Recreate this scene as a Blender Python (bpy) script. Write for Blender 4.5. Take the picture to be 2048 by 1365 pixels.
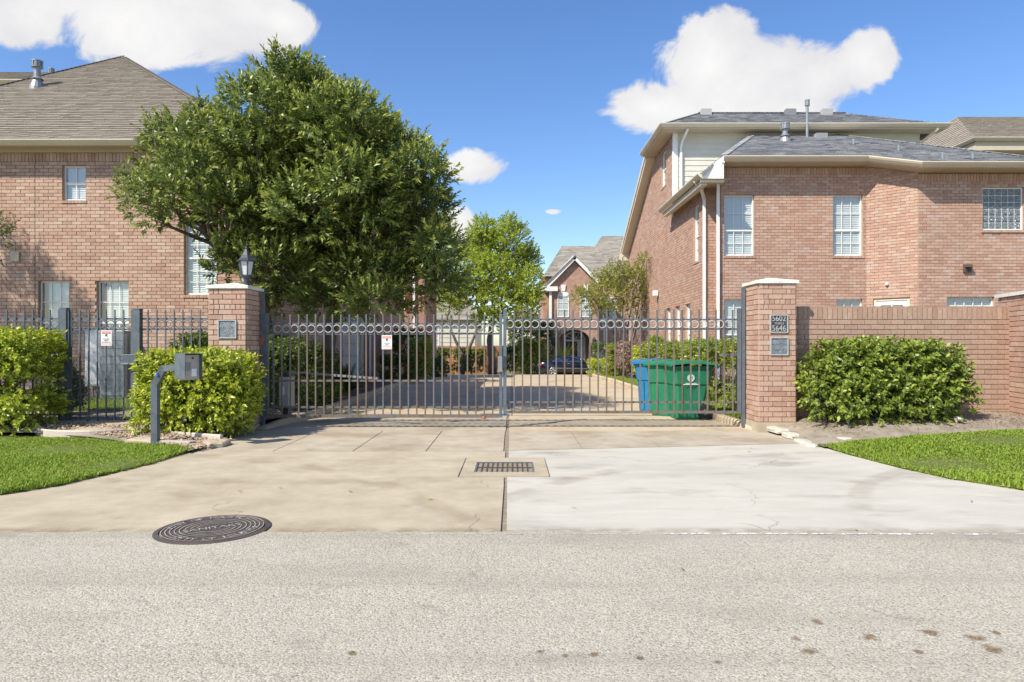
import bpy, math, random
import numpy as np
from mathutils import Vector, Matrix
R = math.radians
for o in list(bpy.data.objects):
    bpy.data.objects.remove(o)
scene = bpy.context.scene
COL = scene.collection
FPX, CH, HZ = 1365.0, 1.37, 688.0            # lens in photo pixels, eye height, horizon row

# ------------------------------------------------------------------ camera
cd = bpy.data.cameras.new('camera'); cam = bpy.data.objects.new('camera', cd); COL.objects.link(cam)
cam.location = (0, 0, CH); cam.rotation_euler = (R(90), 0, 0)
cd.lens = 24; cd.sensor_width = 36; cd.shift_y = 5.5/2048; cd.clip_start = .05; cd.clip_end = 3000
scene.camera = cam

# ------------------------------------------------------------------ sun, sky, exposure
SUN = Vector((.75, .65, -1)).normalized()
EL = math.asin(-SUN.z); AZ = math.atan2(-SUN.x, -SUN.y)
sd = bpy.data.lights.new('sun', 'SUN'); sd.energy = 4.8; sd.angle = R(.55); sd.color = (1, .93, .80)
so = bpy.data.objects.new('sun', sd); COL.objects.link(so); so.location = (-30, -26, 40)
so.rotation_euler = SUN.to_track_quat('-Z', 'Y').to_euler()
vs = scene.view_settings
vs.view_transform = 'Standard'; vs.look = 'None'; vs.exposure = .47; vs.gamma = 1; vs.use_curve_mapping = False

world = bpy.data.worlds.new('World'); scene.world = world; world.use_nodes = True
def build_world():
    nt = world.node_tree; N = nt.nodes; L = nt.links; N.clear()
    out = N.new('ShaderNodeOutputWorld')
    sky = N.new('ShaderNodeTexSky'); sky.sky_type = 'NISHITA'; sky.sun_disc = False
    sky.sun_elevation = EL; sky.sun_rotation = AZ % (2*math.pi)
    sky.air_density = 1.0; sky.dust_density = .6; sky.ozone_density = 2.6; sky.altitude = 0
    hs = N.new('ShaderNodeHueSaturation'); hs.inputs['Saturation'].default_value = 1.2; hs.inputs['Hue'].default_value = .508
    L.new(sky.outputs[0], hs.inputs['Color'])
    b1 = N.new('ShaderNodeBackground'); b1.inputs[1].default_value = .145; L.new(hs.outputs[0], b1.inputs[0])
    tc = N.new('ShaderNodeTexCoord'); sp = N.new('ShaderNodeSeparateXYZ'); L.new(tc.outputs['Generated'], sp.inputs[0])
    def m(op, a, b=None, c=None):
        n = N.new('ShaderNodeMath'); n.operation = op
        for i, v in enumerate((a, b, c)):
            if v is None: continue
            if isinstance(v, (int, float)): n.inputs[i].default_value = v
            else: L.new(v, n.inputs[i])
        return n.outputs[0]
    az = m('ARCTAN2', sp.outputs[0], sp.outputs[1]); el = m('ARCSINE', sp.outputs[2])
    def noise(scale, detail, rough, dist=0, off=0):
        n = N.new('ShaderNodeTexNoise'); n.inputs['Scale'].default_value = scale; n.inputs['Detail'].default_value = detail
        n.inputs['Roughness'].default_value = rough; n.inputs['Distortion'].default_value = dist
        mp = N.new('ShaderNodeMapping'); mp.inputs['Location'].default_value = (off, off*.7, off*.3)
        mp.inputs['Scale'].default_value = (1, 1, 1.25)
        L.new(tc.outputs['Generated'], mp.inputs[0]); L.new(mp.outputs[0], n.inputs['Vector']); return n.outputs['Fac']
    def pix(x, y, rx, ry):
        a = math.atan2(x-1024, FPX); e = math.atan2(HZ-y, math.hypot(FPX, x-1024))
        return a, e, rx/FPX*math.cos(a)**2, ry/FPX
    B = [pix(60, 40, 140, 56), pix(230, 40, 200, 78), pix(420, 45, 180, 76), pix(570, 50, 70, 40),
         pix(1415, 130, 105, 80), pix(1510, 175, 180, 75), pix(1640, 165, 110, 60), pix(1725, 120, 62, 55), pix(1300, 215, 100, 46), pix(1450, 228, 150, 46), pix(1600, 222, 110, 44),
         pix(935, 335, 84, 36), pix(915, 448, 48, 36), pix(1105, 424, 26, 9)]
    # the same kind of fair-weather clouds go on round the rest of the sky
    rnd = random.Random(5)
    for k in range(8):
        a = R(62 + k*30 + rnd.uniform(-5, 5)); e = R(rnd.uniform(9, 46))
        for j in range(1):
            B.append((((a + rnd.uniform(-.08, .08)) + math.pi) % (2*math.pi) - math.pi, e + rnd.uniform(-.02, .02), rnd.uniform(.07, .16), rnd.uniform(.035, .07)))
    best = None
    n1 = noise(8.5, 13, .62, .5, 0); n2 = noise(2.2, 5, .5, 0, 3.1); n3 = noise(6.5, 9, .62, .4, 7.7)
    for a, e, ra, re in B:
        u = m('MULTIPLY', m('SUBTRACT', az, a), 1/ra); w = m('MULTIPLY', m('SUBTRACT', el, e), 1/re)
        d = m('SUBTRACT', 1.0, m('SQRT', m('ADD', m('MULTIPLY', u, u), m('MULTIPLY', w, w))))
        best = d if best is None else m('SMOOTH_MAX', best, d, .25)
    f = m('ADD', best, m('MULTIPLY', m('SUBTRACT', n1, .5), 2.1))
    mr = N.new('ShaderNodeMapRange'); mr.interpolation_type = 'SMOOTHSTEP'; L.new(f, mr.inputs[0])
    mr.inputs[1].default_value = -.02; mr.inputs[2].default_value = .30
    mask = m('MULTIPLY', mr.outputs[0], .97)
    # cloud colour: white puffs, greyer folds
    cr = N.new('ShaderNodeValToRGB'); L.new(m('ADD', m('MULTIPLY', n3, .75), m('MULTIPLY', f, .16)), cr.inputs[0])
    cr.color_ramp.elements[0].position = .30; cr.color_ramp.elements[0].color = (.80, .79, .80, 1)
    cr.color_ramp.elements[1].position = .60; cr.color_ramp.elements[1].color = (1.0, .985, .965, 1)
    b2 = N.new('ShaderNodeBackground'); b2.inputs[1].default_value = .73; L.new(cr.outputs[0], b2.inputs[0])
    mx = N.new('ShaderNodeMixShader'); L.new(mask, mx.inputs[0]); L.new(b1.outputs[0], mx.inputs[1]); L.new(b2.outputs[0], mx.inputs[2])
    L.new(mx.outputs[0], out.inputs[0])
build_world()

# ------------------------------------------------------------------ helpers
def px(x, y, Y):
    return Vector(((x-1024)*Y/FPX, Y, CH+(HZ-y)*Y/FPX))
def gp(x, y, z=0.0):
    Y = FPX*(CH-z)/(y-HZ)
    return Vector(((x-1024)*Y/FPX, Y, z))
def gz(Y):                                          # fall of the courtyard
    if Y < 20: return 0.0
    return max(-.0011*(Y-20)**2, -.95)
WO = {}
def wo(o): return WO.get(o.name, Vector((0, 0, 0))) if o else Vector((0, 0, 0))
def tag(o, label=None, cat=None, group=None, kind=None):
    if label: o['label'] = label
    if cat: o['category'] = cat
    if group: o['group'] = group
    if kind: o['kind'] = kind
    return o
def thing(name, loc, label, cat, group=None):
    o = bpy.data.objects.new(name, None); o.empty_display_size = .1; COL.objects.link(o); o.location = loc
    WO[o.name] = Vector(loc); return tag(o, label, cat, group)
def link(name, me, parent=None, loc=None):
    """mesh whose coordinates are relative to loc (world)"""
    o = bpy.data.objects.new(name, me); COL.objects.link(o)
    l = Vector(loc) if loc is not None else Vector((0, 0, 0))
    if parent: o.parent = parent; o.location = l-wo(parent)
    else: o.location = l
    WO[o.name] = l; return o
class MB:
    def __init__(s): s.v = []; s.f = []; s.m = []
    def add(s, vs, fs, mi=0):
        b = len(s.v); s.v += [tuple(p) for p in vs]; s.f += [tuple(i+b for i in f) for f in fs]; s.m += [mi]*len(fs); return s
    def hexa(s, p, mi=0):                             # 8 corners: bottom 0-3, top 4-7
        return s.add(p, [(0,3,2,1),(4,5,6,7),(0,1,5,4),(1,2,6,5),(2,3,7,6),(3,0,4,7)], mi)
    def box(s, x0, x1, y0, y1, z0, z1, mi=0):
        return s.hexa([(x0,y0,z0),(x1,y0,z0),(x1,y1,z0),(x0,y1,z0),(x0,y0,z1),(x1,y0,z1),(x1,y1,z1),(x0,y1,z1)], mi)
    def obox(s, o, u, v, w, mi=0):                    # corner + three edge vectors
        o, u, v, w = map(Vector, (o, u, v, w))
        return s.hexa([o, o+u, o+u+v, o+v, o+w, o+u+w, o+u+v+w, o+v+w], mi)
    def bar(s, a, b, wx, wy, up=(0,0,1), mi=0):
        a, b = Vector(a), Vector(b); d = (b-a).normalized(); up = Vector(up)
        if abs(d.dot(up)) > .98: up = Vector((0, 1, 0))
        sx = d.cross(up).normalized(); sy = sx.cross(d).normalized()
        sx *= wx/2; sy *= wy/2
        return s.hexa([a-sx-sy, a+sx-sy, a+sx+sy, a-sx+sy, b-sx-sy, b+sx-sy, b+sx+sy, b-sx+sy], mi)
    def tube(s, pts, rs, n=8, mi=0, caps=True):
        pts = [Vector(p) for p in pts]
        if not hasattr(rs, '__len__'): rs = [rs]*len(pts)
        b = len(s.v); prev = None
        for i, p in enumerate(pts):
            d = (pts[min(i+1, len(pts)-1)]-pts[max(i-1, 0)]).normalized()
            if prev is None:
                prev = d.cross(Vector((0, 0, 1)) if abs(d.z) < .9 else Vector((1, 0, 0))).normalized()
            prev = (prev-d*prev.dot(d)).normalized(); q = d.cross(prev)
            for k in range(n):
                a = 2*math.pi*k/n; s.v.append(tuple(p+(prev*math.cos(a)+q*math.sin(a))*rs[i]))
        for i in range(len(pts)-1):
            for k in range(n):
                k2 = (k+1) % n; s.f.append((b+i*n+k, b+i*n+k2, b+(i+1)*n+k2, b+(i+1)*n+k)); s.m.append(mi)
        if caps:
            s.f.append(tuple(b+k for k in reversed(range(n)))); s.m.append(mi)
            e = b+(len(pts)-1)*n; s.f.append(tuple(e+k for k in range(n))); s.m.append(mi)
        return s
    def lathe(s, c, prof, n=16, mi=0, ph=0):           # prof: (radius, z)
        b = len(s.v); c = Vector(c)
        for r, z in prof:
            for k in range(n):
                a = 2*math.pi*k/n+ph; s.v.append((c.x+r*math.cos(a), c.y+r*math.sin(a), c.z+z))
        for i in range(len(prof)-1):
            for k in range(n):
                k2 = (k+1) % n; s.f.append((b+i*n+k, b+i*n+k2, b+(i+1)*n+k2, b+(i+1)*n+k)); s.m.append(mi)
        s.f.append(tuple(b+k for k in reversed(range(n)))); s.m.append(mi)
        e = b+(len(prof)-1)*n; s.f.append(tuple(e+k for k in range(n))); s.m.append(mi)
        return s
    def prism(s, poly, d, mi=0):                       # polygon (world pts) pushed along d
        n = len(poly); d = Vector(d); P = [Vector(p) for p in poly]
        return s.add(P+[p+d for p in P], [tuple(reversed(range(n))), tuple(range(n, 2*n))]+[(i, (i+1) % n, n+(i+1) % n, n+i) for i in range(n)], mi)
    def build(s, name, mats, parent=None, loc=None, smooth=False, bevel=0):
        if not isinstance(mats, (list, tuple)): mats = [mats]
        l = Vector(loc) if loc is not None else wo(parent)
        me = bpy.data.meshes.new(name)
        a = np.array(s.v, dtype=float).reshape(-1, 3)-np.array(l)
        me.from_pydata(a.tolist(), [], s.f)
        for m_ in mats: me.materials.append(m_)
        if len(mats) > 1: me.polygons.foreach_set('material_index', s.m)
        if smooth: me.polygons.foreach_set('use_smooth', [True]*len(me.polygons))
        me.update(); o = link(name, me, parent, l)
        if bevel:
            bv = o.modifiers.new('bevel', 'BEVEL'); bv.width = bevel; bv.segments = 2; bv.limit_method = 'ANGLE'; bv.angle_limit = R(40)
        if smooth == 'auto':
            pass
        return o
def fast_mesh(name, V, F, mat, parent=None, loc=None, smooth=False):
    """numpy vertices (n,3) and faces (m,k)"""
    l = Vector(loc) if loc is not None else wo(parent)
    me = bpy.data.meshes.new(name); V = np.asarray(V, dtype=np.float32)-np.array(l, dtype=np.float32); F = np.asarray(F, dtype=np.int32)
    me.vertices.add(len(V)); me.vertices.foreach_set('co', V.ravel())
    k = F.shape[1]; me.loops.add(F.size); me.loops.foreach_set('vertex_index', F.ravel())
    me.polygons.add(len(F)); me.polygons.foreach_set('loop_start', np.arange(len(F), dtype=np.int32)*k)
    try: me.polygons.foreach_set('loop_total', np.full(len(F), k, dtype=np.int32))
    except Exception: pass
    for m_ in (mat if isinstance(mat, (list, tuple)) else [mat]): me.materials.append(m_)
    if smooth: me.polygons.foreach_set('use_smooth', [True]*len(F))
    me.update(calc_edges=True); return link(name, me, parent, l)
def text_mesh(body, size, depth=0.0, align='CENTER', shear=0):
    cu = bpy.data.curves.new('t', 'FONT'); cu.body = body; cu.size = size; cu.extrude = depth; cu.align_x = align; cu.align_y = 'CENTER'; cu.resolution_u = 3
    ob = bpy.data.objects.new('t', cu); COL.objects.link(ob)
    dg = bpy.context.evaluated_depsgraph_get(); dg.update()
    me = bpy.data.meshes.new_from_object(ob.evaluated_get(dg)); bpy.data.objects.remove(ob); bpy.data.curves.remove(cu); return me
def text(name, body, size, c, u, v, mat, parent, depth=.003, sx=1.0, bold=0.0):
    me = text_mesh(body, size, depth); c = Vector(c); u = Vector(u).normalized()*sx; v = Vector(v).normalized(); n = u.cross(v).normalized()
    l = wo(parent)
    for w in me.vertices:
        p = w.co.copy(); w.co = c+u*p.x+v*p.y+n*p.z-l
    me.materials.clear(); me.materials.append(mat); me.update()
    return link(name, me, parent, l)
def clip(poly, conv):
    """clip polygon with a counter-clockwise convex polygon (2-D)"""
    out = poly
    for i in range(len(conv)):
        a, b = conv[i], conv[(i+1) % len(conv)]; ex, ey = b[0]-a[0], b[1]-a[1]
        def side(p): return ex*(p[1]-a[1])-ey*(p[0]-a[0])
        res = []
        for j in range(len(out)):
            p, q = out[j], out[(j+1) % len(out)]; sp_, sq = side(p), side(q)
            if sp_ >= 0: res.append(p)
            if (sp_ > 0 and sq < 0) or (sp_ < 0 and sq > 0):
                t = sp_/(sp_-sq); res.append((p[0]+(q[0]-p[0])*t, p[1]+(q[1]-p[1])*t))
        out = res
        if len(out) < 3: return []
    return out
def area(p): return .5*abs(sum(p[i][0]*p[(i+1) % len(p)][1]-p[(i+1) % len(p)][0]*p[i][1] for i in range(len(p))))

# ------------------------------------------------------------------ materials
MATS = {}
def M(name, cols, rough=.7, metal=0, nscale=6, bump=0, bscale=60, rand=False, stretch=(1,1,1), spots=None, trans=0, spec=.4, mottle=.12, detail=6, lo=.3, hi=.7):
    """cols: list of colours. rand: pick by piece (islands + objects), else mixed by noise."""
    if name in MATS: return MATS[name]
    m = bpy.data.materials.new(name); m.use_nodes = True; nt = m.node_tree; N = nt.nodes; L = nt.links; N.clear()
    out = N.new('ShaderNodeOutputMaterial'); bs = N.new('ShaderNodeBsdfPrincipled'); L.new(bs.outputs[0], out.inputs[0])
    geo = N.new('ShaderNodeNewGeometry'); mp = N.new('ShaderNodeMapping'); mp.inputs['Scale'].default_value = stretch
    L.new(geo.outputs['Position'], mp.inputs[0])
    def noise(sc, det=detail, ro=.6):
        n = N.new('ShaderNodeTexNoise'); n.inputs['Scale'].default_value = sc; n.inputs['Detail'].default_value = det; n.inputs['Roughness'].default_value = ro
        L.new(mp.outputs[0], n.inputs['Vector']); return n.outputs['Fac']
    def math_(op, a, b=0.0):
        n = N.new('ShaderNodeMath'); n.operation = op
        for i, v in enumerate((a, b)):
            if isinstance(v, (int, float)): n.inputs[i].default_value = v
            else: L.new(v, n.inputs[i])
        return n.outputs[0]
    nz = noise(nscale)
    cr = N.new('ShaderNodeValToRGB'); els = cr.color_ramp.elements
    if isinstance(cols[0], (int, float)): cols = [cols]
    n = len(cols)
    for i, c in enumerate(cols):
        pos = (i/(n-1) if n > 1 else 0) if rand else (lo+(hi-lo)*(i/(n-1) if n > 1 else 0))
        e = els[i] if i < 2 else els.new(min(pos, 1)); e.position = pos; e.color = (*c, 1)
    if n == 1: els[1].color = (*cols[0], 1)
    if rand:
        oi = N.new('ShaderNodeObjectInfo')
        fac = math_('FRACT', math_('ADD', geo.outputs['Random Per Island'], oi.outputs['Random']))
    else: fac = nz
    L.new(fac, cr.inputs[0]); col = cr.outputs[0]
    if mottle:
        mx = N.new('ShaderNodeMix'); mx.data_type = 'RGBA'; mx.blend_type = 'MULTIPLY'; mx.inputs[0].default_value = 1
        mr = N.new('ShaderNodeMapRange'); L.new(noise(nscale*3.7 if not rand else nscale), mr.inputs[0]); mr.inputs[1].default_value = .25; mr.inputs[2].default_value = .75
        mr.inputs[3].default_value = 1-mottle; mr.inputs[4].default_value = 1+mottle
        L.new(col, mx.inputs[6]); L.new(mr.outputs[0], mx.inputs[7]); col = mx.outputs[2]
    if spots:
        for (sc, thr, wid, c, amt) in spots:
            mr = N.new('ShaderNodeMapRange'); L.new(noise(sc, 4, .55), mr.inputs[0]); mr.inputs[1].default_value = thr; mr.inputs[2].default_value = thr+wid; mr.inputs[4].default_value = amt
            mx = N.new('ShaderNodeMix'); mx.data_type = 'RGBA'; L.new(mr.outputs[0], mx.inputs[0]); L.new(col, mx.inputs[6]); mx.inputs[7].default_value = (*c, 1); col = mx.outputs[2]
    L.new(col, bs.inputs['Base Color']); bs.inputs['Roughness'].default_value = rough; bs.inputs['Metallic'].default_value = metal
    bs.inputs['Specular IOR Level'].default_value = spec
    if bump:
        bp = N.new('ShaderNodeBump'); bp.inputs['Strength'].default_value = bump; bp.inputs['Distance'].default_value = .01
        L.new(noise(bscale, 5, .65), bp.inputs['Height']); L.new(bp.outputs[0], bs.inputs['Normal'])
    if trans:
        tr = N.new('ShaderNodeBsdfTranslucent'); L.new(col, tr.inputs[0]); ms = N.new('ShaderNodeMixShader'); ms.inputs[0].default_value = trans
        L.new(bs.outputs[0], ms.inputs[1]); L.new(tr.outputs[0], ms.inputs[2]); L.new(ms.outputs[0], out.inputs[0])
    m['nz'] = 1; MATS[name] = m; return m
def nodes_of(m): return m.node_tree.nodes, m.node_tree.links
# brick: tan-pink common brick, each piece its own tone
BR = [(.455,.288,.212),(.505,.35,.265),(.395,.236,.175),(.555,.415,.325),(.475,.308,.228),(.435,.267,.197),(.525,.375,.285),(.485,.323,.24)]
m_brick = M('brick', BR, .88, nscale=38, bump=.5, bscale=120, rand=True, mottle=.16, spots=[(.9, .52, .25, (.34,.255,.2), .35), (5, .62, .12, (.60,.53,.46), .3)])
BR2 = [(.425,.258,.19),(.465,.305,.225),(.375,.216,.16),(.505,.358,.275),(.405,.243,.18),(.445,.28,.208),(.48,.322,.242),(.46,.345,.285)]
m_brick2 = M('brick_warm', BR2, .88, nscale=38, bump=.5, bscale=120, rand=True, mottle=.18, spots=[(.8, .52, .25, (.33,.24,.18), .35), (4, .62, .12, (.58,.51,.45), .35)])
BR3 = [(.38,.245,.175),(.41,.275,.20),(.35,.215,.155),(.43,.295,.22),(.37,.235,.17)]
m_brick3 = M('brick_wall_rose', BR3, .88, nscale=38, bump=.5, bscale=120, rand=True, mottle=.16, spots=[(1.2, .52, .25, (.34,.255,.2), .35), (5, .6, .12, (.58,.5,.43), .3)])
m_mortar = M('mortar', [(.20,.145,.105),(.27,.205,.15)], .95, nscale=9, bump=.4, bscale=150)
m_mortar_l = M('mortar_pale', [(.38,.30,.225),(.47,.385,.30)], .95, nscale=9, bump=.4, bscale=150)
def brick_tex(name, c1, c2, mo, scale=1.0):
    m = bpy.data.materials.new(name); m.use_nodes = True; N, L = nodes_of(m); bs = N['Principled BSDF']
    g = N.new('ShaderNodeNewGeometry'); s = N.new('ShaderNodeSeparateXYZ'); L.new(g.outputs['Position'], s.inputs[0])
    ad = N.new('ShaderNodeMath'); ad.operation = 'ADD'; L.new(s.outputs[0], ad.inputs[0]); L.new(s.outputs[1], ad.inputs[1])
    cb = N.new('ShaderNodeCombineXYZ'); L.new(ad.outputs[0], cb.inputs[0]); L.new(s.outputs[2], cb.inputs[1])
    b = N.new('ShaderNodeTexBrick'); L.new(cb.outputs[0], b.inputs['Vector']); b.inputs['Color1'].default_value = (*c1, 1); b.inputs['Color2'].default_value = (*c2, 1); b.inputs['Mortar'].default_value = (*mo, 1)
    b.inputs['Scale'].default_value = 1; b.inputs['Brick Width'].default_value = .2127; b.inputs['Row Height'].default_value = .0794; b.inputs['Mortar Size'].default_value = .006; b.inputs['Mortar Smooth'].default_value = .3
    n = N.new('ShaderNodeTexNoise'); n.inputs['Scale'].default_value = 3; n.inputs['Detail'].default_value = 8; L.new(g.outputs['Position'], n.inputs['Vector'])
    mx = N.new('ShaderNodeMix'); mx.data_type = 'RGBA'; mx.blend_type = 'MULTIPLY'; mx.inputs[0].default_value = 1
    mr = N.new('ShaderNodeMapRange'); L.new(n.outputs['Fac'], mr.inputs[0]); mr.inputs[1].default_value = .3; mr.inputs[2].default_value = .7; mr.inputs[3].default_value = .8; mr.inputs[4].default_value = 1.15
    L.new(b.outputs['Color'], mx.inputs[6]); L.new(mr.outputs[0], mx.inputs[7]); L.new(mx.outputs[2], bs.inputs['Base Color']); bs.inputs['Roughness'].default_value = .9
    bp = N.new('ShaderNodeBump'); bp.inputs['Strength'].default_value = .4; bp.inputs['Distance'].default_value = .01; bp.invert = True; L.new(b.outputs['Fac'], bp.inputs['Height']); L.new(bp.outputs[0], bs.inputs['Normal'])
    return m
m_bricktex = brick_tex('brick_far', (.45,.275,.195), (.38,.215,.155), (.36,.28,.21))
m_bricktex2 = brick_tex('brick_far_rose', (.46,.235,.165), (.39,.185,.13), (.36,.28,.22))
m_conc_tan = M('concrete_tan', [(.37,.308,.215),(.435,.37,.265),(.48,.413,.30)], .92, nscale=1.6, bump=.35, bscale=190, mottle=.1, lo=.32, hi=.68,
               spots=[(2.3, .60, .16, (.30,.25,.18), .25), (160, .62, .05, (.25,.21,.16), .5), (150, .30, -.05, (.58,.53,.45), .5)])
m_conc_white = M('concrete_white', [(.455,.425,.355),(.515,.485,.41),(.485,.455,.38)], .9, nscale=1.1, bump=.25, bscale=190, mottle=.06, stretch=(.6,1.4,1),
                 spots=[(1.3, .56, .14, (.27,.25,.205), .65), (.55, .5, .2, (.36,.335,.28), .5), (60, .68, .06, (.25,.215,.165), .5)])
m_conc_drive = M('concrete_drive', [(.42,.33,.215),(.49,.395,.27),(.54,.445,.315)], .92, nscale=.8, bump=.3, bscale=120, mottle=.1,
                 spots=[(1.7, .58, .15, (.26,.21,.15), .5), (90, .64, .05, (.24,.2,.15), .4)])
m_conc_strip = M('concrete_stained', [(.335,.28,.20),(.41,.35,.26),(.46,.40,.305)], .92, nscale=1.4, bump=.3, bscale=120, mottle=.12,
                 spots=[(1.1, .52, .16, (.23,.17,.105), .6), (90, .63, .05, (.22,.18,.13), .5)])
m_joint = M('joint_filler', [(.17,.135,.095),(.33,.275,.2)], .95, nscale=14, bump=.5, bscale=90)
def add_wear(m, arcs, grime=True, cracks=.5):
    """tyre smears, hairline cracks and dirt caught along the street joint"""
    N, L = nodes_of(m); bs = [n for n in N if n.type == 'BSDF_PRINCIPLED'][0]; col = bs.inputs['Base Color'].links[0].from_socket
    g = [n for n in N if n.type == 'NEW_GEOMETRY'][0]; sp = N.new('ShaderNodeSeparateXYZ'); L.new(g.outputs['Position'], sp.inputs[0])
    def mm(op, a, b=0.0):
        n = N.new('ShaderNodeMath'); n.operation = op
        for i, v in enumerate((a, b)):
            if isinstance(v, (int, float)): n.inputs[i].default_value = v
            else: L.new(v, n.inputs[i])
        return n.outputs[0]
    def nz(sc, det=6):
        n = N.new('ShaderNodeTexNoise'); n.inputs['Scale'].default_value = sc; n.inputs['Detail'].default_value = det; L.new(g.outputs['Position'], n.inputs['Vector']); return n
    def rng_(v, a, b, lo, hi):
        r = N.new('ShaderNodeMapRange'); r.interpolation_type = 'SMOOTHSTEP'; L.new(v, r.inputs[0]); r.inputs[1].default_value = a; r.inputs[2].default_value = b; r.inputs[3].default_value = lo; r.inputs[4].default_value = hi; return r.outputs[0]
    def over(fac, c):
        x = N.new('ShaderNodeMix'); x.data_type = 'RGBA'; x.blend_type = 'MULTIPLY'; L.new(fac, x.inputs[0]); L.new(col, x.inputs[6]); x.inputs[7].default_value = (*c, 1); return x.outputs[2]
    patch = rng_(nz(1.7).outputs['Fac'], .40, .62, 0, 1)
    for cx, cy, r, w, amt in arcs:
        dx, dy = mm('SUBTRACT', sp.outputs[0], cx), mm('SUBTRACT', sp.outputs[1], cy); d = mm('ABSOLUTE', mm('SUBTRACT', mm('SQRT', mm('ADD', mm('MULTIPLY', dx, dx), mm('MULTIPLY', dy, dy))), r))
        col = over(mm('MULTIPLY', rng_(d, w, w*.35, 0, amt), patch), (.62,.58,.52))
    if cracks:
        cv = N.new('ShaderNodeTexVoronoi'); cv.feature = 'DISTANCE_TO_EDGE'; cv.inputs['Scale'].default_value = .33; wn = nz(2.2); vm = N.new('ShaderNodeVectorMath'); vm.operation = 'MULTIPLY_ADD'; vm.inputs[1].default_value = (.6,.6,.6); L.new(wn.outputs['Color'], vm.inputs[0]); L.new(g.outputs['Position'], vm.inputs[2]); L.new(vm.outputs[0], cv.inputs['Vector'])
        col = over(mm('MULTIPLY', rng_(cv.outputs['Distance'], .0035, 0, 0, cracks), rng_(nz(.7, 3).outputs['Fac'], .50, .56, 0, 1)), (.35,.30,.24))
    if grime:
        d = mm('ABSOLUTE', mm('SUBTRACT', sp.outputs[1], 4.98)); col = over(mm('MULTIPLY', rng_(d, .16, .01, 0, .8), rng_(nz(7).outputs['Fac'], .35, .6, .25, 1)), (.58,.53,.45))
    sp2 = rng_(nz(210, 2).outputs['Fac'], .58, .66, 0, .4); col = over(sp2, (.55,.5,.42))
    L.new(col, bs.inputs['Base Color'])
add_wear(m_conc_white, [(4.5, 3.3, 5.3, .16, .55), (4.5, 3.3, 6.75, .16, .4), (6.5, 4.2, 3.9, .14, .45), (1.6, 1.5, 5.6, .2, .3)])
add_wear(m_conc_tan, [(-5.5, 3.0, 5.6, .18, .4), (-5.5, 3.0, 4.1, .18, .35), (-2.5, 22, 15.2, .2, .35)])
add_wear(m_conc_drive, [(30, 20, 29.0, .22, .4), (30, 20, 31.2, .22, .4)], grime=False, cracks=.6)
m_gravel_mat = M('rubble', [(.36,.25,.16),(.46,.34,.23),(.29,.2,.13),(.52,.42,.32)], .9, nscale=30, bump=.4, bscale=80, rand=True)
m_asphalt = None
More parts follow.
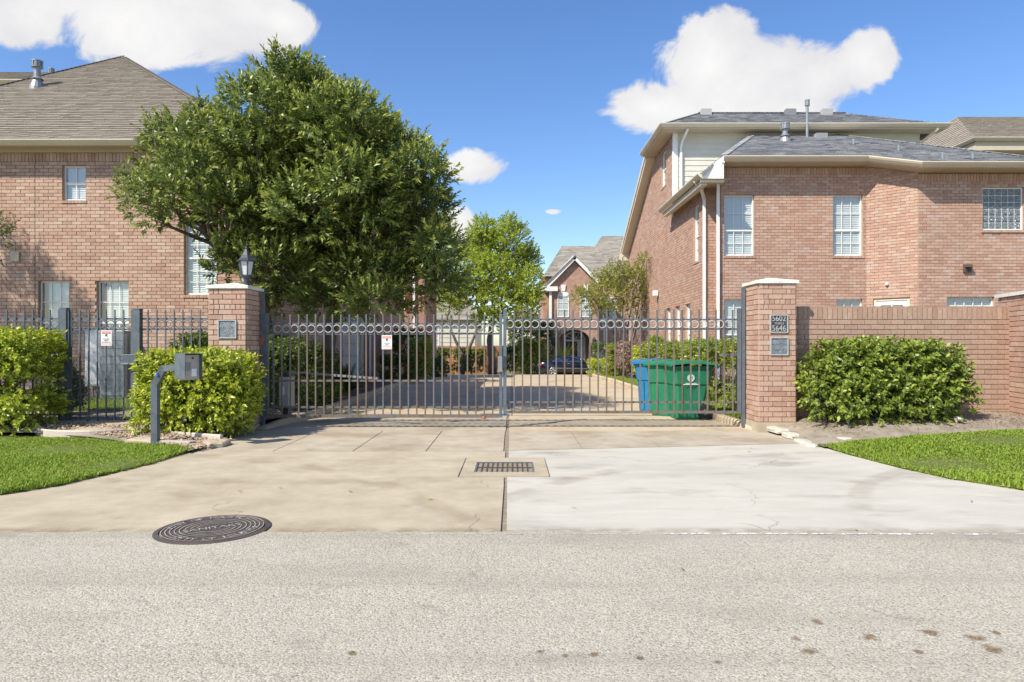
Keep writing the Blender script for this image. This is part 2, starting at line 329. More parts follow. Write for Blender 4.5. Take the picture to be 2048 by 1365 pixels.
def make_asphalt():
    m = M('asphalt', [(.40,.375,.312),(.455,.43,.362)], .93, nscale=.7, mottle=.06, bump=.6, bscale=85, spots=None)
    N, L = nodes_of(m); bs = N['Principled BSDF']; g = [n for n in N if n.type == 'NEW_GEOMETRY'][0]
    src = bs.inputs['Base Color'].links[0].from_socket
    vo = N.new('ShaderNodeTexVoronoi'); vo.inputs['Scale'].default_value = 105; L.new(g.outputs['Position'], vo.inputs['Vector'])
    cr = N.new('ShaderNodeValToRGB'); L.new(vo.outputs['Color'], cr.inputs[0]); e = cr.color_ramp.elements
    e[0].position = 0; e[0].color = (.45,.42,.36,1); e[1].position = 1; e[1].color = (1.45,1.42,1.36,1)
    k = e.new(.2); k.color = (.75,.72,.66,1); k = e.new(.5); k.color = (.98,.96,.94,1); k = e.new(.8); k.color = (1.2,1.14,1.04,1)
    mx = N.new('ShaderNodeMix'); mx.data_type = 'RGBA'; mx.blend_type = 'MULTIPLY'; mx.inputs[0].default_value = .8; L.new(src, mx.inputs[6]); L.new(cr.outputs[0], mx.inputs[7]); col = mx.outputs[2]
    # pits between the stones
    mr = N.new('ShaderNodeMapRange'); L.new(vo.outputs['Distance'], mr.inputs[0]); mr.inputs[1].default_value = .55; mr.inputs[2].default_value = .95
    mx = N.new('ShaderNodeMix'); mx.data_type = 'RGBA'; L.new(mr.outputs[0], mx.inputs[0]); L.new(col, mx.inputs[6]); mx.inputs[7].default_value = (.16,.145,.12,1); col = mx.outputs[2]
    def nz(sc, det=4, st=(1,1,1)):
        mp = N.new('ShaderNodeMapping'); mp.inputs['Scale'].default_value = st; L.new(g.outputs['Position'], mp.inputs[0])
        n = N.new('ShaderNodeTexNoise'); n.inputs['Scale'].default_value = sc; n.inputs['Detail'].default_value = det; L.new(mp.outputs[0], n.inputs['Vector']); return n.outputs['Fac']
    for sc, thr, wid, c, amt, st in ((120, .66, .04, (.07,.065,.055), .75, (1,1,1)), (1.1, .55, .2, (.24,.21,.165), .4, (.5,1.5,1)), (.45, .5, .25, (.43,.40,.34), .5, (.6,1.3,1)), (1.0, .54, .12, (.25,.22,.175), .4, (.05,1.6,1)), (2.2, .63, .06, (.19,.165,.13), .35, (.7,1.2,1))):
        mr = N.new('ShaderNodeMapRange'); L.new(nz(sc, 5, st), mr.inputs[0]); mr.inputs[1].default_value = thr; mr.inputs[2].default_value = thr+wid; mr.inputs[4].default_value = amt
        mx = N.new('ShaderNodeMix'); mx.data_type = 'RGBA'; L.new(mr.outputs[0], mx.inputs[0]); L.new(col, mx.inputs[6]); mx.inputs[7].default_value = (*c, 1); col = mx.outputs[2]
    # hairline cracks
    cv = N.new('ShaderNodeTexVoronoi'); cv.feature = 'DISTANCE_TO_EDGE'; cv.inputs['Scale'].default_value = .42
    wn = N.new('ShaderNodeTexNoise'); wn.inputs['Scale'].default_value = 2.5; wn.inputs['Detail'].default_value = 6; L.new(g.outputs['Position'], wn.inputs['Vector'])
    wm = N.new('ShaderNodeVectorMath'); wm.operation = 'MULTIPLY_ADD'; wm.inputs[1].default_value = (.55,.55,.55); L.new(wn.outputs['Color'], wm.inputs[0]); L.new(g.outputs['Position'], wm.inputs[2]); L.new(wm.outputs[0], cv.inputs['Vector'])
    mr = N.new('ShaderNodeMapRange'); L.new(cv.outputs['Distance'], mr.inputs[0]); mr.inputs[1].default_value = .005; mr.inputs[2].default_value = .0; mr.inputs[4].default_value = .3
    ml = N.new('ShaderNodeMath'); ml.operation = 'MULTIPLY'; L.new(mr.outputs[0], ml.inputs[0]); mr2 = N.new('ShaderNodeMapRange'); L.new(nz(.9, 3), mr2.inputs[0]); mr2.inputs[1].default_value = .5; mr2.inputs[2].default_value = .58; L.new(mr2.outputs[0], ml.inputs[1])
    mx = N.new('ShaderNodeMix'); mx.data_type = 'RGBA'; L.new(ml.outputs[0], mx.inputs[0]); L.new(col, mx.inputs[6]); mx.inputs[7].default_value = (.10,.085,.065,1); col = mx.outputs[2]
    # rust-brown drip spots, worn into the surface
    sp = N.new('ShaderNodeSeparateXYZ'); wob = N.new('ShaderNodeTexNoise'); wob.inputs['Scale'].default_value = 28; wob.inputs['Detail'].default_value = 5; L.new(g.outputs['Position'], wob.inputs['Vector'])
    L.new(g.outputs['Position'], sp.inputs[0])
    def mm(op, a, b):
        n = N.new('ShaderNodeMath'); n.operation = op
        for i, v in enumerate((a, b)):
            if isinstance(v, (int, float)): n.inputs[i].default_value = v
            else: L.new(v, n.inputs[i])
        return n.outputs[0]
    tot = None
    for (x, y, r) in ((1637,1247,17),(1738,1277,21),(1593,1280,14),(1620,1305,22),(1860,1268,23),(1952,1279,26),(1985,1302,27),(1837,1307,15),(1990,1268,12),(1280,1320,11),(1188,1312,13),(1435,1328,12),(705,1310,14),(1080,1306,12),(1130,1315,10)):
        p = gp(x, y); rr = r*p.y/FPX*.95
        dx = mm('MULTIPLY', mm('SUBTRACT', sp.outputs[0], p.x), 1/rr); dy = mm('MULTIPLY', mm('SUBTRACT', sp.outputs[1], p.y), 1/(rr*.95))
        d = mm('SUBTRACT', 1.0, mm('SQRT', mm('ADD', mm('MULTIPLY', dx, dx), mm('MULTIPLY', dy, dy)), 0))
        tot = d if tot is None else mm('MAXIMUM', tot, d)
    tot = mm('ADD', tot, mm('MULTIPLY', mm('SUBTRACT', wob.outputs['Fac'], .5), 1.6))
    mr = N.new('ShaderNodeMapRange'); L.new(tot, mr.inputs[0]); mr.inputs[1].default_value = .02; mr.inputs[2].default_value = .6; mr.inputs[4].default_value = .85
    mx = N.new('ShaderNodeMix'); mx.data_type = 'RGBA'; mx.blend_type = 'MULTIPLY'; L.new(mr.outputs[0], mx.inputs[0]); L.new(col, mx.inputs[6]); mx.inputs[7].default_value = (.42,.30,.17,1); col = mx.outputs[2]
    L.new(col, bs.inputs['Base Color'])
    bp = [n for n in N if n.type == 'BUMP'][0]; L.new(vo.outputs['Distance'], bp.inputs['Height']); bp.invert = True; bp.inputs['Distance'].default_value = .005; bp.inputs['Strength'].default_value = .55
    return m
m_asphalt = make_asphalt()
m_soil = M('soil', [(.20,.16,.115),(.29,.245,.185),(.36,.31,.245)], .98, nscale=3.5, bump=1, bscale=45, spots=[(24, .6, .05, (.34,.29,.22), .6), (9, .62, .06, (.09,.06,.04), .6)])
m_mulch = M('mulch', [(.10,.06,.04),(.17,.11,.07),(.23,.17,.12)], .98, nscale=14, bump=1, bscale=40)
m_turf = M('turf_soil', [(.10,.12,.03),(.14,.17,.04)], .98, nscale=6, bump=1, bscale=60)
m_ground = M('ground', [(.10,.12,.04),(.16,.15,.07),(.2,.19,.12)], .98, nscale=1.3, bump=.6, bscale=30)
m_white = M('white_trim', [(.74,.73,.69),(.80,.79,.75)], .55, nscale=3, mottle=.04)
m_cream = M('cream_trim', [(.60,.53,.40),(.66,.59,.46)], .5, nscale=2, mottle=.05)
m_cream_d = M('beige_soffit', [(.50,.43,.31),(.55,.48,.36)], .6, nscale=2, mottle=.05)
m_siding = M('siding', [(.56,.54,.46),(.62,.60,.52)], .6, nscale=2, mottle=.04)
m_capst = M('cast_stone', [(.62,.59,.53),(.72,.69,.63)], .85, nscale=5, bump=.2, bscale=80, spots=[(7,.62,.1,(.42,.39,.33),.4)])
m_shin_tan = M('shingle_tan', [(.262,.225,.18),(.292,.252,.203),(.24,.206,.164),(.308,.268,.218),(.276,.238,.192)], .95, nscale=30, bump=.6, bscale=160, rand=True, mottle=.14)
m_shin_grey = M('shingle_grey', [(.24,.245,.255),(.33,.335,.345),(.16,.165,.18),(.42,.42,.42),(.28,.285,.295)], .95, nscale=30, bump=.6, bscale=160, rand=True, mottle=.14)
m_shin_far = M('shingle_far', [(.235,.21,.17),(.30,.272,.225),(.195,.172,.14),(.345,.315,.265),(.265,.238,.196)], .95, nscale=9, rand=True, bump=.6, bscale=60)
m_glass = None
def make_glass():
    m = bpy.data.materials.new('window_glass'); m.use_nodes = True; N, L = nodes_of(m); N.clear()
    o = N.new('ShaderNodeOutputMaterial'); g = N.new('ShaderNodeBsdfGlossy'); g.inputs['Roughness'].default_value = .03; g.inputs['Color'].default_value = (.9,.95,1,1)
    t = N.new('ShaderNodeBsdfTransparent'); t.inputs['Color'].default_value = (.86,.90,.90,1); f = N.new('ShaderNodeLayerWeight'); f.inputs['Blend'].default_value = .5; pw = N.new('ShaderNodeMath'); pw.operation = 'POWER'; pw.inputs[1].default_value = 3.5; L.new(f.outputs['Facing'], pw.inputs[0])
    a = N.new('ShaderNodeMath'); a.operation = 'MULTIPLY_ADD'; a.inputs[1].default_value = .7; a.inputs[2].default_value = .11; L.new(pw.outputs[0], a.inputs[0])
    ms = N.new('ShaderNodeMixShader'); L.new(a.outputs[0], ms.inputs[0]); L.new(t.outputs[0], ms.inputs[1]); L.new(g.outputs[0], ms.inputs[2]); L.new(ms.outputs[0], o.inputs[0]); return m
m_glass = make_glass()
m_blind = M('blind', [(.72,.72,.69),(.78,.78,.75)], .6, nscale=3, mottle=.04)
m_room = M('dark_room', [(.05,.05,.05),(.07,.065,.06)], .9, nscale=2)
m_woodred = M('interior_wood', [(.16,.055,.03),(.2,.08,.045)], .5, nscale=5, stretch=(6,6,1))
def make_gate_metal():
    m = M('gate_metal', [(.08,.092,.105),(.11,.122,.135),(.14,.15,.16)], .5, nscale=7, mottle=.15, bump=.15, bscale=120, spec=.5)
    N, L = nodes_of(m); bs = N['Principled BSDF']; src = bs.inputs['Base Color'].links[0].from_socket
    g = [n for n in N if n.type == 'NEW_GEOMETRY'][0]; sp = N.new('ShaderNodeSeparateXYZ'); L.new(g.outputs['Position'], sp.inputs[0])
    mp = N.new('ShaderNodeMapping'); mp.inputs['Scale'].default_value = (8,8,1.1); L.new(g.outputs['Position'], mp.inputs[0])
    n = N.new('ShaderNodeTexNoise'); n.inputs['Scale'].default_value = 1.6; n.inputs['Detail'].default_value = 8; L.new(mp.outputs[0], n.inputs['Vector'])
    mr0 = N.new('ShaderNodeMapRange'); L.new(sp.outputs[2], mr0.inputs[0]); mr0.inputs[1].default_value = 1.75; mr0.inputs[2].default_value = 1.25; mr0.inputs[3].default_value = -.16; mr0.inputs[4].default_value = .10
    a = N.new('ShaderNodeMath'); a.operation = 'ADD'; L.new(n.outputs['Fac'], a.inputs[0]); L.new(mr0.outputs[0], a.inputs[1])
    mr = N.new('ShaderNodeMapRange'); L.new(a.outputs[0], mr.inputs[0]); mr.inputs[1].default_value = .47; mr.inputs[2].default_value = .62; mr.inputs[4].default_value = .9
    cr = N.new('ShaderNodeValToRGB'); L.new(n.outputs['Fac'], cr.inputs[0]); e = cr.color_ramp.elements; e[0].position = .35; e[0].color = (.22,.18,.135,1); e[1].position = .68; e[1].color = (.13,.08,.05,1)
    mx = N.new('ShaderNodeMix'); mx.data_type = 'RGBA'; L.new(mr.outputs[0], mx.inputs[0]); L.new(src, mx.inputs[6]); L.new(cr.outputs[0], mx.inputs[7]); L.new(mx.outputs[2], bs.inputs['Base Color']); return m
m_gate = make_gate_metal()
m_steel = M('painted_steel', [(.075,.095,.115),(.105,.125,.145),(.135,.15,.165)], .45, nscale=8, mottle=.15, bump=.1, bscale=90, spec=.5, spots=[(14,.66,.05,(.25,.13,.07),.5)])
m_galv = M('galvanised', [(.24,.255,.27),(.32,.33,.34)], .45, .4, nscale=8, mottle=.12)
m_dark = M('dark_metal', [(.03,.033,.04),(.05,.052,.06)], .45, nscale=10)
m_rustplate = M('rust_plate', [(.25,.10,.06),(.33,.16,.1)], .85, nscale=20, bump=.4)
m_paintwhite = M('white_paint', [(.68,.67,.63),(.76,.75,.71)], .7, nscale=5, mottle=.05)
m_roadpaint = M('road_paint', [(.46,.45,.42),(.78,.77,.74)], .8, nscale=26, bump=.4, bscale=90, lo=.42, hi=.56)
m_red = M('sign_red', [(.62,.10,.07),(.68,.18,.13)], .6, nscale=9)
m_signw = M('sign_white', [(.76,.75,.72),(.8,.79,.77)], .5, nscale=5, mottle=.03)
m_ink = M('sign_ink', [(.04,.045,.05),(.06,.06,.065)], .6, nscale=9)
m_plaque = M('plaque_zinc', [(.12,.145,.165),(.19,.22,.24),(.27,.30,.315)], .5, .3, nscale=18, bump=.3, bscale=60)
m_plaque_d = M('plaque_black', [(.035,.04,.045),(.06,.065,.07)], .5, nscale=12)
m_plaque_f = M('plaque_rim', [(.38,.38,.36),(.48,.48,.46)], .5, .2, nscale=12)
m_beigebox = M('beige_enclosure', [(.38,.35,.30),(.43,.40,.35)], .5, nscale=6)
m_iron = M('cast_iron', [(.055,.045,.04),(.085,.07,.06),(.11,.075,.055)], .6, nscale=10, bump=.4, bscale=150)
m_iron_worn = M('worn_iron', [(.20,.16,.13),(.34,.315,.28),(.45,.42,.38)], .55, nscale=12, bump=.2, bscale=120)
m_stone = M('limestone', [(.46,.42,.34),(.56,.52,.44),(.40,.355,.285)], .9, nscale=7, bump=.5, bscale=40, rand=False)
m_wood = M('cedar_board', [(.42,.17,.06),(.34,.13,.05),(.48,.22,.09)], .8, nscale=10, rand=True, bump=.3, bscale=60)
m_bark = M('bark', [(.09,.07,.055),(.15,.12,.095),(.19,.16,.13)], .95, nscale=14, bump=1, bscale=30, stretch=(1,1,.35))
m_bark_pale = M('bark_pale', [(.30,.26,.22),(.42,.38,.33)], .9, nscale=6, bump=.5, bscale=20, stretch=(1,1,.4))
def leafmat(name, cols, rough=.42, trans=.28, spec=.5): return M(name, cols, rough, nscale=30, rand=True, trans=trans, mottle=.15, spec=spec)
m_leaf_tree = leafmat('leaf_laurel', [(.115,.165,.038),(.155,.21,.045),(.195,.25,.055),(.13,.18,.045),(.09,.135,.038)])
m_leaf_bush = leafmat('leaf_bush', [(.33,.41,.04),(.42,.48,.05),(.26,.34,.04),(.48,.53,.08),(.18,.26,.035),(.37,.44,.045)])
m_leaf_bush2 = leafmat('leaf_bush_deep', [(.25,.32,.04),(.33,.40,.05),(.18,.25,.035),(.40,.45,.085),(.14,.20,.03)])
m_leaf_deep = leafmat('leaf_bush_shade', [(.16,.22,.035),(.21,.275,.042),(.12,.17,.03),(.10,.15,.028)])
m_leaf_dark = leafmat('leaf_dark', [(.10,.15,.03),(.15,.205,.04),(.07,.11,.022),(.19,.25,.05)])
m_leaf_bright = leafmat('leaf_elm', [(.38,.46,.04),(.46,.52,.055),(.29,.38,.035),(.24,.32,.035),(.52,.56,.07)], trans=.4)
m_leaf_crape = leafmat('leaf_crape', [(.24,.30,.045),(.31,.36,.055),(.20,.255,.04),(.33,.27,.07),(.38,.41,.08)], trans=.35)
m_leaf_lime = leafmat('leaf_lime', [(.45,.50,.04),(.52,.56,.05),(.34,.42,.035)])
m_flower = leafmat('flower_pink', [(.50,.24,.30),(.58,.36,.42),(.14,.19,.04),(.20,.25,.05),(.44,.2,.27)])
m_leaf_new = leafmat('leaf_laurel_new', [(.31,.36,.065),(.38,.42,.08),(.25,.31,.06),(.44,.47,.11)])
m_palm = leafmat('leaf_sago', [(.05,.075,.015),(.08,.11,.02),(.035,.055,.012)])
m_grass = M('grass_blade', [(.19,.30,.03),(.25,.36,.036),(.31,.42,.045),(.22,.33,.03),(.40,.42,.12)], .6, nscale=30, rand=True, mottle=.15, trans=.35, spec=.25, spots=[(1.3, .5, .2, (.33,.37,.07), .3), (2.6, .62, .1, (.42,.38,.16), .3)])
m_binG = M('bin_green', [(.010,.16,.075),(.016,.19,.09)], .5, nscale=4, mottle=.12, spec=.45, spots=[(6, .58, .15, (.07,.17,.10), .45), (30, .66, .05, (.10,.14,.09), .5)])
m_binB = M('bin_blue', [(.012,.15,.32),(.02,.185,.37)], .5, nscale=4, mottle=.12, spec=.45, spots=[(6, .58, .15, (.09,.18,.30), .45), (30, .66, .05, (.11,.15,.2), .5)])
m_binK = M('bin_black', [(.012,.012,.013),(.02,.02,.022)], .45, nscale=4)
m_ring_lit = M('ring_metal', [(.42,.42,.41),(.52,.51,.48)], .45, nscale=9, mottle=.1)  # pale rings, with the light they catch put into the colour
m_rubber = M('rubber', [(.015,.015,.016),(.03,.03,.03)], .7, nscale=20)
# ------------------------------------------------------------------ ground and paving
from mathutils.geometry import delaunay_2d_cdt
def in_poly(P, poly):
    x, y = P[:, 0], P[:, 1]; ins = np.zeros(len(P), bool); n = len(poly)
    for i in range(n):
        x0, y0 = poly[i]; x1, y1 = poly[(i+1) % n]
        c = ((y0 > y) != (y1 > y)) & (x < (x1-x0)*(y-y0)/((y1-y0) if abs(y1-y0) > 1e-12 else 1e-12)+x0); ins ^= c
    return ins
def sheet(name, poly, zf, mat, step=.25, jit=0, seed=1, drop=0, parent=None, kind='structure'):
    poly = [(p[0], p[1]) for p in poly]; P = np.array(poly); lo, hi = P.min(0), P.max(0)
    gx = np.arange(lo[0]+step/2, hi[0], step); gy = np.arange(lo[1]+step/2, hi[1], step)
    G = np.array([(a, b) for a in gx for b in gy]); 
    if len(G): G = G[in_poly(G, poly)]
    pts = [Vector(p) for p in poly]+[Vector(p) for p in G]
    r = delaunay_2d_cdt(pts, [], [list(range(len(poly)))], 1, 1e-4)
    rng = np.random.default_rng(seed); V = [(v.x, v.y, zf(v.x, v.y)+(rng.normal()*jit if jit else 0)-(drop if i < len(poly) else 0)) for i, v in enumerate(r[0])]
    b = MB(); b.v = V; b.f = [tuple(f) for f in r[2]]; b.m = [0]*len(b.f)
    o = b.build(name, mat, parent, smooth=True)
    if parent is None: tag(o, kind=kind)
    return o
b = MB(); ys = [-60, 0, 12, 20]+[20+2*i for i in range(1, 18)]+[70, 120, 900]; xs = [-900, -60, -12, -4, 4, 12, 60, 900]
for y in ys:
    for x in xs: b.v.append((x, y, gz(y)-.07))
for j in range(len(ys)-1):
    for i in range(len(xs)-1):
        k = j*len(xs)+i; b.f.append((k, k+1, k+1+len(xs), k+len(xs))); b.m.append(0)
tag(b.build('ground', m_ground), kind='structure')
# street: worn aggregate, ragged edge where it laps the concrete
rnd = random.Random(3); edge = []
x = -40.0
while x < 40:
    fine = abs(x) < 9
    edge.append((x, 4.955+rnd.uniform(-.012, .012)+(.02*math.sin(x*1.7)+.03*math.sin(x*.6+1) if x < -1.2 else .006*math.sin(x*3)))); x += .05 if fine else .6
sheet('street', [(-40, -14), (40, -14)]+edge[::-1], lambda x, y: .006, m_asphalt, step=3)
# worn white edge line on the asphalt
b = MB(); x = -1.0
while x < 10:
    l = rnd.uniform(.02, .09); w = rnd.uniform(.007, .019) if x > 1 else rnd.uniform(.001, .006); y = 4.885+.01*math.sin(x)+rnd.uniform(-.004, .004)
    if rnd.random() < .9: b.add([(x, y-w, .0095), (x+l, y-w*rnd.uniform(.5, 1.2), .0095), (x+l*rnd.uniform(.7, 1.1), y+w, .0095), (x+l*.1, y+w*rnd.uniform(.4, 1), .0095)], [(0, 1, 2, 3)])
    x += l*rnd.uniform(.8, 1.25)
tag(b.build('road_marking', m_roadpaint), kind='structure')
# driveway: slabs with recessed joints
LC = [gp(x, y) for x, y in ((0, 991), (121, 972), (242, 944), (303, 929), (348, 914), (390, 902))]
RC = [gp(x, y) for x, y in ((1640, 893), (1700, 911), (1800, 937), (1900, 959), (2048, 982))]
LCp = [(-16, 5.02), (-10, 5.1), (-7.5, 5.35), (-5.8, 5.72)]+[(p.x, p.y) for p in LC]
RCp = [(p.x, p.y) for p in RC]+[(5.5, 5.95), (7, 5.5), (9.5, 5.2), (16, 5.05)]
dw = sheet('driveway', [(-15.9, 4.62), (15.9, 4.62), (15.9, 5.0)]+RCp[::-1][1:]+[(4.3, 10.5), (4.0, 13), (-4.1, 13), (-4.5, 10.5)]+LCp[::-1][:-1], lambda x, y: -.014, m_joint, step=.8)
def slab(poly, mat, zf=lambda x, y: 0.0, t=.05, parent=dw):
    mb = MB(); n = len(poly); top = [(p[0], p[1], zf(p[0], p[1])) for p in poly]; bot = [(p[0], p[1], zf(p[0], p[1])-t) for p in poly]
    mb.add(top+bot, [tuple(range(n))]+[(i, n+i, n+(i+1) % n, (i+1) % n) for i in range(n)]); return mb.build('slab', mat, parent)
slab([(-16, 4.6), (-.085, 4.6), (-.08, 6.6), (-.085, 7.02), (-.56, 7.02), (-.555, 8.22), (-.085, 8.22), (-.085, 8.69), (LCp[-1][0], 8.69)]+LCp[::-1], m_conc_tan)
slab([(-.035, 4.6), (16, 4.6)]+RCp[::-1]+[(3.95, 9.36), (2, 9.05), (-.04, 8.74), (-.04, 8.22), (.395, 8.22), (.40, 7.02), (-.05, 7.02)], m_conc_white)
def ny(x): return 8.74+.013 if x < -.06 else 8.765+(x+.04)*.155
xsl = [-4.32, -3.05, -2.03, -1.10, -.105]
for a, c in zip(xsl[:-1], xsl[1:]): slab([(a+.008, 8.715), (c-.006, 8.715), (c-.006, 10.755), (a+.008, 10.755)], m_conc_strip)
xsr = [-.045, .92, 1.97, 3.02, 4.1]
for a, c in zip(xsr[:-1], xsr[1:]): slab([(a+.004, ny(a)+.012), (c-.004, ny(c)+.012), (c-.004, 10.74), (a+.004, 10.74)], m_conc_strip)
slab([(-4.35, 10.78), (-.1, 10.78), (-.1, 13.0), (-3.95, 13.0)], m_conc_strip); slab([(-.05, 10.77), (4.1, 10.77), (3.9, 13.0), (-.05, 13.0)], m_conc_drive)
ct = tag(MB().add([(-3.9, 12.9, -.02), (3.9, 12.9, -.02), (3.9, 20, -.02), (-3.9, 20, -.02), (3.9, 30, gz(30)-.02), (-3.9, 30, gz(30)-.02), (3.9, 37, gz(37)-.03), (-3.9, 37, gz(37)-.03), (-30, 37, gz(37)-.03), (30, 37, gz(37)-.03), (30, 50.2, gz(50.2)-.03), (-30, 50.2, gz(50.2)-.03)],
    [(0, 1, 2, 3), (3, 2, 4, 5), (5, 4, 6, 7), (8, 9, 10, 11)]).build('courtyard', m_joint), kind='structure')
yy = [13.03, 17.2, 21.4, 25.6, 29.8, 34, 38.2, 42.4, 46.6, 50.2]
for a, c in zip(yy[:-1], yy[1:]):
    cols_ = [(-3.66, -.01), (.01, 3.62)] if a < 34 else [(-30, -12), (-11.98, -3.67), (-3.65, -.01), (.01, 3.62), (3.64, 12), (12.02, 30)]
    for x0, x1 in cols_:
        n = 4; mb = MB()
        for j in range(n+1):
            y = a+.015+(c-a-.03)*j/n
            for xx in (x0, x1): mb.v.append((xx, y, gz(y)))
        for j in range(n): mb.f.append((2*j, 2*j+1, 2*j+3, 2*j+2)); mb.m.append(0)
        mb.build('slab', m_conc_drive, ct)
def kerb(path, h=.12, w=.16, name='kerb'):
    mb = MB(); P = [Vector((p[0], p[1], gz(p[1]))) for p in path]; n = len(P); prof = [(-w/2, -.1), (-w/2, h*.75), (-w/2+.03, h), (w/2-.04, h), (w/2, h*.6), (w/2, -.1)]
    for i, p in enumerate(P):
        d = (P[min(i+1, n-1)]-P[max(i-1, 0)]); s = Vector((d.y, -d.x, 0)).normalized()
        for q, z in prof: mb.v.append(tuple(p+s*q+Vector((0, 0, z*(p2s(i, n))))))
    k = len(prof)
    for i in range(n-1):
        for j in range(k-1): mb.f.append((i*k+j, i*k+j+1, (i+1)*k+j+1, (i+1)*k+j)); mb.m.append(0)
    mb.f.append(tuple(range(k))[::-1]); mb.f.append(tuple((n-1)*k+j for j in range(k))); mb.m += [0, 0]
    return tag(mb.build(name, m_conc_drive, smooth=False), kind='structure')
def p2s(i, n): return 1.0 if i > 1 else (.25, .7)[i]
kerb([(-4.02, 10.95), (-3.92, 11.5), (-3.80, 12.2), (-3.72, 13.2)]+[(-3.72, 14+2*i) for i in range(10)]+[(-3.8, 34.5), (-4.3, 36.2), (-6, 37)])
kerb([(3.98, 10.75), (3.86, 11.15), (3.72, 11.9), (3.66, 13)]+[(3.68, 14.5+2*i) for i in range(9)]+[(3.9, 32.5), (4.8, 34.6), (6.5, 36), (9, 36.8)])
# beds, lawns
LT = [gp(x, y, .05) for x, y in ((388, 897), (345, 889), (280, 881), (200, 875), (100, 869), (0, 867))]
LTp = [(p.x, p.y) for p in LT]+[(-12, LT[-1].y+.1), (-16, LT[-1].y+.1)]
def sm(t): t = min(max(t, 0), 1); return t*t*(3-2*t)
def zlr(x, y): return .03+.14*sm((y-7.0)/2.4)*sm((x-4.1)/1.3)
RT = []
for x, y in ((1634, 888), (1700, 882), (1800, 873), (1900, 865), (2048, 857)):
    z = .05
    for k in range(8): p = gp(x, y, z); z = zlr(p.x, p.y)+.015
    RT.append(p)
RTp = [(p.x, p.y) for p in RT]+[(11, RT[-1].y+.4), (16, RT[-1].y+.5)]
def sm(t): t = min(max(t, 0), 1); return t*t*(3-2*t)
def zl(x, y): return .045+.09*sm((y-8.8)/1.9)
def zr(x, y): return zlr(x, y)-.012+.12*sm((y-9.2)/1.4)*sm((x-3.7)/.6)
lawn_l = LCp+LTp; lawn_r = RCp+RTp[::-1]
sheet('lawn', lawn_l, lambda x, y: .03, m_turf, .12, drop=.045); sheet('lawn', lawn_r, lambda x, y: zlr(x, y), m_turf, .12, drop=.045)
bed_l = [(-4.02, 8.72)]+[(p[0], p[1]-.14) for p in LTp]+[(-16, 15.5), (-4.0, 15.5), (-3.82, 13.4), (-3.85, 12.0), (-4.15, 10.7)]
sheet('planting_bed', bed_l, lambda x, y: zl(x, y)-.01, m_soil, .2, jit=.008)
bed_r = [(4.08, 9.18)]+[(p[0]+.03, p[1]-.14) for p in RTp]+[(16, 11.05), (5.0, 11.05), (4.1, 11.0), (3.92, 10.5)]
sheet('planting_bed', bed_r, lambda x, y: zr(x, y), m_soil, .16, jit=.012)
sheet('side_yard', [(-3.80, 13.3), (-3.80, 34), (-16, 34), (-16, 15.6), (-4.0, 15.6)], lambda x, y: gz(y)+.06, m_mulch, .5, jit=.01)
sheet('side_yard', [(3.76, 11.3), (16, 11.3), (16, 36), (9, 36.6), (5, 34.5), (3.95, 32.2), (3.76, 29)], lambda x, y: gz(y)+.07, m_mulch, .5, jit=.01)
def grass(name, poly, n, h, z, label, clipx=(-11, 11), seed=0, col=m_grass, group=None):
    rng = np.random.default_rng(seed); P = np.array(poly); lo, hi = P.min(0), P.max(0); lo[0] = max(lo[0], clipx[0]); hi[0] = min(hi[0], clipx[1])
    Q = rng.uniform(lo, hi, (n, 2)); Q = Q[in_poly(Q, poly)]; k = len(Q)
    a = rng.uniform(0, 2*np.pi, k); ln = rng.uniform(.25, .9, k)*h; H = rng.uniform(.55, 1.25, k)*h*(.8+.4*np.sin(Q[:, 0]*2.1+1)*np.sin(Q[:, 1]*2.7)); w = rng.uniform(.0045, .008, k)
    Z = np.full(k, z) if not callable(z) else np.array([z(*q) for q in Q])
    base = np.c_[Q, Z]; s = np.c_[-np.sin(a), np.cos(a), np.zeros(k)]*w[:, None]; tip = base+np.c_[np.cos(a)*ln, np.sin(a)*ln, H]; mid = base+np.c_[np.cos(a)*ln*.35, np.sin(a)*ln*.35, H*.65]
    V = np.stack([base-s, base+s, mid+s*.8, mid-s*.8, tip], 1).reshape(-1, 3); i = np.arange(k)*5
    F = np.concatenate([np.c_[i, i+1, i+2], np.c_[i, i+2, i+3], np.c_[i+3, i+2, i+4]])
    return tag(fast_mesh(name, V, F, col), label, 'grass', kind='stuff')
LCi = [(p[0]+.008+.012*math.sin(i*1.9), p[1]-.010) for i, p in enumerate(LCp)]; RCi = [(p[0]-.010, p[1]-.008) for p in RCp]
grass('grass', LCi+LTp, 190000, .045, .015, 'mown green lawn beside the keypad post and gravel bed', (-9, -3.7), 1)
grass('grass', RCi+RTp[::-1], 190000, .045, lambda x, y: zlr(x, y)-.015, 'mown green lawn in front of the brick wall bed', (3.7, 9), 2)
grass('grass', [(-16, 12.6), (-5.2, 12.6), (-5.2, 14.9), (-16, 14.9)], 60000, .06, lambda x, y: zl(x, y), 'strip of grass behind the pedestrian gate', (-10, -5), 3)
grass('grass', [(3.8, 11.6), (5.6, 11.6), (4.6, 20), (4.5, 28), (3.8, 30)], 60000, .06, lambda x, y: gz(y)+.07, 'strip of grass between the kerb and the clipped hedge', (3.6, 6), 4)

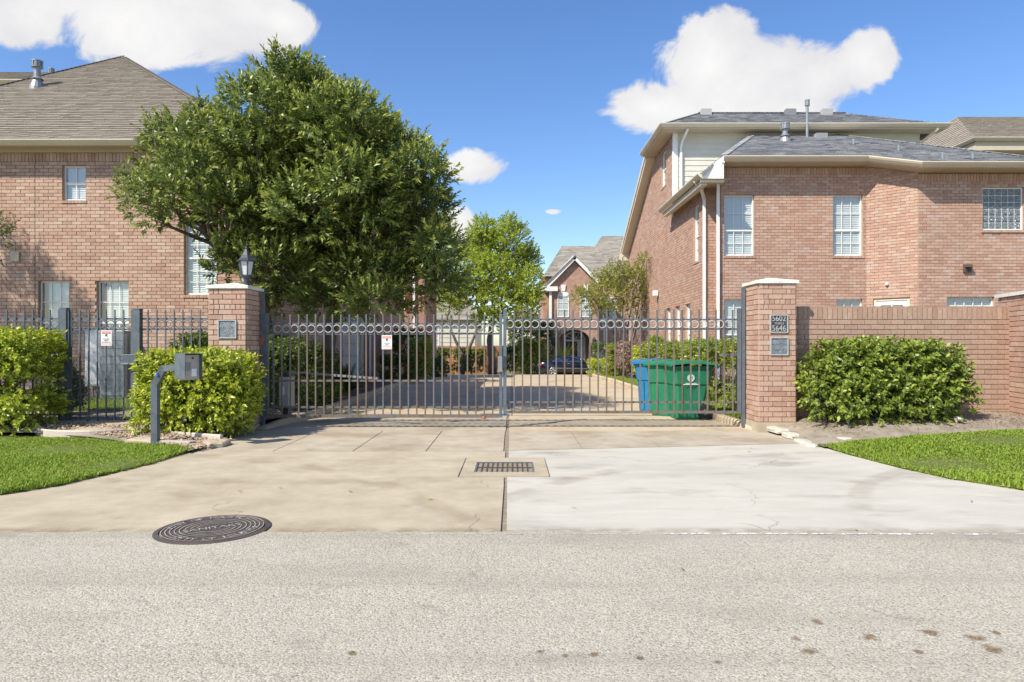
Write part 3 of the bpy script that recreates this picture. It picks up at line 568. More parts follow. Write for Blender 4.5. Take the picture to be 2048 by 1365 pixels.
# ------------------------------------------------------------------ brick, window and roof builders
CO, BL, JT = .0794, .2127, .0105
Z3 = Vector((0, 0, 1))
def brick_rects(W, H, holes=(), off=0.0, soldier=0, rnd=None):
    """list of rectangles (u0,u1,v0,v1); running bond"""
    out = []; rows = int(round((H-(.2 if soldier else 0))/CO))
    for k in range(rows):
        v0, v1 = k*CO, (k+1)*CO; vm = (v0+v1)/2; blocked = [(h[0], h[1]) for h in holes if h[2] < vm < h[3]]
        u = -BL*(.5 if (k % 2) else 0)+off-BL
        while u < W:
            segs = [(max(u, 0), min(u+BL, W))]
            for h0, h1 in blocked:
                ns = []
                for a, c in segs:
                    if c <= h0 or a >= h1: ns.append((a, c)); continue
                    if a < h0: ns.append((a, h0))
                    if c > h1: ns.append((h1, c))
                segs = ns
            for a, c in segs:
                if c-a > .03: out.append((a, c, v0, v1))
            u += BL
    if soldier:
        v0 = rows*CO; u = 0
        while u < W-.02:
            out.append((u, min(u+CO, W), v0, min(v0+.2, H))); u += CO
    return out
class Masonry:
    """collects brick panels of one thing; the 300 that show largest become parts"""
    def __init__(s, owner, mat, mortar): s.owner, s.mat, s.mortar, s.panels = owner, mat, mortar, []; s.rnd = random.Random(len(owner.name)+7)
    def panel(s, O, u, W, H, holes=(), conv=None, off=0, soldier=0, rects=None, reveal=.09, name='wall', back=None):
        O, u = Vector(O), Vector(u).normalized(); n = u.cross(Z3).normalized()
        holes = [(h[0], h[1], round(h[2]/CO)*CO, round(h[3]/CO)*CO) for h in holes]
        mb = MB(); us = sorted({0, W}|{h[0] for h in holes}|{h[1] for h in holes}); vz = sorted({0, H}|{h[2] for h in holes}|{h[3] for h in holes})
        P = lambda a, c, d=0: O+u*a+Z3*c+n*d
        for i in range(len(us)-1):
            for j in range(len(vz)-1):
                um, vm = (us[i]+us[i+1])/2, (vz[j]+vz[j+1])/2
                if any(h[0] < um < h[1] and h[2] < vm < h[3] for h in holes): continue
                q = [(us[i], vz[j]), (us[i+1], vz[j]), (us[i+1], vz[j+1]), (us[i], vz[j+1])]
                if conv: q = clip(q, conv)
                if len(q) > 2: mb.add([P(*t) for t in q], [tuple(range(len(q)))])
        for h in holes:
            a, c, d, e = h; R_ = reveal
            for (p, q) in (((a, d), (c, d)), ((c, d), (c, e)), ((c, e), (a, e)), ((a, e), (a, d))):
                mb.add([P(*p, .012), P(*q, .012), P(*q, -R_), P(*p, -R_)], [(0, 1, 2, 3)], 1)
        w = mb.build(name, [s.mortar, s.mat], s.owner)
        if rects is None: rects = brick_rects(W, H, holes, off, soldier)
        s.panels.append((w, O, u, n, rects, conv)); return w, holes
    def lay(s, key=None, limit=300):
        cand = []; T = {}
        for pi, (w, O, u, n, rects, conv) in enumerate(s.panels):
            for r in rects:
                j = JT/2; q = [(r[0]+j, r[2]+j), (r[1]-j, r[2]+j), (r[1]-j, r[3]-j), (r[0]+j, r[3]-j)]; full = True
                if conv:
                    q2 = clip(q, conv)
                    if len(q2) < 3 or area(q2) < .0006: continue
                    full = len(q2) == 4 and abs(area(q2)-area(q)) < 1e-6; q = q2 if not full else q
                c = O+u*((r[0]+r[1])/2)+Z3*((r[2]+r[3])/2)
                if c.y < .3: k = 1e9
                else:
                    sx, sy = 1024+FPX*c.x/c.y, HZ-FPX*(c.z-CH)/c.y
                    k = key(sx, sy, c, n) if key else c.length
                cand.append((k, pi, q, full, c, r))
        cand.sort(key=lambda t: t[0]); rest = {}; cnt = 0
        for k, pi, q, full, c, r in cand:
            w, O, u, n, rects, conv = s.panels[pi]
            if full and cnt < limit and k < 1e6:
                sz = (pi, round(r[1]-r[0], 3), round(r[3]-r[2], 3)); 
                if sz not in T:
                    T[sz] = []
                if len(T[sz]) < 4:
                    mb = MB(); s.geom(mb, [(a-(r[0]+r[1])/2, d-(r[2]+r[3])/2) for a, d in q], Vector((0, 0, 0)), u, n)
                    me = bpy.data.meshes.new('brick'); me.from_pydata(mb.v, [], mb.f); me.materials.append(s.mat); me.update(); T[sz].append(me)
                link('brick', T[sz][cnt % len(T[sz])] if len(T[sz]) == 4 else T[sz][-1], w, c); cnt += 1
            else: s.geom(rest.setdefault(pi, MB()), q, O, u, n)
        for pi, mb in rest.items(): tag(mb.build('brickwork', s.mat, s.panels[pi][0]), kind='stuff')
    def geom(s, mb, q, O, u, n):
        d = .0165+s.rnd.uniform(-.003, .0035); g = lambda: s.rnd.uniform(-.0016, .0016); k = len(q)
        top = [O+u*(a+g())+Z3*(c+g())+n*(d+g()*.6) for a, c in q]; bot = [O+u*a+Z3*c-n*.002 for a, c in q]
        mb.add(top+bot, [tuple(range(k))]+[(i, k+i, k+(i+1) % k, (i+1) % k) for i in range(k)])
def window(owner, O, u, h, cols=3, rows=2, split=.5, recess=.085, blind=True, brickmat=None, sill=True, frame=.035, fmat=None, wood=False):
    """double-hung window in opening h=(u0,u1,v0,v1): frame > panes, muntins, blind, sill"""
    O, u = Vector(O), Vector(u).normalized(); n = u.cross(Z3).normalized(); a, c, d, e = h; fmat = fmat or m_white
    P = lambda x, y, z=0: O+u*x+Z3*y+n*(z-recess)
    def bx(mb, x0, x1, y0, y1, z0, z1): mb.obox(P(x0, y0, z0), u*(x1-x0), n*(z1-z0), Z3*(y1-y0))
    f = frame; mb = MB(); g = .004
    bx(mb, a+g, a+f, d+g, e-g, -.03, .03); bx(mb, c-f, c-g, d+g, e-g, -.03, .03); bx(mb, a+f, c-f, d+g, d+f, -.03, .03); bx(mb, a+f, c-f, e-f, e-g, -.03, .03)
    sp = d+(e-d)*split if split else None
    if split: bx(mb, a+f, c-f, sp-.022, sp+.022, -.02, .022)
    w = mb.build('window', fmat, owner)
    zones = [(d+f, sp-.022), (sp+.022, e-f)] if split else [(d+f, e-f)]
    for y0, y1 in zones:
        pb = MB(); pb.add([P(a+f, y0, -.002), P(c-f, y0, -.002), P(c-f, y1, -.002), P(a+f, y1, -.002)], [(0, 1, 2, 3)]); pb.build('pane', m_glass, w)
        g2 = MB()
        for i in range(1, cols): xx = a+f+(c-a-2*f)*i/cols; bx(g2, xx-.009, xx+.009, y0, y1, .0, .009)
        for i in range(1, rows): yv = y0+(y1-y0)*i/rows; bx(g2, a+f, c-f, yv-.009, yv+.009, .001, .0105)
        if cols > 1 or rows > 1: g2.build('muntin', fmat, w)
    if blind:
        bb = MB(); y = d+f
        while y < e-f:
            bb.add([P(a+f, y-.004, -.022), P(c-f, y-.004, -.022), P(c-f, y+.054, -.046), P(a+f, y+.054, -.046)], [(0, 1, 2, 3)]); y += .05
        bb.build('blind', m_blind, w)
    if wood:
        bb = MB(); bx(bb, a+f, a+f+(c-a)*.16, d+f, e-f, -.032, -.016); bb.build('shutter', m_woodred, w)
    rb = MB(); rb.add([P(a+f*.5, d+f*.5, -.12), P(c-f*.5, d+f*.5, -.12), P(c-f*.5, e-f*.5, -.12), P(a+f*.5, e-f*.5, -.12)], [(0, 1, 2, 3)]); rb.build('backing', m_room, w)
    if sill and brickmat:
        x = a-.03; sb = MB()
        while x < c+.03-.01:
            x1 = min(x+CO, c+.03); sb.hexa([P(x+.004, d-.068, recess+.035), P(x1-.004, d-.068, recess+.035), P(x1-.004, d-.068, .03), P(x+.004, d-.068, .03), P(x+.004, d-.012, recess+.035), P(x1-.004, d-.012, recess+.035), P(x1-.004, d+.006, .03), P(x+.004, d+.006, .03)]); x = x1
        sb.build('sill', brickmat, w)
    return w
def shingles(owner, O, u, s, conv, mat, expo=.14, key=None, limit=0, seed=1, wmin=.14, wmax=.34, name='roof', under=None):
    """roof plane: base sheet + lapped tabs. conv = convex polygon in (u,s)"""
    O, u, s = Vector(O), Vector(u).normalized(), Vector(s).normalized(); n = u.cross(s).normalized(); rnd = random.Random(seed)
    mb = MB(); mb.prism([O+u*a+s*c for a, c in conv], -n*.04); r = mb.build(name, under or mat, owner)
    us = [p[0] for p in conv]; ss = [p[1] for p in conv]; rows = int((max(ss)-min(ss))/expo)+1; cand = []
    for k in range(rows):
        s0 = min(ss)+k*expo; x = min(us)-rnd.uniform(0, .3)
        while x < max(us):
            wd = rnd.uniform(wmin, wmax); dd = .02 if rnd.random() < .55 else 0
            q = clip([(x, s0-dd), (x+wd, s0-dd), (x+wd, s0+expo), (x, s0+expo)], conv)
            if len(q) > 2 and area(q) > .001:
                cx = sum(p[0] for p in q)/len(q); cs = sum(p[1] for p in q)/len(q); c = O+u*cx+s*cs; sx, sy = 1024+FPX*c.x/max(c.y, .1), HZ-FPX*(c.z-CH)/max(c.y, .1)
                cand.append((key(sx, sy) if key else 0, q, s0, c, cx, cs))
            x += wd
    if limit: cand.sort(key=lambda t: t[0])
    def geom(mb, q, s0, base):
        top = [base+u*a+s*c+n*(.022*(1-min(max((c-s0)/expo, 0), 1))+.003+rnd.uniform(0, .003)) for a, c in q]; bot = [base+u*a+s*c-n*.002 for a, c in q]; k = len(q)
        mb.add(top+bot, [tuple(range(k))]+[(i, k+i, k+(i+1) % k, (i+1) % k) for i in range(k)])
    rest = MB()
    for i, (kk, q, s0, c, cx, cs) in enumerate(cand):
        if i < limit:
            m1 = MB(); geom(m1, [(a-cx, d-cs) for a, d in q], s0-cs, Vector((0, 0, 0))); me = bpy.data.meshes.new('shingle'); me.from_pydata(m1.v, [], m1.f); me.materials.append(mat); me.update(); link('shingle', me, r, c)
        else: geom(rest, q, s0, O)
    if rest.v: tag(rest.build('shingle_courses', mat, r), kind='stuff')
    return r
def plane_uv(O, u, s, pts):
    O, u, s = Vector(O), Vector(u).normalized(), Vector(s).normalized(); return [((Vector(p)-O).dot(u), (Vector(p)-O).dot(s)) for p in pts]
def ccw(poly):
    a = sum(poly[i][0]*poly[(i+1) % len(poly)][1]-poly[(i+1) % len(poly)][0]*poly[i][1] for i in range(len(poly))); return poly if a > 0 else poly[::-1]
def roof_poly(owner, pts, mat, **kw):
    """roof plane from 3-D points; first edge is the eave"""
    p = [Vector(q) for q in pts]; u = (p[1]-p[0]).normalized(); nrm = (p[1]-p[0]).cross(p[2]-p[0]).normalized()
    if nrm.z < 0: nrm = -nrm
    u = Vector((-nrm.y, nrm.x, 0)).normalized() if abs(nrm.z) < .999 else u
    s = nrm.cross(u).normalized()
    if s.z < 0: s = -s; 
    if u.cross(s).z < 0: u = -u
    return shingles(owner, p[0], u, s, ccw(plane_uv(p[0], u, s, p)), mat, **kw)
def gutter(owner, pts, mat=m_cream, h=.12, d=.12, name='gutter'):
    """K-profile gutter along a path, outside is to the right of travel"""
    P = [Vector(p) for p in pts]; n = len(P); prof = [(0, -h), (.03, -h), (d*.75, -h*.55), (d, -h*.18), (d, 0), (d-.012, 0), (d-.012, -.03), (0, -.03)]; k = len(prof); mb = MB()
    for i, p in enumerate(P):
        a = (P[i]-P[i-1]) if i else (P[1]-P[0]); c = (P[i+1]-P[i]) if i < n-1 else a
        a = Vector((a.x, a.y, 0)).normalized(); c = Vector((c.x, c.y, 0)).normalized(); t = (a+c).normalized(); s = Vector((t.y, -t.x, 0)); s /= max(s.dot(Vector((a.y, -a.x, 0))), .4)
        for q, z in prof: mb.v.append(tuple(p+s*q+Z3*z))
    for i in range(n-1):
        for j in range(k): mb.f.append((i*k+j, i*k+(j+1) % k, (i+1)*k+(j+1) % k, (i+1)*k+j)); mb.m.append(0)
    mb.f.append(tuple(range(k))[::-1]); mb.f.append(tuple((n-1)*k+j for j in range(k))); mb.m += [0, 0]
    return mb.build(name, mat, owner)
def downspout(owner, pts, mat=m_white, w=.075):
    mb = MB(); P = [Vector(p) for p in pts]
    for a, c in zip(P[:-1], P[1:]): mb.bar(a, c+(c-a).normalized()*.02, w, w*.8, up=(0, 1, 0))
    return mb.build('downspout', mat, owner)
def board(owner, a, c, w, h, mat, name='fascia', up=(0,0,1)): return MB().bar(a, c, w, h, up).build(name, mat, owner)
# ------------------------------------------------------------------ townhouse on the left
X_, Y_ = Vector((1, 0, 0)), Vector((0, 1, 0))
LH = thing('brick_townhouse', (-11.5, 15.5, 0), 'tan brick townhouse with brown shingle hip roof behind the iron fence', 'house')
ms = Masonry(LH, m_brick, m_mortar); OL = Vector((-17, 15.5, .1))
hl = [(-10.2, -9.67, 4.6, 5.43), (-10.74, -10.05, .95, 2.78), (-9.42, -8.70, .95, 2.78), (-7.44, -6.70, 2.51, 4.19), (-15.6, -14.7, 3.7, 5.4), (-14.6, -13.7, .95, 2.78)]
w, hs = ms.panel(OL, X_, 11.05, 5.62, [(a+17, c+17, d-.1, e-.1) for a, c, d, e in hl], soldier=1)
for i, h in enumerate(hs):
    window(LH, OL, X_, h, cols=[2, 3, 3, 3, 2, 3][i], rows=[1, 2, 2, 3, 2, 2][i], split=.5 if i in (0, 4) else .48, brickmat=m_brick if i in (0, 3, 4) else None, wood=i in (1, 2))
ws, hs2 = ms.panel((-5.95, 15.5, .1), Y_, 8.5, 5.62, [(2.2, 2.9, 2.4, 4.1)])
window(LH, (-5.95, 15.5, .1), Y_, hs2[0], brickmat=m_brick)
ms.lay(lambda sx, sy, c, n: abs(sx-110)/1.1+abs(sy-450) if (n.y < -.5 and 5 < sx < 360 and 300 < sy < 640) else 1e7)
MB().box(-10.825, -10.808, 15.478, 15.495, .1, 5.7).build('control_joint', m_mortar, LH)
# frieze, gutter, roof
MB().box(-17, -5.93, 15.43, 15.5, 5.70, 5.86).build('frieze', m_cream_d, LH)
MB().box(-17.3, -5.55, 15.14, 15.5, 5.80, 5.84).build('soffit', m_cream_d, LH)
MB().box(-5.95, -5.55, 15.5, 24.2, 5.80, 5.84).build('soffit', m_cream_d, LH)
gutter(LH, [(-17.3, 15.13, 5.88), (-5.53, 15.13, 5.88), (-5.53, 24.2, 5.88)])
lap = (-12.6, 22.1, 10.67)
roof_poly(LH, [(-16.4, 15.12, 5.87), (-5.53, 15.12, 5.87), lap], m_shin_tan, key=lambda sx, sy: abs(sx-150)+abs(sy-215)*1.2, limit=300, seed=2)
roof_poly(LH, [(-5.53, 15.12, 5.87), (-5.53, 24.2, 5.87), (-10.5, 24.2, 9.25), lap], m_shin_tan, seed=3)
roof_poly(LH, [(-16.4, 15.12, 5.87), lap, (-17.2, 24.2, 5.87)], m_shin_tan, seed=4)
mb = MB()                                              # hip and ridge caps, overlapped
for a, c in ((Vector((-5.53, 15.12, 5.89)), Vector(lap)), (Vector((-16.4, 15.12, 5.89)), Vector(lap))):
    L_ = (c-a).length; k = int(L_/.15)
    for i in range(k):
        p = a+(c-a)*(i/k); q = a+(c-a)*min((i+1.25)/k, 1); mb.bar(p+Z3*.022, q+Z3*.008, .20, .012)
mb.build('hip_cap', m_shin_tan, LH)
def flue(owner, p, H, r, cap=True, cone=True, mat=m_galv, name='vent_pipe'):
    p = Vector(p); mb = MB()
    if cone: mb.lathe(p-Z3*.12, [(r*2.3, 0), (r*2.2, .1), (r*1.3, H*.32+.12), (r, H*.34+.12), (r, H)], 14)
    else: mb.lathe(p-Z3*.12, [(r, 0), (r, H)], 12)
    o = mb.build(name, mat, owner, smooth=False)
    if cone: MB().lathe(p+Z3*(H*.34), [(r*1.9, -.02), (r*1.05, .05)], 14).build('storm_collar', mat, o)
    if cap:
        c = MB().lathe(p+Z3*(H-.14), [(r*1.75, 0), (r*1.75, .02), (r*1.45, .03), (r*1.45, .15), (r*1.7, .16), (r*1.7, .19)], 14); c.build('vent_cap', mat, o)
        f = MB()
        for k in range(10):
            a = 2*math.pi*k/10; q = p+Vector((math.cos(a)*r*1.6, math.sin(a)*r*1.6, H-.11)); f.bar(q, q+Z3*.13, r*.55, .006, up=(math.cos(a), math.sin(a), .01))
        f.build('vent_louvre', mat, o)
    return o
flue(LH, (-13.17, 18.94, 8.49), .68, .085); flue(LH, (-14.1, 20.9, 9.0), .75, .05, cone=False)
# wall vent, meter panel and cabinet
v = MB().box(-11.35, -11.16, 15.44, 15.49, 3.24, 3.46).build('wall_vent', m_cream_d, LH)
downspout(LH, [(-6.05, 15.42, 5.7), (-6.05, 15.42, .2)])
EB = thing('electrical_box', (-9.4, 15.35, .7), 'tall pale grey electrical panel on the brick wall behind the pedestrian gate', 'electrical box')
MB().box(-9.56, -9.20, 15.28, 15.47, .42, 1.68).build('enclosure', m_paintwhite, EB, bevel=.01); MB().box(-9.535, -9.225, 15.262, 15.278, .46, 1.64).build('cover', m_signw, EB)
MB().tube([(-9.45, 15.4, .44), (-9.45, 15.4, .1)], .02).build('conduit', m_galv, EB)
EC = thing('electrical_box', (-8.9, 15.3, .15), 'wide dark grey slatted utility cabinet beside the pale electrical panel', 'electrical box')
MB().box(-9.18, -8.62, 15.20, 15.47, .12, 1.66).build('enclosure', m_galv, EC, bevel=.01)
for k in range(8): MB().box(-9.15, -8.65, 15.18, 15.197, .22+k*.175, .38+k*.175).build('panel', m_galv, EC)
# roof of the next townhouse behind
BH = thing('background_townhouse', (-24, 29, 0), 'distant brown shingle roof with pale gutter behind the left townhouse', 'house')
MB().box(-32, -17, 25.4, 34, 0, 10.5).build('wall', m_bricktex, BH); gutter(BH, [(-32.5, 24.7, 10.9), (-16.3, 24.7, 10.9), (-16.3, 34.5, 10.9)])
MB().box(-32.4, -16.35, 24.75, 34.4, 10.5, 10.88).build('soffit', m_cream_d, BH)
roof_poly(BH, [(-32.5, 24.7, 10.89), (-16.3, 24.7, 10.89), (-17.6, 27.5, 12.3), (-28, 27.5, 12.3)], m_shin_far, seed=5, expo=.2, wmin=.3, wmax=.6)
roof_poly(BH, [(-16.3, 24.7, 10.89), (-16.3, 34.4, 10.89), (-17.6, 27.5, 12.3)], m_shin_far, seed=6, expo=.2, wmin=.3, wmax=.6)

# ------------------------------------------------------------------ townhouse on the right
RH = thing('brick_townhouse', (9.5, 19, 0), 'tan brick townhouse with grey roof, angled bay and white sided upper storey', 'house')
ms = Masonry(RH, m_brick2, m_mortar_l); z0 = .05
OF = Vector((5.71, 18.7, z0)); hf = [(5.81, 6.63, 3.78, 5.44), (8.79, 9.60, 3.78, 5.44), (5.81, 6.63, .9, 2.63), (8.88, 9.60, .9, 2.61)]
w, hs = ms.panel(OF, X_, 4.0, 6.15, [(a-5.71, c-5.71, d-z0, e-z0) for a, c, d, e in hf], soldier=1)
for i, h in enumerate(hs): window(RH, OF, X_, h, cols=3, rows=2, split=.42, brickmat=m_brick2)
OA = Vector((9.71, 18.7, z0)); uA = Vector((.89, -.89, 0)).normalized(); LA = .89*math.sqrt(2)
w, ha = ms.panel(OA, uA, LA, 6.2, [(.18, 1.06, 0.08, 2.58)], conv=[(0, 0), (LA, 0), (LA, 5.78), (0, 6.17)])
h = ha[0]
dr = MB()
P = lambda x, y, z=0: OA+uA*x+Z3*y+uA.cross(Z3).normalized()*(z-.06)
for x0, x1, y0, y1 in ((h[0]+.004, h[0]+.06, h[2], h[3]-.004), (h[1]-.06, h[1]-.004, h[2], h[3]-.004), (h[0]+.06, h[1]-.06, h[3]-.06, h[3]-.004)): dr.obox(P(x0, y0, -.04), uA*(x1-x0), uA.cross(Z3)*.08, Z3*(y1-y0))
door = dr.build('door', m_cream, RH); dl = MB()
for x0, x1, y0, y1 in ((h[0]+.06, h[0]+.16, h[2], h[3]-.06), (h[1]-.16, h[1]-.06, h[2], h[3]-.06), (h[0]+.16, h[1]-.16, h[3]-.18, h[3]-.06), (h[0]+.16, h[1]-.16, h[2], h[2]+.3), ((h[0]+h[1])/2-.012, (h[0]+h[1])/2+.012, h[2]+.3, h[3]-.18)): dl.obox(P(x0, y0, -.03), uA*(x1-x0), uA.cross(Z3)*.045, Z3*(y1-y0))
dl.build('leaf', m_white, door); MB().add([P(h[0]+.16, h[2]+.3, -.02), P(h[1]-.16, h[2]+.3, -.02), P(h[1]-.16, h[3]-.18, -.02), P(h[0]+.16, h[3]-.18, -.02)], [(0, 1, 2, 3)]).build('pane', m_glass, door)
bb = MB(); y = h[2]+.3
while y < h[3]-.2: bb.obox(P(h[0]+.16, y, -.06), uA*(h[1]-h[0]-.32), uA.cross(Z3)*.012+Z3*.01, Z3*.036); y += .05
bb.build('blind', m_blind, door)
OR_ = Vector((10.60, 17.81, z0)); hr = [(11.34, 12.58, .9, 2.62), (12.27, 13.33, 4.31, 5.44)]
w, hs = ms.panel(OR_, X_, 3.0, 5.76, [(a-10.6, c-10.6, d-z0, e-z0) for a, c, d, e in hr], soldier=1)
window(RH, OR_, X_, hs[0], cols=5, rows=1, split=0)
h = hs[1]; gb = MB(); U0, U1, V0, V1 = h
for x0, x1, y0, y1 in ((U0+.004, U0+.03, V0, V1-.004), (U1-.03, U1-.004, V0, V1-.004), (U0+.03, U1-.03, V0, V0+.03), (U0+.03, U1-.03, V1-.03, V1-.004)): gb.obox(OR_+X_*x0+Z3*y0+Y_*.02, X_*(x1-x0), Y_*.06, Z3*(y1-y0))
gw = gb.build('glass_block_window', m_white, RH)
def glassblock():
    m = bpy.data.materials.new('glass_block'); m.use_nodes = True; N, L = nodes_of(m); bs = N['Principled BSDF']; g = N.new('ShaderNodeNewGeometry')
    n = N.new('ShaderNodeTexNoise'); n.inputs['Scale'].default_value = 28; n.inputs['Detail'].default_value = 2; L.new(g.outputs['Position'], n.inputs['Vector'])
    bp = N.new('ShaderNodeBump'); bp.inputs['Strength'].default_value = .9; bp.inputs['Distance'].default_value = .05; L.new(n.outputs['Fac'], bp.inputs['Height']); L.new(bp.outputs[0], bs.inputs['Normal'])
    cr = N.new('ShaderNodeValToRGB'); L.new(n.outputs['Fac'], cr.inputs[0]); cr.color_ramp.elements[0].position = .4; cr.color_ramp.elements[0].color = (.10,.13,.15,1); cr.color_ramp.elements[1].position = .65; cr.color_ramp.elements[1].color = (.22,.27,.29,1); L.new(cr.outputs[0], bs.inputs['Base Color'])
    bs.inputs['Roughness'].default_value = .08; bs.inputs['Specular IOR Level'].default_value = .8; return m
m_gblock = glassblock(); gn = 6; cw = (U1-U0-.06)/gn; chh = (V1-V0-.06)/gn
mb = MB(); mb.box(-cw/2+.008, cw/2-.008, 0, .05, -chh/2+.008, chh/2-.008); me = None
for i in range(gn):
    for j in range(gn):
        c = OR_+X_*(U0+.03+cw*(i+.5))+Z3*(V0+.03+chh*(j+.5))+Y_*.035
        if me is None:
            t = 8; b2 = MB(); q = cw/2-.008; r2 = chh/2-.008
            b2.add([(-q, .012, -r2), (q, .012, -r2), (q, .012, r2), (-q, .012, r2), (-q+.025, -.004, -r2+.025), (q-.025, -.004, -r2+.025), (q-.025, -.004, r2-.025), (-q+.025, -.004, r2-.025)], [(0, 1, 5, 4), (1, 2, 6, 5), (2, 3, 7, 6), (3, 0, 4, 7), (4, 5, 6, 7)])
            me = bpy.data.meshes.new('glass_block'); me.from_pydata(b2.v, [], b2.f); me.materials.append(m_gblock); me.update()
        link('glass_block', me, gw, c)
MB().add([OR_+X_*U0+Z3*V0+Y_*.055, OR_+X_*U1+Z3*V0+Y_*.055, OR_+X_*U1+Z3*V1+Y_*.055, OR_+X_*U0+Z3*V1+Y_*.055], [(0, 1, 2, 3)]).build('mortar_grid', m_white, gw)
sb = MB(); x = U0-.05
while x < U1+.05: sb.box(OR_.x+x+.004, OR_.x+x+CO-.004, OR_.y-.05, OR_.y+.02, z0+V0-.07, z0+V0-.012); x += CO
sb.build('sill', m_brick2, gw)
# right return, left return, side wall
ms.panel((13.6, 17.81, z0), Y_, 5.0, 5.76)
ms.panel((5.71, 19.1, z0), -Y_, .4, 6.15); ms.panel((5.40, 19.1, z0), X_, .31, 5.85)
OS = Vector((5.40, 22.8, z0)); hsw = [(22.8-20.3, 22.8-19.65, 3.77, 5.46), (22.8-22.5, 22.8-21.9, .9, 2.58), (22.8-21.2, 22.8-20.6, .9, 2.58)]
w, hs = ms.panel(OS, -Y_, 3.7, 5.72, [(a, c, d-z0, e-z0) for a, c, d, e in hsw])
for h in hs: window(RH, OS, -Y_, h, cols=2, rows=2, split=.45, brickmat=m_brick2)
OT = Vector((5.40, 31.5, z0)); hsw = [(31.5-24.65, 31.5-23.85, 6.95, 8.25), (31.5-23.8, 31.5-23.2, .9, 2.58)]
w, hs = ms.panel(OT, -Y_, 8.7, 8.4, [(a, c, d-z0, e-z0) for a, c, d, e in hsw], conv=[(0, 0), (8.7, 0), (8.7, 8.32), (5.8, 8.32), (0, 5.45)])
for h in hs: window(RH, OT, -Y_, h, cols=2, rows=2, split=.5, brickmat=m_brick2)
ms.lay(lambda sx, sy, c, n: abs(sx-1880)+abs(sy-520)*.8 if (n.y < -.5 and c.y < 17.9 and 1830 < sx < 2047 and 380 < sy < 616) else (1e4+abs(sx-1790) if sy < 600 and n.y < -.6 and n.x < -.6 else 1e7))
# soffits, gutters, fascia
ev = [(5.62, 18.2, 6.36), (9.5, 18.2, 6.36), (10.39, 17.31, 5.97), (14.1, 17.31, 5.97)]
gutter(RH, ev+[(14.1, 22, 5.97)]); gutter(RH, [(5.0, 22.85, 5.86), (5.0, 17.95, 5.86)])
s_e = [(5.62, 18.2, 6.22), (9.5, 18.2, 6.22), (10.39, 17.31, 5.83), (14.1, 17.31, 5.83)]; s_w = [(5.62, 18.8, 6.22), (9.75, 18.8, 6.22), (10.64, 17.9, 5.83), (14.1, 17.9, 5.83)]
mb = MB()
for i in range(3):
    mb.add([s_e[i], s_e[i+1], s_w[i+1], s_w[i]], [(0, 1, 2, 3)]); a, c = Vector(s_e[i]), Vector(s_e[i+1]); mb.add([a, c, c+Z3*.13, a+Z3*.13], [(0, 1, 2, 3)])
mb.add([(5.0, 17.97, 5.72), (5.72, 17.97, 5.72), (5.72, 22.8, 5.72), (5.0, 22.8, 5.72)], [(0, 1, 2, 3)]); mb.build('soffit', m_cream_d, RH)
MB().prism([(5.0, 18.16, 5.66), (5.0, 18.16, 5.86), (5.62, 18.16, 6.37), (5.62, 18.16, 5.66)], (0, -.05, 0)).build('rake_return', m_white, RH)
MB().box(5.42, 5.73, 18.62, 18.72, 5.7, 6.22).build('frieze', m_cream_d, RH)
MB().box(5.04, 5.2, 18.2, 22.8, 5.6, 5.73).build('frieze', m_cream, RH)
downspout(RH, [(5.6, 18.1, 6.2), (5.60, 18.55, 5.8), (5.62, 18.62, 5.6), (5.62, 18.62, .15)]); downspout(RH, [(4.95, 18.5, 5.78), (5.2, 18.75, 5.6), (5.36, 19.04, 5.4), (5.36, 19.04, .15)])
# lower roof
zf = lambda y: 6.36+.43*(y-18.2)
A, B_, C_ = (5.62, 18.2, 6.36), (8.05, 22.8, zf(22.8)), (10.9, 22.8, zf(22.8))
roof_poly(RH, [A, (9.5, 18.2, 6.36), (9.5, 22.8, zf(22.8)), B_], m_shin_grey, seed=11)
roof_poly(RH, [(9.5, 18.2, 6.36), (10.39, 17.31, zf(17.31)), (14.1, 17.31, zf(17.31)), C_, (9.5, 22.8, zf(22.8))], m_shin_grey, seed=12)
roof_poly(RH, [(5.0, 18.0, 5.86), A, B_, (5.0, 22.8, 5.86)], m_shin_grey, seed=13)
roof_poly(RH, [(14.1, 17.31, zf(17.31)), (14.1, 22.8, zf(17.31)), C_], m_shin_grey, seed=14)
# upper storey: lap siding boards
y0 = 22.8; k = 0; z = 5.7
while z < 8.35:
    MB().hexa([(5.45, y0-.03, z), (13.6, y0-.03, z), (13.6, y0, z), (5.45, y0, z), (5.45, y0-.012, z+.2), (13.6, y0-.012, z+.2), (13.6, y0, z+.2), (5.45, y0, z+.2)]).build('siding_board', m_siding, RH); z += .18
MB().box(5.41, 13.62, y0+.002, y0+.1, 5.5, 8.42).build('sheathing', m_siding, RH); MB().box(5.36, 5.52, y0-.06, y0+.05, 5.6, 8.4).build('corner_board', m_white, RH)
downspout(RH, [(5.75, 22.3, 8.4), (5.66, 22.68, 8.1), (5.62, 22.71, 7.9), (5.62, 22.71, 5.95)]); downspout(RH, [(13.9, 22.25, 8.4), (13.55, 22.7, 8.0), (13.5, 22.7, 7.2)], m_cream)
gutter(RH, [(4.93, 25.75, 8.55), (4.93, 22.28, 8.55), (14.2, 22.28, 8.55), (14.2, 26, 8.55)])
MB().add([(4.95, 22.3, 8.40), (14.2, 22.3, 8.40), (14.2, 22.85, 8.40), (4.95, 22.85, 8.40), (5.5, 22.85, 8.40), (5.5, 25.7, 8.40), (4.95, 25.7, 8.40)], [(0, 1, 2, 3), (3, 4, 5, 6)]).build('soffit', m_cream_d, RH)
MB().box(4.96, 14.18, 22.285, 22.31, 8.39, 8.54).box(4.935, 4.96, 22.3, 25.72, 8.39, 8.54).build('fascia', m_cream_d, RH)
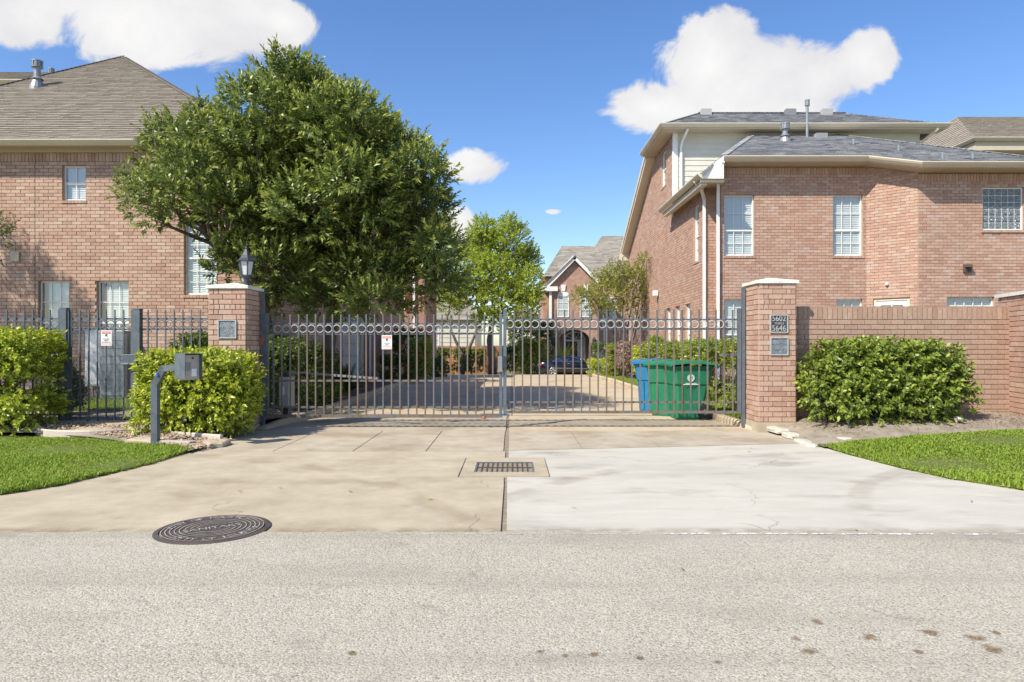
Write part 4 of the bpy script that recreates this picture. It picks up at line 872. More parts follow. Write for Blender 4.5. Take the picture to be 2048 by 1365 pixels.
roof_poly(RH, [(4.93, 22.28, 8.54), (14.2, 22.28, 8.54), (12, 24.6, 9.66), (6.7, 24.6, 9.66)], m_shin_grey, seed=15)
roof_poly(RH, [(4.93, 22.28, 8.54), (6.7, 24.6, 9.66), (4.93, 25.7, 8.54)], m_shin_grey, seed=16)
roof_poly(RH, [(14.2, 22.28, 8.54), (14.2, 26, 8.54), (12, 24.6, 9.66)], m_shin_grey, seed=17)
roof_poly(RH, [(5.1, 31.7, 5.62), (14, 31.7, 5.62), (12.2, 24.65, 9.6), (6.7, 24.65, 9.6), (5.1, 25.7, 8.55)], m_shin_grey, seed=18)
mb = MB(); mb.prism([(5.02, 25.68, 8.50), (5.02, 31.75, 5.50), (5.02, 31.75, 5.66), (5.02, 25.68, 8.66)], (.04, 0, 0)); mb.prism([(5.06, 25.68, 8.34), (5.06, 31.7, 5.40), (5.06, 31.7, 5.5), (5.06, 25.68, 8.5)], (.33, 0, 0)); mb.box(5.0, 5.45, 31.45, 31.8, 5.2, 5.52); mb.build('rake_board', m_cream, RH)
mb = MB()
for a, c in ((Vector(A), Vector(B_)), (Vector(C_), Vector((14.1, 17.31, zf(17.31)))), (Vector((6.7, 24.6, 9.66)), Vector((12, 24.6, 9.66))), (Vector((4.93, 22.28, 8.54)), Vector((6.7, 24.6, 9.66)))):
    k = int((c-a).length/.16)
    for i in range(k): p = a+(c-a)*(i/k); q = a+(c-a)*min((i+1.2)/k, 1); mb.bar(p+Z3*.03, q+Z3*.018, .2, .012)
mb.build('hip_cap', m_shin_grey, RH)
flue(RH, (8.52, 21.3, 7.68), .52, .085, mat=m_galv); flue(RH, (9.6, 22.2, 8.05), 1.2, .045, cap=True, cone=False)
for p in ((6.9, 24.3, 9.55), (9.9, 24.3, 9.55), (11.2, 24.3, 9.55), (9.95, 22.0, 7.98)): MB().box(p[0]-.18, p[0]+.18, p[1]-.1, p[1]+.1, p[2]-.1, p[2]+.16).build('box_vent', m_shin_grey, RH)
for x, y in ((1707, 290), (1797, 303), (1885, 318), (1945, 319)):
    Y = (6.36-.43*18.2-1.37)/((HZ-y)/FPX-.43); MB().tube([((x-1024)*Y/FPX, Y, zf(Y)-.05), ((x-1024)*Y/FPX, Y, zf(Y)+.17)], .035).build('vent_pipe', m_galv, RH)
vb = MB(); vb.box(11.75, 11.95, 17.74, 17.80, 3.23, 3.44); vb.box(11.77, 11.93, 17.66, 17.74, 3.36, 3.42); vv = vb.build('dryer_vent', M('vent_brown', [(.12, .07, .05), (.16, .1, .07)], .6), RH); MB().box(11.785, 11.915, 17.735, 17.739, 3.25, 3.36).build('vent_mouth', m_dark, vv)
SC = thing('security_camera', (10.05, 18.30, 2.98), 'small white bullet camera on the angled brick bay', 'camera'); MB().lathe((10.05, 18.30, 2.93), [(.03, 0), (.045, .02), (.045, .06), (.02, .08)], 10).build('housing', m_white, SC, smooth=True); MB().bar((10.06, 18.36, 2.99), (10.05, 18.28, 2.97), .02, .02).build('bracket', m_white, SC)
SL = thing('security_light', (5.35, 25.1, 3.2), 'white floodlight on the side wall beside the drive', 'light'); MB().box(5.18, 5.36, 25.0, 25.2, 3.12, 3.32).build('housing', m_white, SL, bevel=.02); MB().tube([(5.38, 25.1, 3.15), (5.38, 25.1, .6)], .015).build('conduit', m_bark, SL)
# neighbour's roof at the far right
NH = thing('background_townhouse', (20, 28, 0), 'tan shingle hip roof with cream eave rising behind the grey roof', 'house')
MB().box(17.3, 26, 25.2, 34, 0, 8.35).build('wall', m_siding, NH); MB().box(16.7, 26.5, 24.6, 34.5, 8.35, 8.76).build('soffit', m_cream_d, NH); gutter(NH, [(16.65, 34.5, 8.78), (16.65, 24.55, 8.78), (26.5, 24.55, 8.78)])
roof_poly(NH, [(16.65, 24.55, 8.77), (26.5, 24.55, 8.77), (25, 27.6, 10.52), (18.0, 27.6, 10.52)], m_shin_tan, seed=21); roof_poly(NH, [(16.65, 34.5, 8.77), (16.65, 24.55, 8.77), (18.0, 27.6, 10.52), (18.0, 31.5, 10.52)], m_shin_tan, seed=22)

# ------------------------------------------------------------------ brick pillars, plaques and walls
def pill_rects(W, H, ph, hdr):
    out = []; rows = int(round(H/CO)); A_ = [2.9, 2.9, 1, 1]; S = sum(A_)
    for k in range(rows):
        seq = [1]*7 if rows-1-k == hdr else (A_ if (k+ph) % 2 else A_[::-1]); S = sum(seq); u = 0
        for q in seq: d = q/S*W; out.append((u, u+d, k*CO, (k+1)*CO)); u += d
    return out
def pillar(x0, x1, y0, y1, zb, zt, label, mat, peak):
    T = thing('brick_pillar', ((x0+x1)/2, (y0+y1)/2, 0), label, 'pillar', 'brick gate pillars'); ms = Masonry(T, mat, m_mortar if x0 < 0 else m_mortar_l); H = round((zt-zb)/CO)*CO; zb = zt-H
    for O, u, W, ph in (((x0, y0, zb), X_, x1-x0, 0), ((x1, y0, zb), Y_, y1-y0, 1), ((x1, y1, zb), -X_, x1-x0, 0), ((x0, y1, zb), -Y_, y1-y0, 1)):
        ms.panel(O, u, W, H, rects=pill_rects(W, H, ph, 3), name='core')
    ms.lay(lambda sx, sy, c, n: c.length-(1 if n.y < -.5 or n.x*c.x < 0 else 0))
    MB().box(x0-.025, x1+.025, y0-.03, y1+.03, -.15, zb-.004).build('footing', m_conc_tan, T)
    o = .045; mb = MB(); a, b, c, d = x0-o, x1+o, y0-o, y1+o; zz = zt+.004
    mb.add([(a, c, zz), (b, c, zz), (b, d, zz), (a, d, zz), (a, c, zz+.05), (b, c, zz+.05), (b, d, zz+.05), (a, d, zz+.05), ((a+b)/2-.03, (c+d)/2, zz+peak), ((a+b)/2+.03, (c+d)/2, zz+peak)], [(3, 2, 1, 0), (0, 1, 5, 4), (1, 2, 6, 5), (2, 3, 7, 6), (3, 0, 4, 7), (4, 5, 9, 8), (6, 7, 8, 9), (5, 6, 9), (7, 4, 8)]); mb.build('cap', m_capst, T, bevel=.006)
    return T
PL = pillar(-4.70, -4.128, 10.6, 11.2, .07, 2.22, 'brick gate pillar carrying the lantern', m_brick, .115)
PR = pillar(3.83, 4.40, 10.6, 11.2, .16, 2.30, 'brick gate pillar carrying two plaques', m_brick2, .115)
MB().box(-4.085, -4.035, 11.10, 11.16, 0, 2.2).build('hinge_post', m_steel, PL); MB().box(3.745, 3.795, 11.10, 11.16, 0.02, 2.28).build('hinge_post', m_steel, PR)
def plaque(x0, x1, z0, z1, label, lines, back, let):
    T = thing('plaque', ((x0+x1)/2, 10.57, (z0+z1)/2), label, 'plaque', 'cast plaques on the gate pillars'); yf = 10.586; f = .016
    MB().box(x0+f, x1-f, yf-.012, yf, z0+f, z1-f).build('panel', back, T); mb = MB()
    for a, b, c, d in ((x0, x1, z0, z0+f), (x0, x1, z1-f, z1), (x0, x0+f, z0+f, z1-f), (x1-f, x1, z0+f, z1-f)): mb.box(a, b, yf-.026, yf, c, d)
    mb.build('rim', m_plaque_f, T)
    for s, size, fz, sx in lines: text('lettering', s, size, ((x0+x1)/2, yf-.0135, z0+(z1-z0)*fz), X_, Z3, let, T, depth=.004, sx=sx)
plaque(-4.555, -4.27, 1.455, 1.743, 'square zinc plaque with two raised words below the lantern pillar cap', [('AVALON', .062, .64, .98), ('CIRCLE', .062, .36, .98)], m_plaque, m_plaque_f)
plaque(3.995, 4.275, 1.541, 1.823, 'black address plaque with pale numbers 5602 and 5646', [('5602', .125, .77, .88), ('THRU', .05, .5, 1.1), ('5646', .125, .23, .88)], m_plaque_d, m_plaque_f)
plaque(4.0, 4.28, 1.191, 1.472, 'weathered blue grey plaque mounted below the address numbers', [('AVALON', .055, .64, .98), ('LANE', .055, .34, .98)], m_plaque, m_galv)
BW = thing('brick_wall', (6.2, 10.95, .2), 'rose brick garden wall with upright brick coping behind the round bush', 'wall'); ms = Masonry(BW, m_brick3, m_mortar_l)
HW = 22*CO+.2; zb = 1.957-HW
ms.panel((4.40, 10.90, zb), X_, 3.75, HW, soldier=1, off=.05); ms.panel((8.15, 11.1, zb), -X_, 3.75, HW, soldier=1)
ms.lay(lambda sx, sy, c, n: abs(sx-1800)*.5+abs(sy-700) if n.y < 0 else 1e7)
cb = MB(); x = 4.40
while x < 8.12: cb.box(x+.005, x+CO-.005, 10.895, 11.105, 1.957, 1.9685); x += CO
tag(cb.build('coping', m_brick3, BW), kind='stuff')
# rotated column at the far end of the wall
CL = thing('brick_column', (8.2, 10.7, .2), 'tan brick column with sloping pale cap at the end of the rose wall', 'pillar'); ms = Masonry(CL, m_brick2, m_mortar_l)
c0 = Vector((8.03, 11.25, 0)); dv = Vector((-.235, -1, 0)).normalized(); nv = dv.cross(Z3); Hc = 26*CO; zb = 2.12-Hc; Lc = 1.25
rv = -nv; c1 = c0+dv*Lc; Wc = .6
ms.panel(c0+Z3*zb, dv, Lc, Hc); ms.panel(c1+Z3*zb, rv, Wc, Hc); ms.panel(c1+rv*Wc+Z3*zb, -dv, Lc, Hc)
ms.lay(lambda sx, sy, c, n: c.length if sx < 2060 else 1e7)
mb = MB(); q = [c0-dv*.05-rv*.05, c1+dv*.05-rv*.05, c1+dv*.05+rv*(Wc+.05), c0-dv*.05+rv*(Wc+.05)]; mb.prism([p+Z3*(2.124) for p in q], (0, 0, .055)); mb.build('cap', m_capst, CL)

# ------------------------------------------------------------------ gates and fences
def sq(w, h, name, mat):
    b = MB().box(-w/2, w/2, -w/2, w/2, 0, h); me = bpy.data.meshes.new(name); me.from_pydata(b.v, [], b.f); me.materials.append(mat); me.update(); return me
def ringmesh(r, t, mat):
    b = MB(); n, k = 20, 6
    for i in range(n):
        a = 2*math.pi*i/n
        for j in range(k):
            c = 2*math.pi*j/k; rr = r+t*math.cos(c); b.v.append((rr*math.cos(a), t*math.sin(c), rr*math.sin(a)))
    for i in range(n):
        for j in range(k): b.f.append((i*k+j, ((i+1) % n)*k+j, ((i+1) % n)*k+(j+1) % k, i*k+(j+1) % k))
    me = bpy.data.meshes.new('ring'); me.from_pydata(b.v, [], b.f); me.materials.append(mat); me.polygons.foreach_set('use_smooth', [True]*len(me.polygons)); me.update(); return me
def palisade(T, x0, n, pitch, Y, zb, zt, rails, ringz, ringr, mat, barw=.022, rx=None, ringedge=True):
    me = sq(barw, zt-zb, 'bar', mat); rm = ringmesh(ringr-.002, .0075, m_ring_lit if mat is m_gate else mat)
    for i in range(n): link('bar', me, T, (x0+i*pitch, Y, zb))
    a, c = rx
    for z, h in rails: MB().box(a, c, Y+barw/2+.001, Y+barw/2+.030, z-h/2, z+h/2).build('rail', mat, T)
    for i in range(-1 if ringedge else 0, n): 
        xx = x0+(i+.5)*pitch
        if a+.05 < xx < c-.05: link('ring', rm, T, (xx, Y+.002, ringz))
GY = 11.15; sc = FPX/GY; gx = lambda p: (p-1024)/sc; gzz = lambda p: CH+(HZ-p)/sc
GL = thing('driveway_gate', (-2.1, GY, 0), 'wide iron gate leaf hanging lower, hinged by the lantern pillar', 'gate', 'pair of driveway gate leaves')
palisade(GL, gx(547), 27, (gx(985.5)-gx(547))/26, GY, .19, gzz(629), [(gzz(648), .026), (gzz(668), .026), (gzz(762), .03), (gzz(815), .03)], gzz(658), .062, m_gate, rx=(gx(536), gx(1001)))
MB().box(gx(529), gx(537), GY-.03, GY+.035, .17, gzz(627)).build('stile', m_steel, GL); MB().box(gx(998.5), gx(1004.5), GY-.03, GY+.035, .17, gzz(628)).build('stile', m_steel, GL)
MB().box(gx(537), gx(998.5), GY-.028, GY+.03, .165, .215).build('bottom_rail', m_gate, GL)
MB().box(gx(996), gx(1005), GY-.07, GY-.032, gzz(744), gzz(713)).build('lock_box', m_galv, GL, bevel=.005); MB().lathe((gx(968), GY-.04, .17), [(.03, -.02), (.035, 0), (.03, .02)], 10).build('roller', m_rustplate, GL)
MB().box(gx(516), gx(531), GY-.07, GY-.05, gzz(690), gzz(675)).build('hinge_plate', m_rustplate, GL)
GR = thing('driveway_gate', (1.8, GY, 0), 'wide iron gate leaf set higher, hinged by the plaque pillar', 'gate', 'pair of driveway gate leaves')
palisade(GR, gx(1028.3), 27, (gx(1465.4)-gx(1028.3))/26, GY, .255, gzz(620), [(gzz(639.5), .026), (gzz(658.5), .026), (gzz(805), .03)], gzz(649), .062, m_gate, rx=(gx(1010), gx(1476)))
MB().box(gx(1006.5), gx(1013), GY-.03, GY+.035, .225, gzz(619)).build('stile', m_steel, GR); MB().box(gx(1475), gx(1481.5), GY-.03, GY+.035, .235, gzz(618)).build('stile', m_steel, GR)
MB().box(gx(1013), gx(1475), GY-.028, GY+.03, .235, .275).build('bottom_rail', m_gate, GR); MB().box(gx(1006), gx(1013), GY-.075, GY-.032, gzz(737), gzz(713)).build('latch', m_dark, GR)
MB().box(gx(1015), gx(1020), GY-.06, GY-.03, gzz(819), gzz(812)).build('padlock', m_dark, GR)
for z in (.45, 1.5): MB().box(gx(1481), 3.76, GY-.02, GY+.02, z-.03, z+.03).build('hinge', m_steel, GR)
# operators behind the gates
OP = thing('gate_operator', (-3.8, 11.75, 0), 'beige gate motor box with a long steel arm', 'gate motor')
MB().box(-3.97, -3.80, 11.62, 11.95, .28, .80).build('housing', m_beigebox, OP, bevel=.012); MB().box(-3.93, -3.84, 11.7, 11.9, .0, .28).build('stand', m_dark, OP); MB().box(-3.90, -3.875, 11.612, 11.619, .50, .64).build('label_plate', m_signw, OP)
MB().bar((-3.88, 11.8, .86), (-3.55, 11.75, .875), .05, .04).bar((-3.55, 11.75, .865), (-2.2, 11.22, .80), .05, .035).build('arm', m_galv, OP); MB().lathe((-3.9, 11.8, .78), [(.05, 0), (.05, .1)], 10).build('pivot', m_dark, OP)
OP2 = thing('gate_operator', (3.87, 11.5, 0), 'black gate motor tucked behind the plaque pillar', 'gate motor'); MB().box(3.80, 4.1, 11.35, 11.6, .25, 1.25).build('housing', m_binK, OP2, bevel=.02); MB().box(3.88, 4.02, 11.4, 11.55, .04, .25).build('stand', m_dark, OP2); MB().bar((3.86, 11.33, 1.2), (3.4, 11.2, 1.18), .03, .04).build('arm', m_galv, OP2)
# fence in line with the left pillar
FY = 10.86; fs = FPX/FY; fx = lambda p: (p-1024)/fs; fzz = lambda p: CH+(HZ-p)/fs
F1 = thing('iron_fence', (-8.6, FY, 0), 'iron fence section rising behind the hedge left of the pedestrian gate', 'fence', 'iron fence sections')
palisade(F1, fx(118)-.138*14, 15, .138, FY, .12, fzz(620), [(fzz(638), .03), (fzz(659), .03), (fzz(830), .03)], fzz(648.5), .06, m_steel, barw=.018, rx=(fx(118)-.138*14.5, fx(123)))
F2 = thing('iron_fence', (-5.3, FY, 0), 'iron fence section between the pedestrian gate and lantern pillar', 'fence', 'iron fence sections')
palisade(F2, fx(296.5), 8, .1378, FY, .12, fzz(620), [(fzz(638), .03), (fzz(659), .03), (fzz(830), .03)], fzz(648.5), .06, m_steel, barw=.018, rx=(fx(283), fx(418)))
FP = []
for xx, tp, lb in ((129.5, 617, 'thick steel post where the hedge meets the pedestrian gate'), (276, 618, 'thick steel latch post on the keypad side of the pedestrian gate')):
    p = thing('fence_post', (fx(xx), FY, 0), lb, 'post', 'pedestrian gate posts'); MB().box(fx(xx)-.052, fx(xx)+.052, FY-.05, FY+.05, 0, fzz(tp)).build('shaft', m_steel, p); MB().box(fx(xx)-.056, fx(xx)+.056, FY-.054, FY+.054, fzz(tp)-.012, fzz(tp)+.004).build('post_cap', m_steel, p)
PG = thing('pedestrian_gate', (fx(200), FY, 0), 'narrow iron pedestrian gate with perforated metal backing', 'gate')
palisade(PG, fx(143), 7, fx(160.4)-fx(143), FY, .10, fzz(620), [(fzz(638), .03), (fzz(659), .03), (fzz(836), .03)], fzz(648.5), .06, m_steel, barw=.018, rx=(fx(137), fx(266)))
MB().box(fx(136), fx(140), FY-.03, FY+.03, .08, fzz(620)).build('stile', m_steel, PG); MB().box(fx(264), fx(268), FY-.03, FY+.03, .08, fzz(620)).build('stile', m_steel, PG)
def meshmat():
    m = bpy.data.materials.new('perforated_sheet'); m.use_nodes = True; N, L = nodes_of(m); bs = N['Principled BSDF']; o = [n for n in N if n.type == 'OUTPUT_MATERIAL'][0]
    bs.inputs['Base Color'].default_value = (.16,.18,.20,1); bs.inputs['Roughness'].default_value = .5; g = N.new('ShaderNodeNewGeometry'); mp = N.new('ShaderNodeMapping'); mp.inputs['Scale'].default_value = (95, 1, 95); mp.inputs['Rotation'].default_value = (0, R(45), 0); L.new(g.outputs['Position'], mp.inputs[0])
    ck = N.new('ShaderNodeTexVoronoi'); ck.inputs['Scale'].default_value = 1; ck.inputs['Randomness'].default_value = 0; ck.voronoi_dimensions = '3D'; L.new(mp.outputs[0], ck.inputs['Vector'])
    cm = N.new('ShaderNodeMath'); cm.operation = 'GREATER_THAN'; cm.inputs[1].default_value = .52; sp = N.new('ShaderNodeSeparateXYZ'); L.new(mp.outputs[0], sp.inputs[0])
    d = []
    for i in (0, 2):
        f = N.new('ShaderNodeMath'); f.operation = 'FRACT'; L.new(sp.outputs[i], f.inputs[0]); s = N.new('ShaderNodeMath'); s.operation = 'SUBTRACT'; L.new(f.outputs[0], s.inputs[0]); s.inputs[1].default_value = .5; q = N.new('ShaderNodeMath'); q.operation = 'ABSOLUTE'; L.new(s.outputs[0], q.inputs[0]); d.append(q.outputs[0])
    mx = N.new('ShaderNodeMath'); mx.operation = 'MAXIMUM'; L.new(d[0], mx.inputs[0]); L.new(d[1], mx.inputs[1]); cm.inputs[1].default_value = .455; L.new(mx.outputs[0], cm.inputs[0])
    t = N.new('ShaderNodeBsdfTransparent'); ms_ = N.new('ShaderNodeMixShader'); L.new(cm.outputs[0], ms_.inputs[0]); L.new(t.outputs[0], ms_.inputs[1]); L.new(bs.outputs[0], ms_.inputs[2]); L.new(ms_.outputs[0], o.inputs[0]); return m
MB().box(fx(140), fx(264), FY+.045, FY+.047, .10, fzz(660)).build('perforated_sheet', meshmat(), PG)
MB().box(fx(251), fx(279), FY-.09, FY-.055, fzz(732), fzz(709)).build('lock_box', m_steel, PG, bevel=.005); MB().bar((fx(251), FY-.12, fzz(727)), (fx(266), FY-.12, fzz(727)), .022, .022).bar((fx(262), FY-.12, fzz(727)), (fx(262), FY-.08, fzz(727)), .02, .02).build('lever', m_galv, PG)
# warning signs
def warning(c, w, h, label):
    T = thing('warning_sign', c, label, 'sign', 'surveillance warning signs'); c = Vector(c); y = c.y
    MB().box(c.x-w/2, c.x+w/2, y-.003, y, c.z-h/2, c.z+h/2).build('plate', m_signw, T)
    MB().box(c.x-w*.43, c.x+w*.43, y-.0045, y-.003, c.z+h*.27, c.z+h*.43).build('red_band', m_red, T)
    text('lettering', 'WARNING', h*.125, (c.x, y-.0055, c.z+h*.345), X_, Z3, m_signw, T, depth=.0004, sx=1.0)
    k = w*.1; mb = MB(); mb.prism([(c.x-k*1.1, y-.003, c.z+h*.19), (c.x-k*.7, y-.003, c.z+h*.10), (c.x+k*.9, y-.003, c.z+h*.16), (c.x+k*1.2, y-.003, c.z+h*.25), (c.x-k*.8, y-.003, c.z+h*.24)], (0, -.0015, 0)); mb.prism([(c.x+k*.3, y-.003, c.z+h*.12), (c.x+k*1.2, y-.003, c.z+h*.02), (c.x+k*1.5, y-.003, c.z+h*.05), (c.x+k*.7, y-.003, c.z+h*.15)], (0, -.0015, 0)); mb.build('camera_symbol', m_ink, T)
    for s, fz, sz, mt in (('24 HOUR', -.07, .105, m_ink), ('VIDEO', -.17, .105, m_ink), ('SURVEILLANCE', -.275, .088, m_red)): text('lettering', s, h*sz, (c.x, y-.0045, c.z+h*fz), X_, Z3, mt, T, depth=.0004, sx=.95)
    mb = MB()
    for a, b, d, e in ((-.43, .43, -.435, -.42), (-.43, .43, -.345, -.33), (-.43, -.415, -.42, -.345), (.415, .43, -.42, -.345)): mb.box(c.x+w*a, c.x+w*b, y-.0045, y-.003, c.z+h*d, c.z+h*e)
    mb.build('red_outline', m_red, T)
warning((fx(214), FY-.013, fzz(676.5)), .17, .245, 'red and white surveillance warning sign on the pedestrian gate'); warning((gx(774), GY-.014, gzz(685)), .165, .228, 'red and white surveillance warning sign on the driveway gate')
# ------------------------------------------------------------------ lantern on the pillar
T = thing('post_lantern', (-4.28, 11.0, 2.29), 'blue grey hexagonal lantern with flared roof on the brick pillar', 'lamp'); c = Vector((-4.28, 11.0, 2.29)); m_lant = M('lantern_metal', [(.035,.045,.055),(.055,.065,.075)], .5, nscale=9)
MB().lathe(c, [(.062, 0), (.062, .02), (.045, .03), (.045, .13), (.07, .15), (.085, .165)], 12).build('stem', m_lant, T)
MB().lathe(c, [(.09, .165), (.092, .185)], 6).build('base_ring', m_lant, T)
m_milk = M('milk_glass', [(.50,.53,.54),(.56,.58,.58)], .25, nscale=4, mottle=.05)
for k in range(6):
    a0, a1 = math.pi/3*k, math.pi/3*(k+1); q = lambda a, r, z: c+Vector((math.cos(a)*r, math.sin(a)*r, z))
    MB().add([q(a0, .082, .185), q(a1, .082, .185), q(a1, .118, .40), q(a0, .118, .40)], [(0, 1, 2, 3)]).build('pane', m_milk, T)
    MB().bar(q(a0, .086, .18), q(a0, .123, .405), .016, .016).build('glazing_bar', m_lant, T)
MB().lathe(c, [(.125, .40), (.165, .405), (.165, .417), (.115, .455), (.075, .505), (.045, .56), (.028, .60), (.024, .605)], 6).build('roof', m_lant, T)
MB().lathe(c, [(.012, .60), (.026, .615), (.022, .635), (.008, .65), (.006, .70)], 10).build('finial', m_lant, T)
# ------------------------------------------------------------------ keypad post
T = thing('keypad_post', (-4.753, 9.1, .03), 'bent steel post holding a hooded entry keypad at the lawn edge', 'keypad')
b0 = Vector((-4.753, 9.1, -.05)); b1 = Vector((-4.753, 9.1, .86)); b2 = Vector((-4.60, 9.04, 1.06)); b3 = Vector((-4.25, 8.93, 1.075))
MB().bar(b0, b1, .085, .085, up=(0, 1, 0)).bar(b1-Vector((.0, 0, .03)), b2, .084, .084, up=(0, 1, 0)).bar(b2-Vector((.03, -.01, .02)), b3, .075, .08).build('post', m_steel, T)
MB().lathe((-4.685, 9.028, .965), [(.021, -.02), (.021, .02)], 10).build('sticker', M('blue_dot', [(.02,.12,.5),(.02,.14,.55)], .5), T)
ph = R(55); ux = Vector((math.cos(ph), math.sin(ph), 0)); uy = Vector((-math.sin(ph), math.cos(ph), 0))      # local right, local depth (inwards)
K = Vector((-4.12, 8.84, .915)); w_, d_, h_ = .24, .25, .33
def kb(mb, x0, x1, y0, y1, z0, z1): mb.obox(K+ux*x0+uy*y0+Z3*z0, ux*(x1-x0), uy*(y1-y0), Z3*(z1-z0))
hd = MB(); kb(hd, -w_/2, -w_/2+.006, 0, d_, 0, h_); kb(hd, w_/2-.006, w_/2, 0, d_, 0, h_); kb(hd, -w_/2+.006, w_/2-.006, 0, d_, h_-.006, h_); kb(hd, -w_/2+.006, w_/2-.006, d_-.006, d_, 0, h_-.006); hd.build('hood', m_steel, T)
kp = MB(); kb(kp, -w_/2+.01, w_/2-.01, .06, .2, -.012, h_-.02); kpo = kp.build('keypad', m_beigebox, T)
mb = MB(); kb(mb, .0, .07, .054, .06, .03, .13); mb.build('label_plate', m_signw, kpo); mb = MB(); kb(mb, .005, .03, .052, .06, .255, .28); mb.build('lock', m_dark, kpo)
mb = MB()
for i in range(3):
    for j in range(4): kb(mb, -.08+i*.028, -.06+i*.028, .05, .06, .10+j*.03, .12+j*.03)
mb.build('keys', m_galv, kpo)
# ------------------------------------------------------------------ manhole cover
T = thing('manhole_cover', (-2.2, 5.03, .0), 'round cast iron manhole cover with concentric rings and lettering at the street edge', 'manhole cover'); c = Vector((-2.2, 5.03, 0)); zt = .014
MB().lathe(c, [(0.4005, -.05), (0.4005, zt-.004), (0.3645, zt+.002), (0.3582, zt-.01)], 48).build('frame', m_iron, T)
MB().lathe(c, [(0.3510, -.04), (0.3510, zt-.002), (.0, zt-.002)][:2]+[(.001, zt-.002)], 48).build('lid', m_iron, T)
ang = R(32)
def ann(mb, r0, r1, z, a0=0, a1=2*math.pi, n=64):
    n = max(4, int(n*(a1-a0)/(2*math.pi)))
    for i in range(n):
        p, q = a0+(a1-a0)*i/n, a0+(a1-a0)*(i+1)/n
        mb.add([c+Vector((math.cos(t)*r, math.sin(t)*r, z)) for r, t in ((r0, p), (r1, p), (r1, q), (r0, q))], [(0, 1, 2, 3)])
def raised(r0, r1, spans):
    mb = MB()
    for a0, a1 in spans:
        ann(mb, r0, r1, zt+.003, a0+ang, a1+ang)
    mb.build('ring_rib', m_iron_worn, T)
full = [(0, 2*math.pi)]; side = [(R(-42), R(42)), (R(138), R(222))]
raised(0.3447, 0.3519, full); raised(0.3168, 0.3240, side); raised(0.2862, 0.2934, side); raised(0.2556, 0.2628, side); raised(0.2232, 0.2304, full); raised(0.1872, 0.1935, full); raised(0.1512, 0.1575, [(R(20), R(160)), (R(200), R(340))]); raised(0.1152, 0.1206, [(R(30), R(150)), (R(210), R(330))])
for k, sgn in (('CITY OF HOUSTON', 1), ('CITY OF HOUSTON', -1)):
    n = len(k); span = R(118)
    for i, chh_ in enumerate(k):
        if chh_ == ' ': continue
        t = (i-(n-1)/2)/(n-1)*span
        a = (math.pi/2-t if sgn > 0 else -math.pi/2+t)+ang; rad = Vector((math.cos(a), math.sin(a), 0)); v = rad if sgn > 0 else -rad; u = Vector((v.y, -v.x, 0))
        text('lettering', chh_, 0.0765, c+rad*0.3042+Z3*(zt+.002), u, v, m_iron_worn, T, depth=.001, sx=1.05)
u = Vector((math.cos(ang), math.sin(ang), 0)); v = Vector((-u.y, u.x, 0)); text('lettering', 'SANITARY', 0.0882, c+Z3*(zt+.002), u, v, m_iron_worn, T, depth=.001, sx=1.0)
# ------------------------------------------------------------------ storm drain
T = thing('storm_drain', (-.08, 7.6, 0), 'rectangular iron storm drain grate set in a concrete collar on the drive', 'drain')
x0, x1, y0, y1 = -.405, .243, 7.29, 7.92; X0, X1, Y0, Y1 = -.545, .385, 7.04, 8.2
mb = MB(); z = .001
for a, b_, d, e in ((X0, X1, Y0, y0), (X0, X1, y1, Y1), (X0, x0, y0, y1), (x1, X1, y0, y1)): mb.box(a, b_, d, e, -.3, z)
mb.build('collar', m_conc_tan, T); MB().box(x0-.02, x1+.02, y0-.02, y1+.02, -.42, -.4).build('sump', m_mulch, T)
mb = MB()
for a, b_, d, e in ((x0, x1, y0, y0+.016), (x0, x1, y1-.016, y1), (x0, x0+.018, y0+.016, y1-.016), (x1-.018, x1, y0+.016, y1-.016)): mb.box(a, b_, d, e, -.08, -.002)
mb.build('frame', m_steel, T); ln = MB()
for a, b_, d, e in ((x0, x1, y0, y0+.01), (x0, x1, y1-.01, y1), (x0, x0+.01, y0+.01, y1-.01), (x1-.01, x1, y0+.01, y1-.01)): ln.box(a, b_, d, e, -.4, -.082)
ln.build('lining', m_mulch, T); n = 11  # dark walls added to cover the sunlit collar, keeping the cells dark
for i in range(1, n): xx = x0+.018+(x1-x0-.036)*i/n; MB().box(xx-.0065, xx+.0065, y0+.016, y1-.016, -.07, -.006).build('grate_bar', m_iron, T)
MB().box(x0+.018, x1-.018, (y0+y1)/2-.012, (y0+y1)/2+.012, -.065, -.0045).build('cross_bar', m_iron, T)
T = thing('storm_drain', (-.2, 13.3, 0), 'small drain grate on the drive behind the gate meeting point', 'drain'); MB().box(-.62, -.05, 13.0, 13.35, -.02, .003).build('frame', m_steel, T)
for i in range(7): MB().box(-.57+i*.07, -.53+i*.07, 13.05, 13.3, .003, .005).build('slot', m_dark, T)
